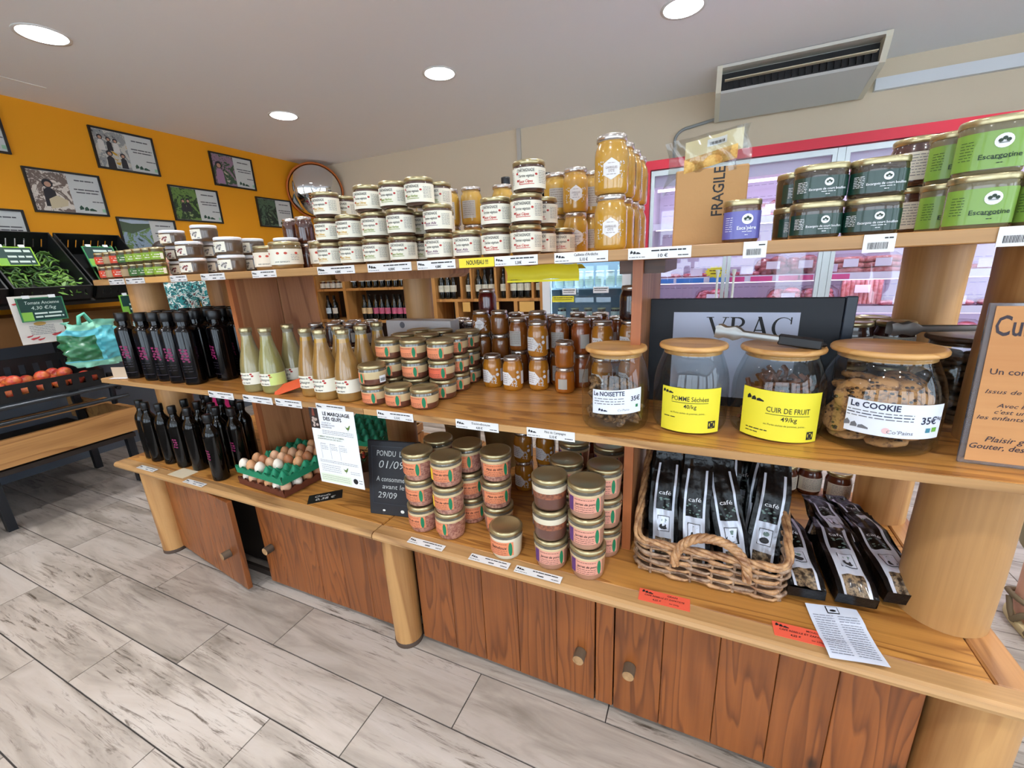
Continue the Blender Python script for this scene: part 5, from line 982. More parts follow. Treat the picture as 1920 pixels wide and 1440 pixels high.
# ---------------------------------------------------------------- coffee bags
BAGB = M('black_foil', (8, 8, 9), .28, 0, 0, spec=.35, bump=.5, bscale=30); BAGS = M('bag_silver', (206, 210, 222), .35, .2, .4); BEAN = speckle('bean_photo', (150, 126, 96), (40, 28, 20), 90, .42, .6, .4, .4, 0); BAGP = M('bag_dark_print', (30, 34, 36), .3, 0, .6)
def bag_mesh(seed):
    r_ = random.Random(seed); ph = [r_.random()*6 for _ in range(6)]; W, D, Hh = .042, .030, .30; m = MB()
    def taper(v): return 1.0 if v < .72 else 1.0-.10*(v-.72)/.28
    def depth(v): return D*(.55+.45*min(1, v/.12)) if v < .12 else (D if v < .70 else D*max(.05, 1-(v-.70)/.26))
    def fr(u, v):
        w_ = W*taper(v); b_ = .004*math.sin(7*v+ph[0])*math.cos(1.5*u)+.0025*math.sin(17*v+3*u+ph[1])+.002*math.sin(9*u+6*v+ph[2]); return (u*w_+.003*math.sin(6*v+ph[3]), -depth(v)*(1-.10*u*u)-b_, v*Hh)
    def mfn(u, v):
        a = abs(u)
        if v > .97: return 0
        if .56 < a < .70 and v < .90: return 1
        if a < .58:
            if v < .17: return 2
            if v < .44: return 1
            if v < .66: return 0
        return 0
    m.grid(fr, -1, 1, 0, 1, 26, 40, 0, True, mfn)
    m.grid(lambda u, v: (fr(u, v)[0], depth(v)*(1-.1*u*u)+.003*math.sin(8*v+ph[4]), v*Hh), -1, 1, 0, 1, 8, 24, 0)
    for s_ in (-1, 1): m.grid(lambda u, v, s_=s_: (fr(s_, v)[0]-s_*.009*(1-u*u)*min(1, v*6)*(1 if v < .95 else 0), -depth(v)*.9*u+(.0 if u else 0), v*Hh), -1, 1, 0, 1, 4, 24, 0)
    m.quad(fr(-1, 0), fr(1, 0), (W, depth(0), 0), (-W, depth(0), 0), 0)
    o2 = lambda u, v: (lambda p: (p[0], p[1]-.0014, p[2]))(fr(u/W, v/Hh))
    m.text('café', o2, 0, Hh*.615, .017, 3, .0, 0, .034)
    m.rect(o2, -.017, .017, Hh*.24, Hh*.39, 4, 3); o3 = lambda u, v: (lambda p: (p[0], p[1]-.002, p[2]))(fr(u/W, v/Hh)); m.rect(o3, -.0155, .0155, Hh*.246, Hh*.384, 1, 3)
    o4 = lambda u, v: (lambda p: (p[0], p[1]-.0026, p[2]))(fr(u/W, v/Hh)); m.disc(o4, 0, Hh*.285, .012, 4, 12, .7); m.disc(o4, .002, Hh*.345, .008, 5, 10, .8)
    for k in range(12):
        u = -.02+.04*r_.random(); v = Hh*(.46+.11*r_.random()); m.disc(o2, u, v, .0022+.0028*r_.random(), 5, 6, .6)
    return m.mesh('pouch', [BAGB, BAGS, BEAN, PAPER, INK, M('bag_leaf_print', (104, 126, 118), .4)])
bms = [bag_mesh(s) for s in range(5)]
def bag(x, y, z, rot, lb, grp, k, sc_=1):
    t = thing('coffee_bag', lb, 'coffee bag', (x, y, z), 0, grp, rot); link('pouch', bms[k % 5], t); MB().box(-.036, .036, -.0015, .0015, .296, .312).obj('top_seal', BAGB, t); t.scale = (sc_, sc_, sc_); return t
# wicker basket: low front, sides rising to a high back
BX0, BX1, BY0, BY1 = -.135, .245, 1.085, 1.50
def rim_z(y): 
    t = max(0, min(1, (y-BY0-.02)/(BY1-BY0-.02))); return .105+.20*t**.9
def per(n, off=0):   # rounded rectangle walked once; returns (x,y)
    P = []; r_ = .045; segs = [((BX0+r_, BY0-off), (BX1-r_, BY0-off)), ((BX1+off, BY0+r_), (BX1+off, BY1-r_)), ((BX1-r_, BY1+off), (BX0+r_, BY1+off)), ((BX0-off, BY1-r_), (BX0-off, BY0+r_))]
    cs = [((BX1-r_, BY0+r_), -PI/2), ((BX1-r_, BY1-r_), 0), ((BX0+r_, BY1-r_), PI/2), ((BX0+r_, BY0+r_), PI)]
    for (a, b), (c_, an) in zip(segs, cs):
        for k in range(n): t = k/n; P.append((a[0]+(b[0]-a[0])*t, a[1]+(b[1]-a[1])*t))
        for k in range(5): th = an+PI/2*k/5; P.append((c_[0]+(r_+off)*math.cos(th), c_[1]+(r_+off)*math.sin(th)))
    return P
bk = thing('wicker_basket', 'brown wicker basket with arched handle holding coffee bags', 'basket', (0, 0, 0)); 
W1 = speckle('wicker_tan', (204, 158, 110), (132, 88, 56), 40, .35, .65, .5, .2, .2); W2 = speckle('wicker_grey', (180, 150, 122), (100, 70, 50), 40, .35, .65, .5, .2, .2)
pp = per(22); wv = [MB(), MB()]; M_ = len(pp)
for row in range(24):
    z_ = .010+row*.0122; run = []
    def flush(run):
        if len(run) > 2: wv[row % 2].tube([p for p in run], [.0058*(.85+.3*math.sin(i*.9+row)) for i in range(len(run))], 6, 0, False)
    for i in list(range(M_//2+8, M_))+list(range(0, M_//2+9)):
        x, y = pp[i]; ok = z_ < rim_z(y)-.006
        if ok:
            s_ = .0045*(1 if (i//4+row) % 2 else -1); nx = (1 if x > BX1-.01 else -1 if x < BX0+.01 else 0); ny = (1 if y > BY1-.01 else -1 if y < BY0+.01 else 0)
            run.append((x+nx*s_, y+ny*s_, ZB+z_+.0015*math.sin(i*.7+row)))
        else: flush(run); run = []
    flush(run)
wv[0].obj('weave', W1, bk)['kind'] = 'stuff'; wv[1].obj('weave', W2, bk)['kind'] = 'stuff'
st = MB()
for i in range(0, M_, 4): x, y = pp[i]; st.tube([(x, y, ZB+.004), (x, y, ZB+rim_z(y))], .004, 5)
st.obj('stakes', W2, bk)['kind'] = 'stuff'
rm = MB()
for q_ in range(3):
    rm.tube([(x+.006*math.cos(i*.55+q_*2.1)*(1 if abs(x-BX0) < .02 or abs(x-BX1) < .02 else .2), y+.006*math.cos(i*.55+q_*2.1)*(1 if abs(y-BY0) < .02 or abs(y-BY1) < .02 else .2), ZB+rim_z(y)+.006*math.sin(i*.55+q_*2.1)) for i, (x, y) in enumerate(pp)], .0062, 6, 0, True)
rm.obj('rim', W1, bk); MB().box(BX0+.01, BX1-.01, BY0+.01, BY1-.01, ZB+.001, ZB+.010).obj('base', W2, bk)
hd = MB(); hx = .062
for q_ in range(4):
    P_ = []
    for i in range(41):
        t = i/40; a = PI*t; cx_, cz_ = -math.cos(a)*.088+hx, .058+.10*math.sin(a)**.8; ph = t*26+q_*PI/2; rr_ = .0075
        P_.append((cx_+rr_*math.cos(ph)*math.cos(a)*-1*.8, BY0-.012+rr_*math.sin(ph)+.004*math.sin(a), ZB+cz_+rr_*math.cos(ph)*math.sin(a)*.8))
    hd.tube(P_, .0072, 6)
hd.obj('handle', W1, bk)
for i, (x, y, z_, rot, k) in enumerate([(-.068, 1.175, .014, (-.34, .02, .06), 0), (.020, 1.165, .014, (-.30, -.02, .0), 1), (.125, 1.175, .014, (-.40, -.10, .22), 2), (.195, 1.20, .014, (-.36, .05, -.1), 3),
        (-.085, 1.285, .016, (-.26, .05, .1), 4), (.0, 1.275, .016, (-.24, -.06, -.1), 0), (.095, 1.275, .03, (-.30, .02, .08), 1), (.18, 1.30, .016, (-.28, .08, -.15), 2), (-.05, 1.39, .016, (-.14, .04, .0), 3), (.05, 1.39, .016, (-.15, -.03, .1), 4), (.15, 1.40, .016, (-.14, .03, -.1), 0)]):
    bag(x, y, ZB+z_, rot, 'black coffee bag in the wicker basket, %s row, %s from left' % (['front','middle','back'][0 if i < 4 else 1 if i < 8 else 2], ORD[i if i < 4 else i-4 if i < 8 else i-8]), 'coffee bags in basket', k)
# bags lying on the shelf
for i, (x, y, z_, rot, k, lb) in enumerate([(.290, 1.110, .034, (-1.42, 0, .10), 3, 'left front of the lying pile, touching the basket'), (.393, 1.120, .036, (-1.36, .0, .06), 0, 'centre front of the lying pile'), (.502, 1.165, .036, (-1.38, 0, .12), 1, 'right front of the lying pile, next to the log post'),
        (.262, 1.29, .058, (-1.50, 0, .04), 2, 'rear left of the lying pile'), (.345, 1.33, .058, (-1.50, .1, -.35), 4, 'crosswise at the rear of the lying pile'), (.405, 1.30, .075, (-1.50, 0, .15), 1, 'rear centre of the lying pile'), (.490, 1.345, .065, (-1.50, .05, .2), 2, 'rear right of the lying pile')]):
    bag(x, y, ZB+z_, rot, 'black coffee bag lying down, '+lb, 'coffee bags lying on shelf', k, 1 if i < 3 else .78)
lf = thing('leaflet', 'white printed leaflet hanging slightly over the shelf beside the red card', 'leaflet', (.352, 1.035, ZB+.003), .12); r_ = random.Random(6)
fl_ = lambda u, v: (u, v, .0015+.006*math.sin(20*v+8*u)**2*(1 if abs(v) > .03 else .3)+.002*math.sin(30*u)); f2_ = lambda u, v: (u, v, fl_(u, v)[2]+.0012)
q = MB().grid(fl_, -.055, .055, -.085, .078, 8, 14, 0)
for c_ in (-.047, .004):
    for k in range(17): q.words(f2_, c_, c_+.042, .045-.0072*k, .0026, 1, r_, .5)
q.rect(f2_, -.014, .012, .052, .074, 2); q.rect(lambda u, v: (u, v, f2_(u, v)[2]+.0008), -.012, .010, .054, .072, 0); q.disc(lambda u, v: (u, v, f2_(u, v)[2]+.0014), -.001, .060, .007, 2, 8, .5)
q.obj('sheet', [M('leaflet_white', (218, 224, 238), .6), M('leaflet_print', (120, 124, 140), .7), INK], lf)
# yellow sheet hanging under the upper shelf
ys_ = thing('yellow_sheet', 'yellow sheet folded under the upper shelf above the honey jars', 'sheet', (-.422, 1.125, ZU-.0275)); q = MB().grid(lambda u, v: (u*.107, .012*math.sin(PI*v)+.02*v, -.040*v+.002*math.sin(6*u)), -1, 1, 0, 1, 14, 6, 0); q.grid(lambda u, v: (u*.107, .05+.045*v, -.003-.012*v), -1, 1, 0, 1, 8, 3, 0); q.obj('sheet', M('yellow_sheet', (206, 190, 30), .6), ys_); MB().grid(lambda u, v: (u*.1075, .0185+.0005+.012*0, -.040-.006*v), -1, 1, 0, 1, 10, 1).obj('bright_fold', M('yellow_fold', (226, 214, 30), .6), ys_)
# ---------------------------------------------------------------- orange wall: framed producer sheets, convex mirror
FRAME = M('black_frame', (20, 18, 20), .4); SHEET = M('sheet_white', (206, 208, 206), .5)
pals = [[(60, 66, 72), (148, 150, 150), (200, 196, 186), (196, 150, 40), (70, 70, 76)], [(196, 188, 178), (120, 104, 96), (222, 212, 200), (70, 60, 60), (180, 160, 140)], [(96, 112, 84), (150, 120, 140), (60, 84, 60), (190, 176, 160), (120, 90, 120)], [(60, 92, 46), (104, 136, 66), (40, 60, 36), (150, 168, 110), (90, 60, 60)], [(52, 76, 54), (80, 104, 80), (36, 48, 40), (110, 130, 96), (60, 70, 66)], [(70, 102, 56), (110, 140, 84), (150, 170, 190), (60, 84, 70), (120, 140, 90)], [(150, 150, 150), (200, 196, 186), (96, 96, 96), (60, 60, 66), (180, 170, 150)], [(180, 190, 184), (206, 212, 208), (150, 160, 156), (190, 196, 190), (160, 172, 168)]]
fw_, fh_ = .446, .312
for i, (y, z, lb) in enumerate([(2.093, 2.300, 'black-framed sheet with photo of a group working, top row left of centre'), (1.629, 1.922, 'black-framed sheet with photo of dark-haired woman holding a basket'), (3.022, 2.300, 'black-framed sheet with photo of person in mauve, top row by mirror'), (2.577, 1.932, 'black-framed sheet with photo of people in green foliage, middle row'), (3.436, 1.932, 'black-framed sheet with dark green photo, nearest the mirror below'), (2.115, 1.616, 'black-framed sheet with hill landscape photo, bottom row behind jars'), (1.156, 2.300, 'black-framed sheet cut by left picture edge, top row'), (1.118, 1.616, 'black-framed pale sheet cut by left picture edge, bottom row')]):
    t = thing('framed_sheet', lb, 'picture frame', (XL, y, z), 0, 'framed producer sheets')
    q = MB(); q.box(0, .018, 0, fw_, 0, .014).box(0, .018, 0, fw_, fh_-.014, fh_).box(0, .018, 0, .014, .014, fh_-.014).box(0, .018, fw_-.014, fw_, .014, fh_-.014); q.obj('frame', FRAME, t)
    MB().box(.001, .008, .014, fw_-.014, .014, fh_-.014).obj('sheet', SHEET, t)
    f_ = flat((.0085, 0, 0), (0, 1, 0), (0, 0, 1)); f3 = flat((.0095, 0, 0), (0, 1, 0), (0, 0, 1)); f4 = flat((.0105, 0, 0), (0, 1, 0), (0, 0, 1)); q = MB(); r_ = random.Random(i+3)
    q.rect(f_, .016, fw_*.53, .016, fh_-.016, 0)
    if i in (0, 1, 2, 3):   # simple figures in the photograph
        for (u, v, s_, c_) in {0: [(.06, .22, .9, 1), (.115, .215, .8, 2), (.16, .21, .8, 1), (.10, .10, 1.1, 2), (.19, .10, .9, 2)], 1: [(.115, .175, 1.5, 2)], 2: [(.075, .16, 1.6, 3)], 3: [(.10, .16, .9, 2), (.145, .165, .9, 2)]}[i]:
            q.poly(f3, [(u-.026*s_, v-.085*s_), (u+.026*s_, v-.085*s_), (u+.022*s_, v-.01*s_), (u+.008*s_, v+.004*s_), (u-.008*s_, v+.004*s_), (u-.022*s_, v-.01*s_)], c_); q.disc(f3, u, v+.024*s_, .021*s_, 2, 12); q.disc(f4, u, v+.020*s_, .013*s_, 4, 10)
    if i == 1: q.poly(f4, [(.10, .03), (.20, .06), (.21, .10), (.15, .13), (.10, .10)], 5)
    if i == 5: q.poly(f3, [(.016, .29), (.016, .20), (.09, .18), (.235, .24), (.235, .29)], 6); q.poly(f4, [(.016, .292), (.235, .292), (.235, .27), (.10, .262), (.016, .28)], 7)
    cu = fw_*.76
    q.words(f_, cu-.06, cu+.06, fh_*.82, .013, 11, r_, .3); q.words(f_, cu-.075, cu+.08, fh_*.61, .012, 11, r_, .3); q.words(f_, cu-.065, cu+.075, fh_*.54, .012, 11, r_, .3); q.words(f_, cu+.02, cu+.09, fh_*.34, .010, 11, r_, .3)
    squig(q, f_, cu-.02, fh_*.16, .052, 9); q.rect(f_, cu+.07, cu+.092, fh_*.10, fh_*.18, 10)
    q.obj('print', [patches('photo_%d' % i, pals[i], 9), M('fig_white', (214, 210, 206), .6), M('fig_dark', (40, 38, 44), .6), M('fig_mauve', (164, 128, 160), .6), M('fig_skin', (190, 146, 122), .6), M('fig_wicker', (206, 190, 156), .6), M('fig_hill', (78, 96, 74), .6), M('fig_sky', (176, 190, 204), .6), GREYTXT, M('logo_green', (40, 74, 58), .6), M('ab_green', (150, 196, 160), .6), M('sheet_ink', (84, 84, 88), .7)], t)
mt = thing('convex_mirror', 'round convex security mirror with orange rim in the wall corner', 'mirror', (-4.38, 4.09, 2.355)); 
ax = Vector((.74, -.63, -.16)).normalized(); mt.rotation_euler = ax.to_track_quat('Z', 'Y').to_euler()
MB().lathe([(.300, 0), (.292, .018), (.26, .045), (.20, .078), (.13, .10), (.06, .112), (.0001, .116)], 40).obj('mirror_dome', M('mirror', (225, 226, 228), .03, 1), mt); MB().lathe([(.298, -.012), (.312, -.008), (.318, .004), (.312, .016), (.300, .020)], 40, caps=False).obj('rim', M('orange_rim', (206, 112, 50), .4), mt)
MB().box(-.02, .02, -.02, .02, -.16, -.005).obj('bracket', BLACKP, mt)
# ---------------------------------------------------------------- back wall: trunking, conduit, air conditioner
struct(MB().box(-1.832, -1.79, YB-.02, YB, 2.19, ZC).obj('trim_2', M('trunking_grey', (196, 192, 184), .5))); struct(MB().box(1.02, XR, YB-.04, YB, 2.487, 2.565).obj('trim_3', M('trunking_white', (224, 228, 232), .5)))
tag(MB().tube([(-.335, YB-.018, 1.9), (-.338, YB-.018, 2.36)]+[(-.338+.12*(1-math.cos(a)), YB-.018, 2.36+.09*math.sin(a)) for a in [PI/2*k/6 for k in range(1, 7)]]+[(-.02, YB-.03, 2.478)], .012, 8).obj('conduit', M('conduit_grey', (150, 154, 152), .4)), 'grey bent conduit pipe running from air conditioner down the wall', 'pipe')
ac = thing('air_conditioner', 'white ceiling-hung air conditioner with open black louvre slot', 'air conditioner', (0, 0, 0)); ACW = M('ac_white', (214, 212, 200), .45)
aprof = [(3.83, 2.686), (3.835, 2.655), (3.90, 2.535), (3.95, 2.515), (4.30, 2.445), (4.35, 2.455), (4.35, 2.686)]
MB().prism([(3.96, 2.68), (3.96, 2.54), (4.30, 2.448), (4.345, 2.46), (4.345, 2.68)], .0, .92, 0, 'yz').obj('body', ACW, ac)
for xa, xb in ((-.035, .0), (.92, .955)): MB().prism(aprof, xa, xb, 0, 'yz').obj('side_cover', M('ac_cream', (220, 216, 196), .45), ac)
MB().prism([(3.83, 2.686), (3.833, 2.668), (3.96, 2.672), (3.96, 2.686)], .0, .92, 0, 'yz').obj('top_strip', ACW, ac); MB().prism([(3.893, 2.542), (3.905, 2.528), (4.30, 2.444), (4.31, 2.455), (3.97, 2.55)], .0, .92, 0, 'yz').obj('bottom_panel', M('ac_panel', (206, 208, 204), .4), ac)
MB().box(0, .92, 3.93, 3.955, 2.55, 2.66).obj('slot_back', BLACKP, ac)
for k in range(22): MB().box(.04+k*.04, .043+k*.04, 3.90, 3.93, 2.56, 2.62).obj('fin', M('fin_dark', (34, 34, 36), .5), ac)
MB().box(.02, .90, 3.862, 3.90, 2.598, 2.604).obj('louvre', M('ac_louvre', (206, 196, 168), .45), ac)
f_ = flat((.72, 4.10, 2.4875), (1, 0, 0), (0, .98, -.2)); q = MB(); q.words(f_, -.06, .05, 0, .014, 0, random.Random(2), .2); q.obj('maker_print', GREYTXT, ac)
# ---------------------------------------------------------------- meat fridge
FY, FB, FX0, FX1, FT = 3.54, 4.30, -.475, 2.82, 2.07
mf = thing('meat_fridge', 'red-framed glass-door meat fridge glowing pinkish violet inside', 'fridge'); LINER = M('fridge_liner', (232, 228, 240), .5)
REDF = M('red_frame', (186, 26, 50), .4)
for b_ in [(FX0, FX0+.05, FY+.06, FB, 0, FT), (FX1-.05, FX1, FY+.06, FB, 0, FT), (FX0, FX1, FY+.06, FB, FT-.06, FT), (FX0, FX1, FY+.06, FB, 0, .12)]: MB().box(*b_).obj('cabinet_panel', M('fridge_outside', (206, 206, 208), .5), mf)
MB().box(FX0+.05, FX1-.05, FB-.05, FB, .12, FT-.06).obj('back_panel', LINER, mf)
q = MB()
for k in range(14):
    z_ = .75+.09*k; x = FX0+.08
    while x < FX1-.1: q.box(x, x+.035, FB-.052, FB-.0495, z_, z_+.003); x += .05
q.obj('perforation', M('perforation', (150, 142, 168), .6), mf)['kind'] = 'stuff'
MB().box(FX0, FX1, FY, FY+.06, FT-.062, FT).obj('frame_head', REDF, mf); MB().box(FX0, FX0+.042, FY, FY+.06, 0, FT-.062).obj('frame_post', REDF, mf); MB().box(FX1-.042, FX1, FY, FY+.06, 0, FT-.062).obj('frame_post', REDF, mf)
GL = thin_glass('fridge_glass', (250, 250, 255), .02, 1.4)
for i, (xa, xb) in enumerate([(-.425, .122), (.128, .70), (.745, 1.33), (1.335, 1.93), (1.975, 2.77)]):
    d = bpy.data.objects.new('glass_door', None); COL.objects.link(d); d.parent = mf; d.location = (xa, FY+.01, 0); w_ = xb-xa
    for b_ in [(0, w_, 0, .03, .14, .18), (0, w_, 0, .03, FT-.105, FT-.07), (0, .024, 0, .03, .18, FT-.105), (w_-.024, w_, 0, .03, .18, FT-.105)]: MB().box(*b_).obj('door_frame', ALU, d)
    MB().box(.024, w_-.024, .012, .016, .18, FT-.105).obj('pane', GL, d)
    hxx = w_-.05 if i % 2 == 0 else .05
    hm = MB().tube([(hxx, -.03, 1.02), (hxx, -.035, 1.06), (hxx, -.035, 1.24), (hxx, -.03, 1.28)], [.017, .008, .008, .017], 8); hm.box(hxx-.012, hxx+.012, -.03, 0, 1.25, 1.28); hm.box(hxx-.012, hxx+.012, -.03, 0, 1.02, 1.05); hm.obj('handle', M('handle_pale', (206, 214, 206), .4), d)
MB().box(.702, .743, FY+.01, FY+.04, .14, FT-.07).obj('mullion', ALU, mf); MB().box(1.932, 1.973, FY+.01, FY+.04, .14, FT-.07).obj('mullion', ALU, mf)
MB().prism([(FY+.10, FT-.062), (FY+.10, 1.90), (FY+.16, 1.89), (FB-.05, 1.99), (FB-.05, FT-.062)], FX0+.05, FX1-.05, 0, 'yz').obj('canopy', M('canopy_white', (236, 230, 242), .4), mf)
SHZ = [1.63, 1.215, .985, .74]
for z_ in SHZ:
    MB().box(FX0+.06, FX1-.06, FY+.17, FB-.05, z_-.02, z_).obj('shelf', M('shelf_white', (230, 226, 236), .45), mf); MB().box(FX0+.06, FX1-.06, FY+.155, FY+.17, z_-.035, z_+.012).obj('price_rail', M('rail_white', (232, 228, 240), .35), mf)
PINKLED = (.95, .74, 1.0)
for z_, ww in ((1.885, 5), (1.60, 1.6), (1.185, 1.6), (.955, 1.6)):
    MB().tube([(FX0+.08, FY+.19, z_), (FX1-.08, FY+.19, z_)], .010, 8).obj('led_tube', M('pink_led', (255, 236, 255), .5, emit=4, ecol=(255, 226, 255)), mf)
    ld = bpy.data.lights.new('led', 'AREA'); ld.shape = 'RECTANGLE'; ld.size = FX1-FX0-.2; ld.size_y = .05; ld.energy = ww; ld.color = PINKLED; lo = bpy.data.objects.new('led', ld); COL.objects.link(lo); lo.parent = mf; lo.location = ((FX0+FX1)/2, FY+.20, z_-.013); lo.rotation_euler = (.45, 0, 0)
HOT = M('hot_pink_tag', (236, 84, 150), .5); SKY = M('blue_tag', (70, 140, 220), .5); r_ = random.Random(14)
for k, (x, w_, m_) in enumerate([(-.36, .12, SKY), (-.22, .20, SKY), (.02, .14, SKY), (.16, .10, HOT), (.30, .14, HOT), (.48, .13, HOT), (.60, .09, HOT), (.80, .10, HOT)]):
    o = tag(MB().box(0, w_, 0, .002, 0, .034).obj('shelf_tag', m_), '%s tag strip on the upper meat-fridge rail, %s from left' % ('blue' if m_ is SKY else 'hot pink', ORD[k]), 'price label', 'fridge rail tags'); o.location = (x, FY+.151, 1.185)
stp = [(.062*(1 if k % 2 else .74)*math.cos(2*PI*k/28)*1.35, .062*(1 if k % 2 else .74)*math.sin(2*PI*k/28)*.75) for k in range(28)]
ss = thing('star_sign', 'yellow starburst sign standing on the fridge shelf rail', 'sign', (.06, FY+.148, 1.262)); MB().prism(stp, 0, .002, 0, 'xz').obj('starburst', M('star_yellow', (244, 234, 60), .5), ss); q = MB(); f_ = flat((0, -.001, 0), (1, 0, 0), (0, 0, 1)); q.words(f_, -.045, .045, .010, .010, 0, r_, .3); q.words(f_, -.035, .035, -.012, .010, 0, r_, .3); q.obj('print', M('star_ink', (120, 90, 20), .6), ss)
MEATR = speckle('red_meat', (196, 74, 84), (232, 170, 172), 28, .35, .62, .25, .8, .2); MEATD = speckle('dark_meat', (120, 40, 46), (190, 110, 110), 24, .35, .6, .25, .8, .2); SAUS = speckle('sausage', (206, 112, 104), (226, 168, 156), 60, .4, .6, .3, .7, .1); FILM = thin_glass('pack_film', (250, 244, 248), .12, 1.3)
def packm(kind_, seed):
    r_ = random.Random(seed); m = MB()
    if kind_ == 'flat':
        for k in range(5): m.sphere((-.06+.03*k, r_.uniform(-.01, .01), .018), .045, 0, 12, 6, (.7, 1.3, .36))
    elif kind_ == 'mound':
        for k in range(9): m.sphere((r_.uniform(-.06, .06), r_.uniform(-.04, .04), .03+r_.uniform(0, .06)), .048, 0, 10, 6, (1.1, .9, .7))
    elif kind_ == 'coil':
        for j in range(3):
            for ring in (.035, .062, .085): m.tube([(ring*math.cos(a), ring*.8*math.sin(a), .02+.03*j+.004*math.sin(3*a)) for a in [2*PI*k/20 for k in range(20)]], .015, 7, 0, True)
    elif kind_ == 'slab':
        for k in range(9): m.tube([(-.09+.0225*k, .0, .012), (-.092+.0225*k, .004, .12), (-.09+.0225*k, .008, .215)], .0125, 8)
    me = m.mesh('meat', {'flat': MEATR, 'mound': MEATD, 'coil': SAUS, 'slab': SAUS}[kind_])
    lo, hi, hh = {'flat': (.10, .075, .045), 'mound': (.115, .09, .125), 'coil': (.105, .09, .115), 'slab': (.115, .03, .23)}[kind_]
    fm_ = MB(); fm_.lathe([(lo, 0), (lo*1.02, hh*.3), (lo*.92, hh*.8), (lo*.6, hh), (.0001, hh*1.02)], 16, sy=hi/lo, pw=3); return me, fm_.mesh('film', FILM), hi, hh
PK = {k: packm(k, i) for i, k in enumerate(['flat', 'mound', 'coil', 'slab'])}
def pack(kind_, x, z_, lb, y=None, rz=0):
    me, fm_, hi, hh = PK[kind_]; t = thing('meat_pack', lb, 'meat pack', (x, y or FY+.30, z_), rz, 'meat packs in the fridge'); t.scale = (1.15, 1.15, 1.2); link('meat', me, t); link('film', fm_, t)
    MB().box(-.04, .035, -hi-.003, -hi-.001, hh*.35, hh*.35+.045).obj('sticker', M('pack_sticker', (232, 226, 238), .5), t)
ui = 0
for z_, nm_, row in [(1.215, 'upper lit shelf', [('flat', -.30), ('flat', -.08), ('flat', .27), ('mound', .45), ('mound', .64), ('flat', .80), ('coil', .90), ('coil', 1.10), ('flat', 1.28), ('flat', 1.60), ('flat', 1.82)]), (.985, 'lower lit shelf', [('flat', -.33), ('flat', -.12), ('mound', .05), ('flat', .28), ('mound', .56), ('mound', .76), ('slab', 1.02), ('flat', 1.22), ('flat', 1.52), ('flat', 1.75)]), (1.63, 'topmost shelf', [('flat', .36), ('mound', .42)]), (.74, 'lowest seen shelf', [('flat', 1.4), ('mound', 1.58)])]:
    for i, (k, x) in enumerate(row): pack(k, x, z_, '%s meat pack on the %s of fridge, %s from left' % ({'flat': 'flat red', 'mound': 'heaped dark red', 'coil': 'coiled sausage', 'slab': 'upright sausage'}[k], nm_, (ORD+['eleventh'])[i]), FY+.30+(.16 if z_ == 1.63 and i else 0), r_.uniform(-.15, .15))
# ---------------------------------------------------------------- white drinks fridge
df = thing('drinks_fridge', 'white glass-door drinks fridge with bottled milk', 'fridge'); DY, dx0, dx1, DT = 3.86, -1.42, -.60, 1.60; FW = M('fridge_white', (232, 236, 240), .4)
for b_ in [(dx0, dx0+.03, DY+.04, 4.34, 0, DT), (dx1-.03, dx1, DY+.04, 4.34, 0, DT), (dx0, dx1, DY+.04, 4.34, DT-.05, DT), (dx0, dx1, DY+.04, 4.34, 0, .12)]: MB().box(*b_).obj('cabinet_panel', FW, df)
MB().box(dx0+.03, dx1-.03, 4.31, 4.34, .12, DT-.05).obj('back_panel', M('fridge_back', (150, 166, 176), .5), df)
dd = bpy.data.objects.new('glass_door', None); COL.objects.link(dd); dd.parent = df
for b_ in [(dx0, dx0+.075, DY, DY+.038, .1, DT), (dx1-.075, dx1, DY, DY+.038, .1, DT), (dx0+.075, dx1-.075, DY, DY+.038, DT-.10, DT), (dx0+.075, dx1-.075, DY, DY+.038, .1, .2)]: MB().box(*b_).obj('door_frame', FW, dd)
MB().box(dx0+.075, dx1-.075, DY+.015, DY+.02, .2, DT-.10).obj('pane', thin_glass('drinks_glass', (236, 246, 252), .02, 1.4), dd); MB().box(dx1-.10, dx1-.02, DY-.002, DY+.001, 1.33, 1.5).obj('header_print', M('header_blue', (40, 60, 76), .5), dd)
for z_ in (1.150, .86, .55): MB().box(dx0+.03, dx1-.03, DY+.08, 4.30, z_-.012, z_).obj('shelf', M('wire_shelf', (206, 224, 236), .4), df)
for k in range(12): MB().box(dx0+.031, dx0+.045, DY+.06, DY+.13, .9+.035*k, .912+.035*k).obj('runner', FW, df)
MB().tube([(dx0+.06, DY+.07, .3), (dx0+.06, DY+.07, 1.48)], .008, 6).obj('led_tube', M('cold_led', (220, 240, 255), .5, emit=5, ecol=(214, 236, 255)), df)
ld = bpy.data.lights.new('led', 'AREA'); ld.shape = 'RECTANGLE'; ld.size = .7; ld.size_y = .05; ld.energy = 3.5; ld.color = (.8, .92, 1); lo = bpy.data.objects.new('led', ld); COL.objects.link(lo); lo.parent = df; lo.location = ((dx0+dx1)/2, DY+.08, DT-.07); lo.rotation_euler = (.5, 0, 0)
for k in range(7): put('milk', 'milk_bottle', (dx0+.12+.098*k, DY+.16, 1.150), 'pale milk bottle on drinks fridge shelf, %s from left' % ORD[k], 'bottle', .1, 'milk bottles')
for k in range(5): put('jar_cream', 'jar', (dx0+.14+.13*k, DY+.17, .86), 'jar on the lower drinks fridge shelf, %s from left' % ORD[k], 'jar', .1, 'jars in the drinks fridge')
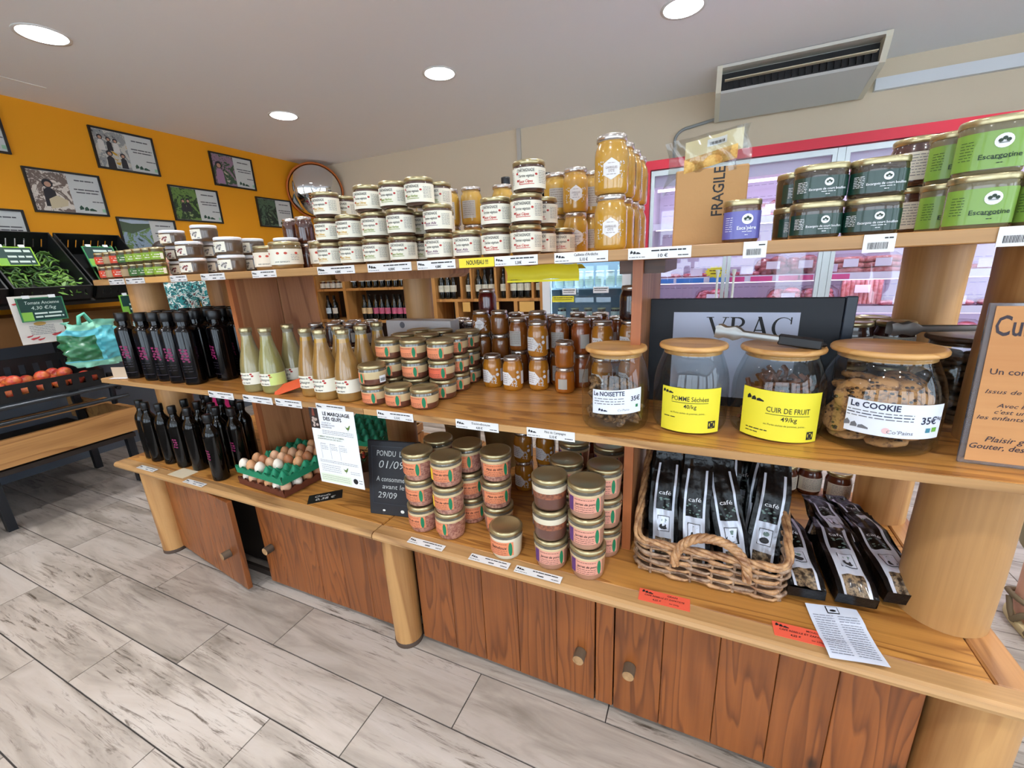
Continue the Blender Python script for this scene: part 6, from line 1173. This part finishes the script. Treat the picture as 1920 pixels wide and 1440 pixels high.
for x, z_, w_, m_, lb in ((-1.22, 1.098, .13, PAPER, 'left white price tag in the drinks fridge'), (-.93, 1.108, .14, PAPER, 'right white price tag in the drinks fridge'), (-1.32, 1.030, .21, M('yellow_tag', (236, 226, 60), .5), 'yellow tag in the drinks fridge'), (-.90, 1.38, .15, PAPER, 'white tag near the top of the drinks fridge')):
    t = thing('price_tag', lb, 'price label', (x, DY-.001, z_)); MB().box(0, w_, -.002, 0, 0, .055).obj('card', m_, t); q = MB(); f_ = flat((0, -.003, 0), (1, 0, 0), (0, 0, 1)); q.words(f_, .01, w_-.01, .04, .009, 0, r_, .3); q.words(f_, .01, w_-.02, .022, .007, 0, r_, .3); q.obj('print', INK, t)
# ---------------------------------------------------------------- wine racks
def rack(label, xs, y0, zs, ztop, cross=()):
    t = thing('wine_rack', label, 'wine rack'); 
    for x in xs: MB().box(x-.022, x+.022, y0, y0+.36, 0, ztop).obj('upright', RACK, t)
    for a, b in zip(xs, xs[1:]):
        for z_ in zs+[ztop-.03]: MB().box(a+.022, b-.022, y0+.005, y0+.36, z_-.028, z_).obj('shelf', RACK, t)
        MB().box(a+.022, b-.022, y0+.345, y0+.36, 0, ztop-.06).obj('back_board', M('rack_back', (62, 42, 28), .8), t)
    return t
r1 = rack('pine wine rack in the corner with pink-labelled bottles', [-4.50, -4.02, -2.80], 3.955, [.24, .53, .825, 1.207], 1.66)
r2 = rack('pine wine rack with pigeonholes of white-labelled bottles', [-2.72, -1.46], 3.955, [.24, .53, .80, 1.062], 1.66)
for x in (-2.375, -2.25, -1.965, -1.84, -1.56): MB().box(x-.012, x+.012, 3.965, 4.29, 1.062, 1.40).obj('partition', RACK, r2)
for x in (-2.45, -2.1, -1.75): MB().box(x-.02, x+.02, 3.965, 4.29, .80, 1.034).obj('partition', RACK, r2)
for x0_, n_, g in ((-2.66, 3, 0), (-2.312, 1, 1), (-2.195, 3, 2), (-1.902, 1, 3), (-1.79, 3, 4), (-1.51, 1, 5)):
    for k in range(n_): put('w_white', 'wine_bottle', (x0_+.078*k+(.0 if n_ > 1 else 0), 4.03, 1.062), 'dark wine bottle with white label, pigeonhole %s, %s' % (ORD[g], ORD[k]), 'wine bottle', .25, 'white-labelled wine bottles')
for i, x in enumerate((-2.62, -2.54, -2.3, -2.2, -1.95, -1.86, -1.65)): put('w_white', 'wine_bottle', (x, 4.05, .53), 'wine bottle low in the pigeonhole rack', 'wine bottle', .2, 'low wine bottles')
for i, (x, w_) in enumerate(((-2.36, .09), (-1.98, .05), (-1.70, .16))): tag(MB().box(x, x+w_, 3.945, 3.949, .93, 1.03).obj('notice', M('amber_card', (226, 176, 96), .6)), 'amber notice card below the pigeonhole rack, %s' % ORD[i], 'card', 'amber rack cards')
for i, x in enumerate((-4.43, -4.342, -4.254, -4.166, -4.078)): put('jar_cream', 'jar', (x, 4.03, 1.207), 'jar with cream upper label on corner rack, %s from left' % ORD[i], 'jar', .5, 'corner rack jars')
for i, (x, kn) in enumerate([(-3.93, 'w_tall'), (-3.80, 'w_pale'), (-3.70, 'w_pale'), (-3.60, 'w_pale'), (-3.5, 'w_pale'), (-3.4, 'w_peach'), (-3.3, 'w_peach'), (-3.2, 'w_pale')]): put(kn, 'wine_bottle', (x, 4.04, 1.207), 'bottle on upper shelf of corner rack, %s from left' % ORD[i], 'wine bottle', .4, 'upper corner rack bottles')
for i, (x, kn) in enumerate([(-4.40, 'w_tall'), (-4.29, 'w_pale'), (-3.80, 'w_peach'), (-3.72, 'w_peach'), (-3.62, 'w_pink'), (-3.53, 'w_pink'), (-3.44, 'w_pink'), (-3.34, 'w_pink'), (-3.26, 'w_pink'), (-3.17, 'w_pink'), (-3.07, 'w_green'), (-2.97, 'w_green')]): put(kn, 'wine_bottle', (x, 4.03, .825), '%s bottle on corner rack, %s from left' % ({'w_tall': 'pale-labelled', 'w_pale': 'cream-labelled', 'w_peach': 'peach-labelled', 'w_pink': 'pink-labelled', 'w_green': 'green-labelled'}[kn], (ORD+['eleventh', 'twelfth'])[i]), 'wine bottle', .35, 'corner rack wine bottles')
# ---------------------------------------------------------------- produce stand by the orange wall
psd = thing('produce_stand', 'dark produce stand with pale wooden front board by orange wall', 'produce stand'); DM = M('dark_metal', (40, 42, 46), .4, .5); SX = -3.55; SB = wood('stand_board', (196, 142, 82), (150, 98, 50), 'y', .5, 6)
MB().box(SX-.03, SX, -.4, 1.46, .392, .552).obj('front_board', SB, psd); MB().box(XL+.1, SX-.03, 1.43, 1.46, .392, .552).obj('end_board', SB, psd); MB().box(SX-.16, SX-.12, -.4, 1.36, .60, .635).obj('inner_rail', SB, psd)
for y in (.1, .75, 1.40):
    MB().box(SX-.12, SX-.075, y-.02, y+.02, 0, .40).obj('leg', DM, psd); MB().box(SX-.72, SX-.675, y-.02, y+.02, 0, 1.55).obj('leg', DM, psd)
    q = MB(); q.tube([(SX-.02, y, .70), (SX-.40, y, .80)], .014, 6); q.tube([(SX-.14, y, .58), (SX-.10, y, .80)], .018, 6); q.obj('bracket', DM, psd)
for z_, xx in ((.735, SX+.03), (.64, SX-.02)): MB().tube([(xx, -.4, z_), (xx, 1.44, z_)], .012, 8).obj('rail', M('rail_grey', (70, 74, 78), .3, .6), psd)
MB().box(XL+.02, SX-.04, -.4, 1.42, .34, .37).obj('lower_shade_board', M('stand_dark', (46, 34, 26), .7), psd)  # lower board extended forward to shade the floor under the stand
MB().prism([(SX-.30, 1.255), (SX-.28, 1.275), (XL+.12, 1.60), (XL+.10, 1.58)], -.4, 2.0, 0, 'xz').obj('sloped_shelf', M('slope_dark', (34, 30, 28), .7), psd); MB().box(XL+.02, SX-.42, -.4, 1.95, 1.02, 1.20).obj('stand_back', M('stand_brown', (120, 78, 30), .7), psd)
CRB = M('crate_black', (20, 21, 22), .45)
def crate(label, x, y, z, th, L_=.52, W_=.37, Hc=.17, rz=0):
    t = thing('plastic_crate', label, 'crate', (x, y, z), 0, 'black plastic crates'); c_, s_ = math.cos(th), math.sin(th); t.matrix_world = Matrix(((-c_, 0, s_, x), (0, -1, 0, y), (s_, 0, c_, z), (0, 0, 0, 1)))
    MB().box(0, L_, -W_/2, W_/2, 0, .006).obj('bottom', CRB, t)
    for nm_, f_ in (('front_wall', lambda a, b, z0, z1: (0, .008, a, b, z0, z1)), ('back_wall', lambda a, b, z0, z1: (L_-.008, L_, a, b, z0, z1))):
        q = MB(); hh = Hc*(.62 if nm_ == 'front_wall' else 1)
        q.box(*f_(-W_/2, W_/2, .006, hh*.35)); q.box(*f_(-W_/2, W_/2, hh*.72, hh))
        for k in range(9): a = -W_/2+k*(W_-.034)/8; q.box(*f_(a, a+.034, hh*.35, hh*.72))
        q.obj(nm_, CRB, t)
    for s2 in (-1, 1):
        q = MB(); y0, y1 = (W_/2-.008, W_/2) if s2 > 0 else (-W_/2, -W_/2+.008); q.add([(0, y0, .006), (L_, y0, .006), (L_, y0, Hc), (0, y0, Hc*.62), (0, y1, .006), (L_, y1, .006), (L_, y1, Hc), (0, y1, Hc*.62)], [(0, 1, 2, 3), (7, 6, 5, 4), (0, 4, 5, 1), (3, 2, 6, 7), (0, 3, 7, 4), (1, 5, 6, 2)]); q.box(0, L_, min(y0, y0-.006*s2), max(y1, y1), Hc*.5, Hc*.53); q.obj('side_wall', CRB, t)
    return t
th = .64
kA = crate('black crate of green beans tilted on the produce stand', SX-.27, 1.315, 1.29, th); kB = crate('black crate of dark produce cut by left picture edge', SX-.27, .925, 1.29, th); kC = crate('black crate of spring onions beside the green beans', SX-.27, 1.705, 1.29, th)
kD = crate('low black crate of nectarines on the lower stand', SX+.02, 1.06, .752, .10, .40, .54, .165); kE = crate('low black crate cut by left edge on the lower stand', SX+.02, .50, .762, .10, .40, .54, .115)
r_ = random.Random(17); q = MB()
for k in range(190):
    x = .05+.42*r_.random()**1.15; y = r_.uniform(-.15, .15); z_ = .02+.085*r_.random()*(1-.5*abs(y)/.15); a = r_.uniform(0, PI); l_ = r_.uniform(.05, .085); cv = r_.uniform(-.015, .015)
    q.tube([(x+math.cos(a)*l_*(t-.5)-math.sin(a)*cv*(1-(2*t-1)**2), y+math.sin(a)*l_*(t-.5)+math.cos(a)*cv*(1-(2*t-1)**2), z_+.012*math.sin(5*t+k)) for t in (0, .25, .5, .75, 1)], [.002, .0055, .006, .0055, .002], 5, k % 3)
for k in range(40):
    x = r_.uniform(-.03, .16); y = r_.uniform(-.17, .02); p = Vector((x, y, .05+.07*r_.random())); d = Vector((r_.uniform(-1, .2), r_.uniform(-1, 1), r_.uniform(-.4, .4)))*.05; n_ = Vector((0, 0, 1)).cross(d)*.25; q.quad(p-n_*.2, p+d*.5-n_, p+d, p+d*.5+n_, 2)
o = q.obj('green_beans', [M('bean_green', (74, 112, 44), .5), M('bean_dark', (52, 88, 36), .5), M('bean_light', (104, 146, 56), .5)]); o.matrix_world = kA.matrix_world.copy(); tag(o, 'heap of green beans with leafy stems filling the tilted crate', 'beans')['kind'] = 'stuff'
q = MB()
for k in range(26): y = r_.uniform(-.12, .10); q.tube([(.02, y+.06, .05+.05*r_.random()), (.22, y+.01, .05+.05*r_.random()), (.46, y-.03, .07+.06*r_.random())], [.006, .005, .004], 5, k % 2)
o = q.obj('spring_onions', [M('onion_pale', (166, 184, 130), .5), M('onion_green', (60, 110, 60), .5)]); o.matrix_world = kC.matrix_world.copy(); tag(o, 'bunch of spring onions lying in the right crate', 'onions')['kind'] = 'stuff'
q = MB()
for k in range(30): q.sphere((r_.uniform(.04, .46), r_.uniform(-.14, .14), r_.uniform(.03, .06)), .03, 0, 8, 6, (1.6, 1, .9))
o = q.obj('courgettes', M('courgette', (46, 62, 44), .5)); o.matrix_world = kB.matrix_world.copy(); tag(o, 'dark green vegetables in the left-edge crate', 'vegetables')['kind'] = 'stuff'
pm_ = MB().sphere((0, 0, .036), .036, 0, 14, 10, (1, 1, .92)); pms = pm_.mesh('nectarine', speckle('nectarine_skin', (228, 140, 66), (196, 56, 50), 22, .38, .60, .4, .2, 0))
kk = 0
for i in range(5):
    for j in range(7):
        x, y = .055+.073*i, -.22+.073*j
        if r_.random() < .22 and i > 1: continue
        o = link('nectarine', pms); o.matrix_world = kD.matrix_world @ Matrix.Translation((x, y, .006+.004)) @ Matrix.Rotation(r_.random()*6, 4, 'Z'); tag(o, 'red and orange nectarine in the low black crate', 'nectarine', 'nectarines in the crate')
for y in (-.12, -.02, .10): o = link('nectarine', pms); o.matrix_world = kD.matrix_world @ Matrix.Translation((.10, y, .062)); tag(o, 'nectarine heaped on the second layer of the low crate', 'nectarine', 'upper nectarines in the crate')
# green slate price labels
def slate(label, x, y, z_, w_, h_, rot, lines, lime=(150, 200, 50)):
    t = thing('price_slate', label, 'price label', (x, y, z_), 0, 'green produce price slates'); t.rotation_euler = rot   # faces +X
    MB().box(-.002, .002, 0, w_, 0, h_, 0).obj('slate', M('slate_green', (16, 58, 52), .5), t); q = MB(); b_ = .006
    for a in ((0, w_, 0, b_), (0, w_, h_-b_, h_), (0, b_, b_, h_-b_), (w_-b_, w_, b_, h_-b_)): q.box(-.004, .004, *a)
    q.obj('border', M('slate_border_%d' % lime[0], lime, .5), t); q = MB(); f_ = flat((.0028, 0, 0), (0, 1, 0), (0, 0, 1)); f3 = flat((.0036, 0, 0), (0, 1, 0), (0, 0, 1)); q.rect(f_, b_, w_*.26, b_, h_*.40, 1)
    for s_, v, sz, wd in lines:
        if s_: q.text(s_, f3, w_*.52, h_*v, sz, 0, 0, .2, wd)
        else: q.words(f3, w_*.30, w_*.92, h_*v, sz, 0, r_, .4)
    q.obj('writing', [M('slate_chalk', (206, 220, 210), .8), M('slate_lime', (132, 186, 70), .6)], t); MB().box(-.005, .005, w_*.15, w_*.3, h_-.004, h_+.014).obj('clip', PAPER, t); MB().box(-.005, .005, w_*.7, w_*.85, h_-.004, h_+.014).obj('clip', PAPER, t)
sp_ = thing('recipe_sheet', 'white recipe sheet with red chillies hanging on the produce stand', 'leaflet', (SX-.165, 1.075, 1.045)); q = MB().grid(lambda u, v: (.006*math.sin(4*v), u, v), 0, .205, 0, .285, 6, 8, 0); f_ = lambda u, v: (.006*math.sin(4*v)+.0015, u, v)
for k in range(6): q.words(f_, .05, .16, .105-.010*k, .004, 1, r_, .4)
for u, v, s_ in ((.06, .03, 1), (.085, .022, .8), (.04, .045, .7), (.16, .045, 1.1), (.025, .24, .8)): q.poly(f_, [(u-.022*s_, v), (u-.010*s_, v-.008*s_), (u+.015*s_, v), (u+.026*s_, v+.014*s_), (u+.010*s_, v+.008*s_), (u-.008*s_, v+.006*s_)], 2)
q.disc(f_, .10, .118, .028, 3, 14, .4); q.obj('sheet', [M('sheet_cream', (230, 222, 212), .7), GREYTXT, M('chilli_red', (196, 66, 70), .6), M('gold_print', (206, 160, 84), .6)], sp_)
slate('green slate chalked Tomate Ancienne 4,30 €/kg over the recipe sheet', SX-.145, 1.100, 1.178, .205, .140, (0, 0, -.02), [('Tomate Ancienne', .78, .026, .15), ('4,30 €/kg', .56, .028, .11), (None, .33, .014, 0), (None, .18, .014, 0)], (50, 120, 80))
slate('green slate label standing above the green beans', SX-.40, 1.165, 1.512, .185, .125, (0, -.35, .1), [(None, .78, .022, 0), (None, .48, .018, 0), (None, .22, .018, 0)])
slate('green slate label standing above the spring onions', SX-.40, 1.60, 1.500, .185, .15, (0, -.35, .1), [(None, .78, .022, 0), (None, .3, .018, 0)], (60, 150, 90))
slate('lime green slate label hanging beside the left log post', SX-.16, 1.60, 1.17, .16, .13, (0, 0, .1), [(None, .5, .018, 0), (None, .25, .018, 0)], (130, 200, 60))
# crumpled carrier bag
cbg = thing('carrier_bag', 'crumpled turquoise and green plastic carrier bag on the produce stand', 'bag', (SX+.05, 1.325, .885))
def bg_(u, v):
    a = u*2*PI; sq = .62+.38*math.sin(PI*min(1, v*1.05+.08))**.8; cr_ = .014*math.sin(11*v+3*math.sin(a*2))+.009*math.sin(23*v+5*a)+.007*math.sin(7*a+9*v)+.005*math.sin(41*v-9*a)
    return (.085*sq*math.cos(a)+cr_*math.cos(a), (.150*sq+.02*v)*math.sin(a)+cr_*math.sin(a), .27*v+.012*math.sin(3*a)*v)
MB().grid(bg_, 0, 1, 0, 1, 48, 30, 0, True, lambda u, v: 1 if (.18 < v < .72 and (.58 < u < .98)) else (2 if v < .12 or v > .86 else 0)).obj('film', [M('bag_turquoise', (96, 196, 208), .35, 0, .5, bump=.4, bscale=30), M('bag_green', (40, 112, 70), .35, 0, .5, bump=.4, bscale=30), M('bag_mint', (150, 220, 190), .35, 0, .5, bump=.4, bscale=30)], cbg)
MB().tube([(0, -.05, .262), (.02, -.05, .31), (.01, -.02, .325), (0, .01, .262)], [.012, .010, .010, .012], 6).obj('handle', M('bag_handle', (110, 210, 180), .35, 0, .5), cbg)
# ---------------------------------------------------------------- people
def skin(name, verts, edges, radii, mat, parent, sub=2):
    me = bpy.data.meshes.new(name); me.from_pydata(verts, edges, []); o = bpy.data.objects.new('tmp', me); COL.objects.link(o); o.modifiers.new('Skin', 'SKIN'); o.modifiers.new('Sub', 'SUBSURF').levels = sub
    for v, r_ in zip(me.skin_vertices[0].data, radii): v.radius = r_ if isinstance(r_, tuple) else (r_, r_)
    me.skin_vertices[0].data[0].use_root = True
    dg = bpy.context.evaluated_depsgraph_get(); dg.update(); m2 = bpy.data.meshes.new_from_object(o.evaluated_get(dg)); m2.name = name; bpy.data.objects.remove(o); m2.materials.clear(); m2.materials.append(mat)
    for p in m2.polygons: p.use_smooth = True
    return link(name, m2, parent)
SKIN_ = M('skin', (214, 160, 134), .5); 
def person(label, loc, rz, s, shirt, trous, hair, cropped=False, sandals=False, spread=.10):
    t = thing('person', label, 'person', loc, rz); t.scale = (s, s, s); w_ = spread
    # front = -Y ; heights for a 1.70 m figure
    V = [(0, 0, .96), (0, .01, 1.12), (0, .015, 1.30), (0, .01, 1.42), (0, -.005, 1.50), (0, -.02, 1.575), (0, -.02, 1.64)]; E = [(i, i+1) for i in range(6)]; Rr = [(.15, .105), (.135, .095), (.155, .10), (.12, .08), (.052, .055), (.068, .082), (.062, .075)]
    for sd in (-1, 1):
        b = len(V); V += [(sd*.17, .015, 1.41), (sd*.235, .02, 1.14), (sd*.25, -.05, .93), (sd*.25, -.075, .86)]; E += [(3, b), (b, b+1), (b+1, b+2), (b+2, b+3)]; Rr += [.058, .044, .032, .03]
        b = len(V); V += [(sd*.10, 0, .88), (sd*(w_+.005), -.01, .50), (sd*w_, .02, .10), (sd*w_, .025, .045), (sd*(w_+.005), -.09, .028), (sd*(w_+.01), -.165, .020)]; E += [(0, b), (b, b+1), (b+1, b+2), (b+2, b+3), (b+3, b+4), (b+4, b+5)]; Rr += [.085, .058, .036, .036, (.036, .03), (.034, .018)]
    skin('body', V, E, Rr, SKIN_, t)
    for sd in (-1, 1):   # fingers
        for k in range(4): MB().tube([(sd*(.25-.012+.0), -.075-.016+.011*k, .845), (sd*.248, -.085-.014+.011*k, .80), (sd*.240, -.092-.010+.010*k, .765-.006*abs(k-1.5))], [.0095, .0088, .007], 7).obj('finger', SKIN_, t)
        MB().tube([(sd*.235, -.10, .86), (sd*.222, -.118, .825), (sd*.222, -.122, .80)], [.011, .010, .008], 7).obj('thumb', SKIN_, t)
    V = [(0, .0, 1.02), (0, .012, 1.16), (0, .015, 1.31), (0, .012, 1.42), (0, .0, 1.495)]; E = [(0, 1), (1, 2), (2, 3), (3, 4)]; Rr = [(.172, .13), (.158, .118), (.172, .122), (.135, .10), (.088, .085)]
    for sd in (-1, 1): b = len(V); V += [(sd*.175, .015, 1.41), (sd*.238, .02, 1.15), (sd*.252, -.04, .96)]; E += [(3, b), (b, b+1), (b+1, b+2)]; Rr += [.082, .075, .06]
    skin('shirt', V, E, Rr, shirt, t)
    V = [(0, 0, 1.0), (0, 0, .93)]; E = [(0, 1)]; Rr = [(.158, .118), (.165, .122)]
    for sd in (-1, 1): b = len(V); V += [(sd*.10, 0, .84), (sd*(w_+.005), -.01, .50), (sd*w_, .02, .27 if cropped else .09)]; E += [(1, b), (b, b+1), (b+1, b+2)]; Rr += [.102, .082, .075 if cropped else .06]
    skin('trousers', V, E, Rr, trous, t)
    q = MB().sphere((0, -.008, 1.640), .098, 0, 20, 12, (.86, 1.0, 1.08)); q.v = [(x, y+(.035 if y < -.02 and z < 1.68 else 0), z) for x, y, z in q.v]; q.obj('hair', hair, t)
    for sd in (-1, 1): MB().sphere((sd*.030, -.098, 1.615), .010, 0, 8, 6).obj('eye', M('eye_white', (230, 228, 224), .3), t); MB().sphere((sd*.030, -.1055, 1.615), .005, 0, 8, 6).obj('iris', M('iris', (60, 40, 30), .3), t); MB().sphere((sd*.076, -.012, 1.60), .022, 0, 8, 6, (.4, .8, 1.3)).obj('ear', SKIN_, t)
    MB().tube([(0, -.096, 1.615), (0, -.112, 1.585), (0, -.100, 1.575)], [.008, .013, .010], 8).obj('nose', SKIN_, t); MB().sphere((0, -.094, 1.548), .022, 0, 10, 6, (1, .35, .3)).obj('mouth', M('lips', (176, 96, 90), .4), t)
    for sd in (-1, 1):
        x = sd*(w_+.004); q = MB(); q.lathe([(.048, 0), (.050, .004), (.050, .024), (.047, .028)], 20, (x, -.06, 0), 0, 1, 2.75, 2.4); q.obj('sole', M('cork_sole' if sandals else 'dark_sole', (206, 186, 140) if sandals else (40, 36, 34), .7), t)
        if sandals:
            ST = M('khaki_strap', (110, 92, 66), .7)
            MB().tube([(x+.046*math.cos(a), .022+.050*math.sin(a), .098+.008*math.cos(a*2)) for a in [2*PI*k/20 for k in range(20)]], .010, 6, 0, True).obj('ankle_strap', ST, t)
            for yy, zz in ((-.045, .075), (-.115, .055)): MB().tube([(x-.050, yy+.02, .022), (x-.040, yy, zz*.8), (x, yy-.004, zz), (x+.040, yy, zz*.8), (x+.050, yy+.02, .022)], .011, 6).obj('foot_strap', ST, t)
            MB().tube([(x-.047, .022, .092), (x-.048, .0, .05), (x-.050, -.03, .022)], .009, 6).obj('side_strap', ST, t)
            for k in range(5): MB().sphere((x-.030+.015*k, -.178-.010*(2-abs(k-1.5))*.5, .036), .010, 0, 8, 6, (.9, 1.6, .9)).obj('toe', SKIN_, t)
        else: MB().lathe([(.046, .024), (.044, .05), (.030, .075), (.0001, .08)], 18, (x, -.06, 0), 0, 1, 2.6, 2.2).obj('shoe', M('dark_shoe', (50, 44, 44), .5), t)
    return t
person('person in colourful patterned top and magenta trousers behind left end of island', (-3.53, 1.86, 0), .9, .95, patches('patterned_cloth', [(214, 84, 50), (22, 26, 36), (226, 228, 220), (30, 130, 130), (20, 26, 36), (150, 206, 198), (40, 40, 60), (224, 224, 216)], 22), M('magenta_cloth', (176, 22, 92), .8, bump=.3, bscale=18), M('dark_hair', (40, 28, 22), .6), spread=.13)
person('person in khaki trousers and strapped sandals at right picture edge', (1.275, 1.93, 0), .05, 1.0, M('pale_shirt', (196, 190, 176), .8), M('khaki_cloth', (150, 140, 112), .85), M('brown_hair', (80, 56, 40), .6), cropped=True, sandals=True)
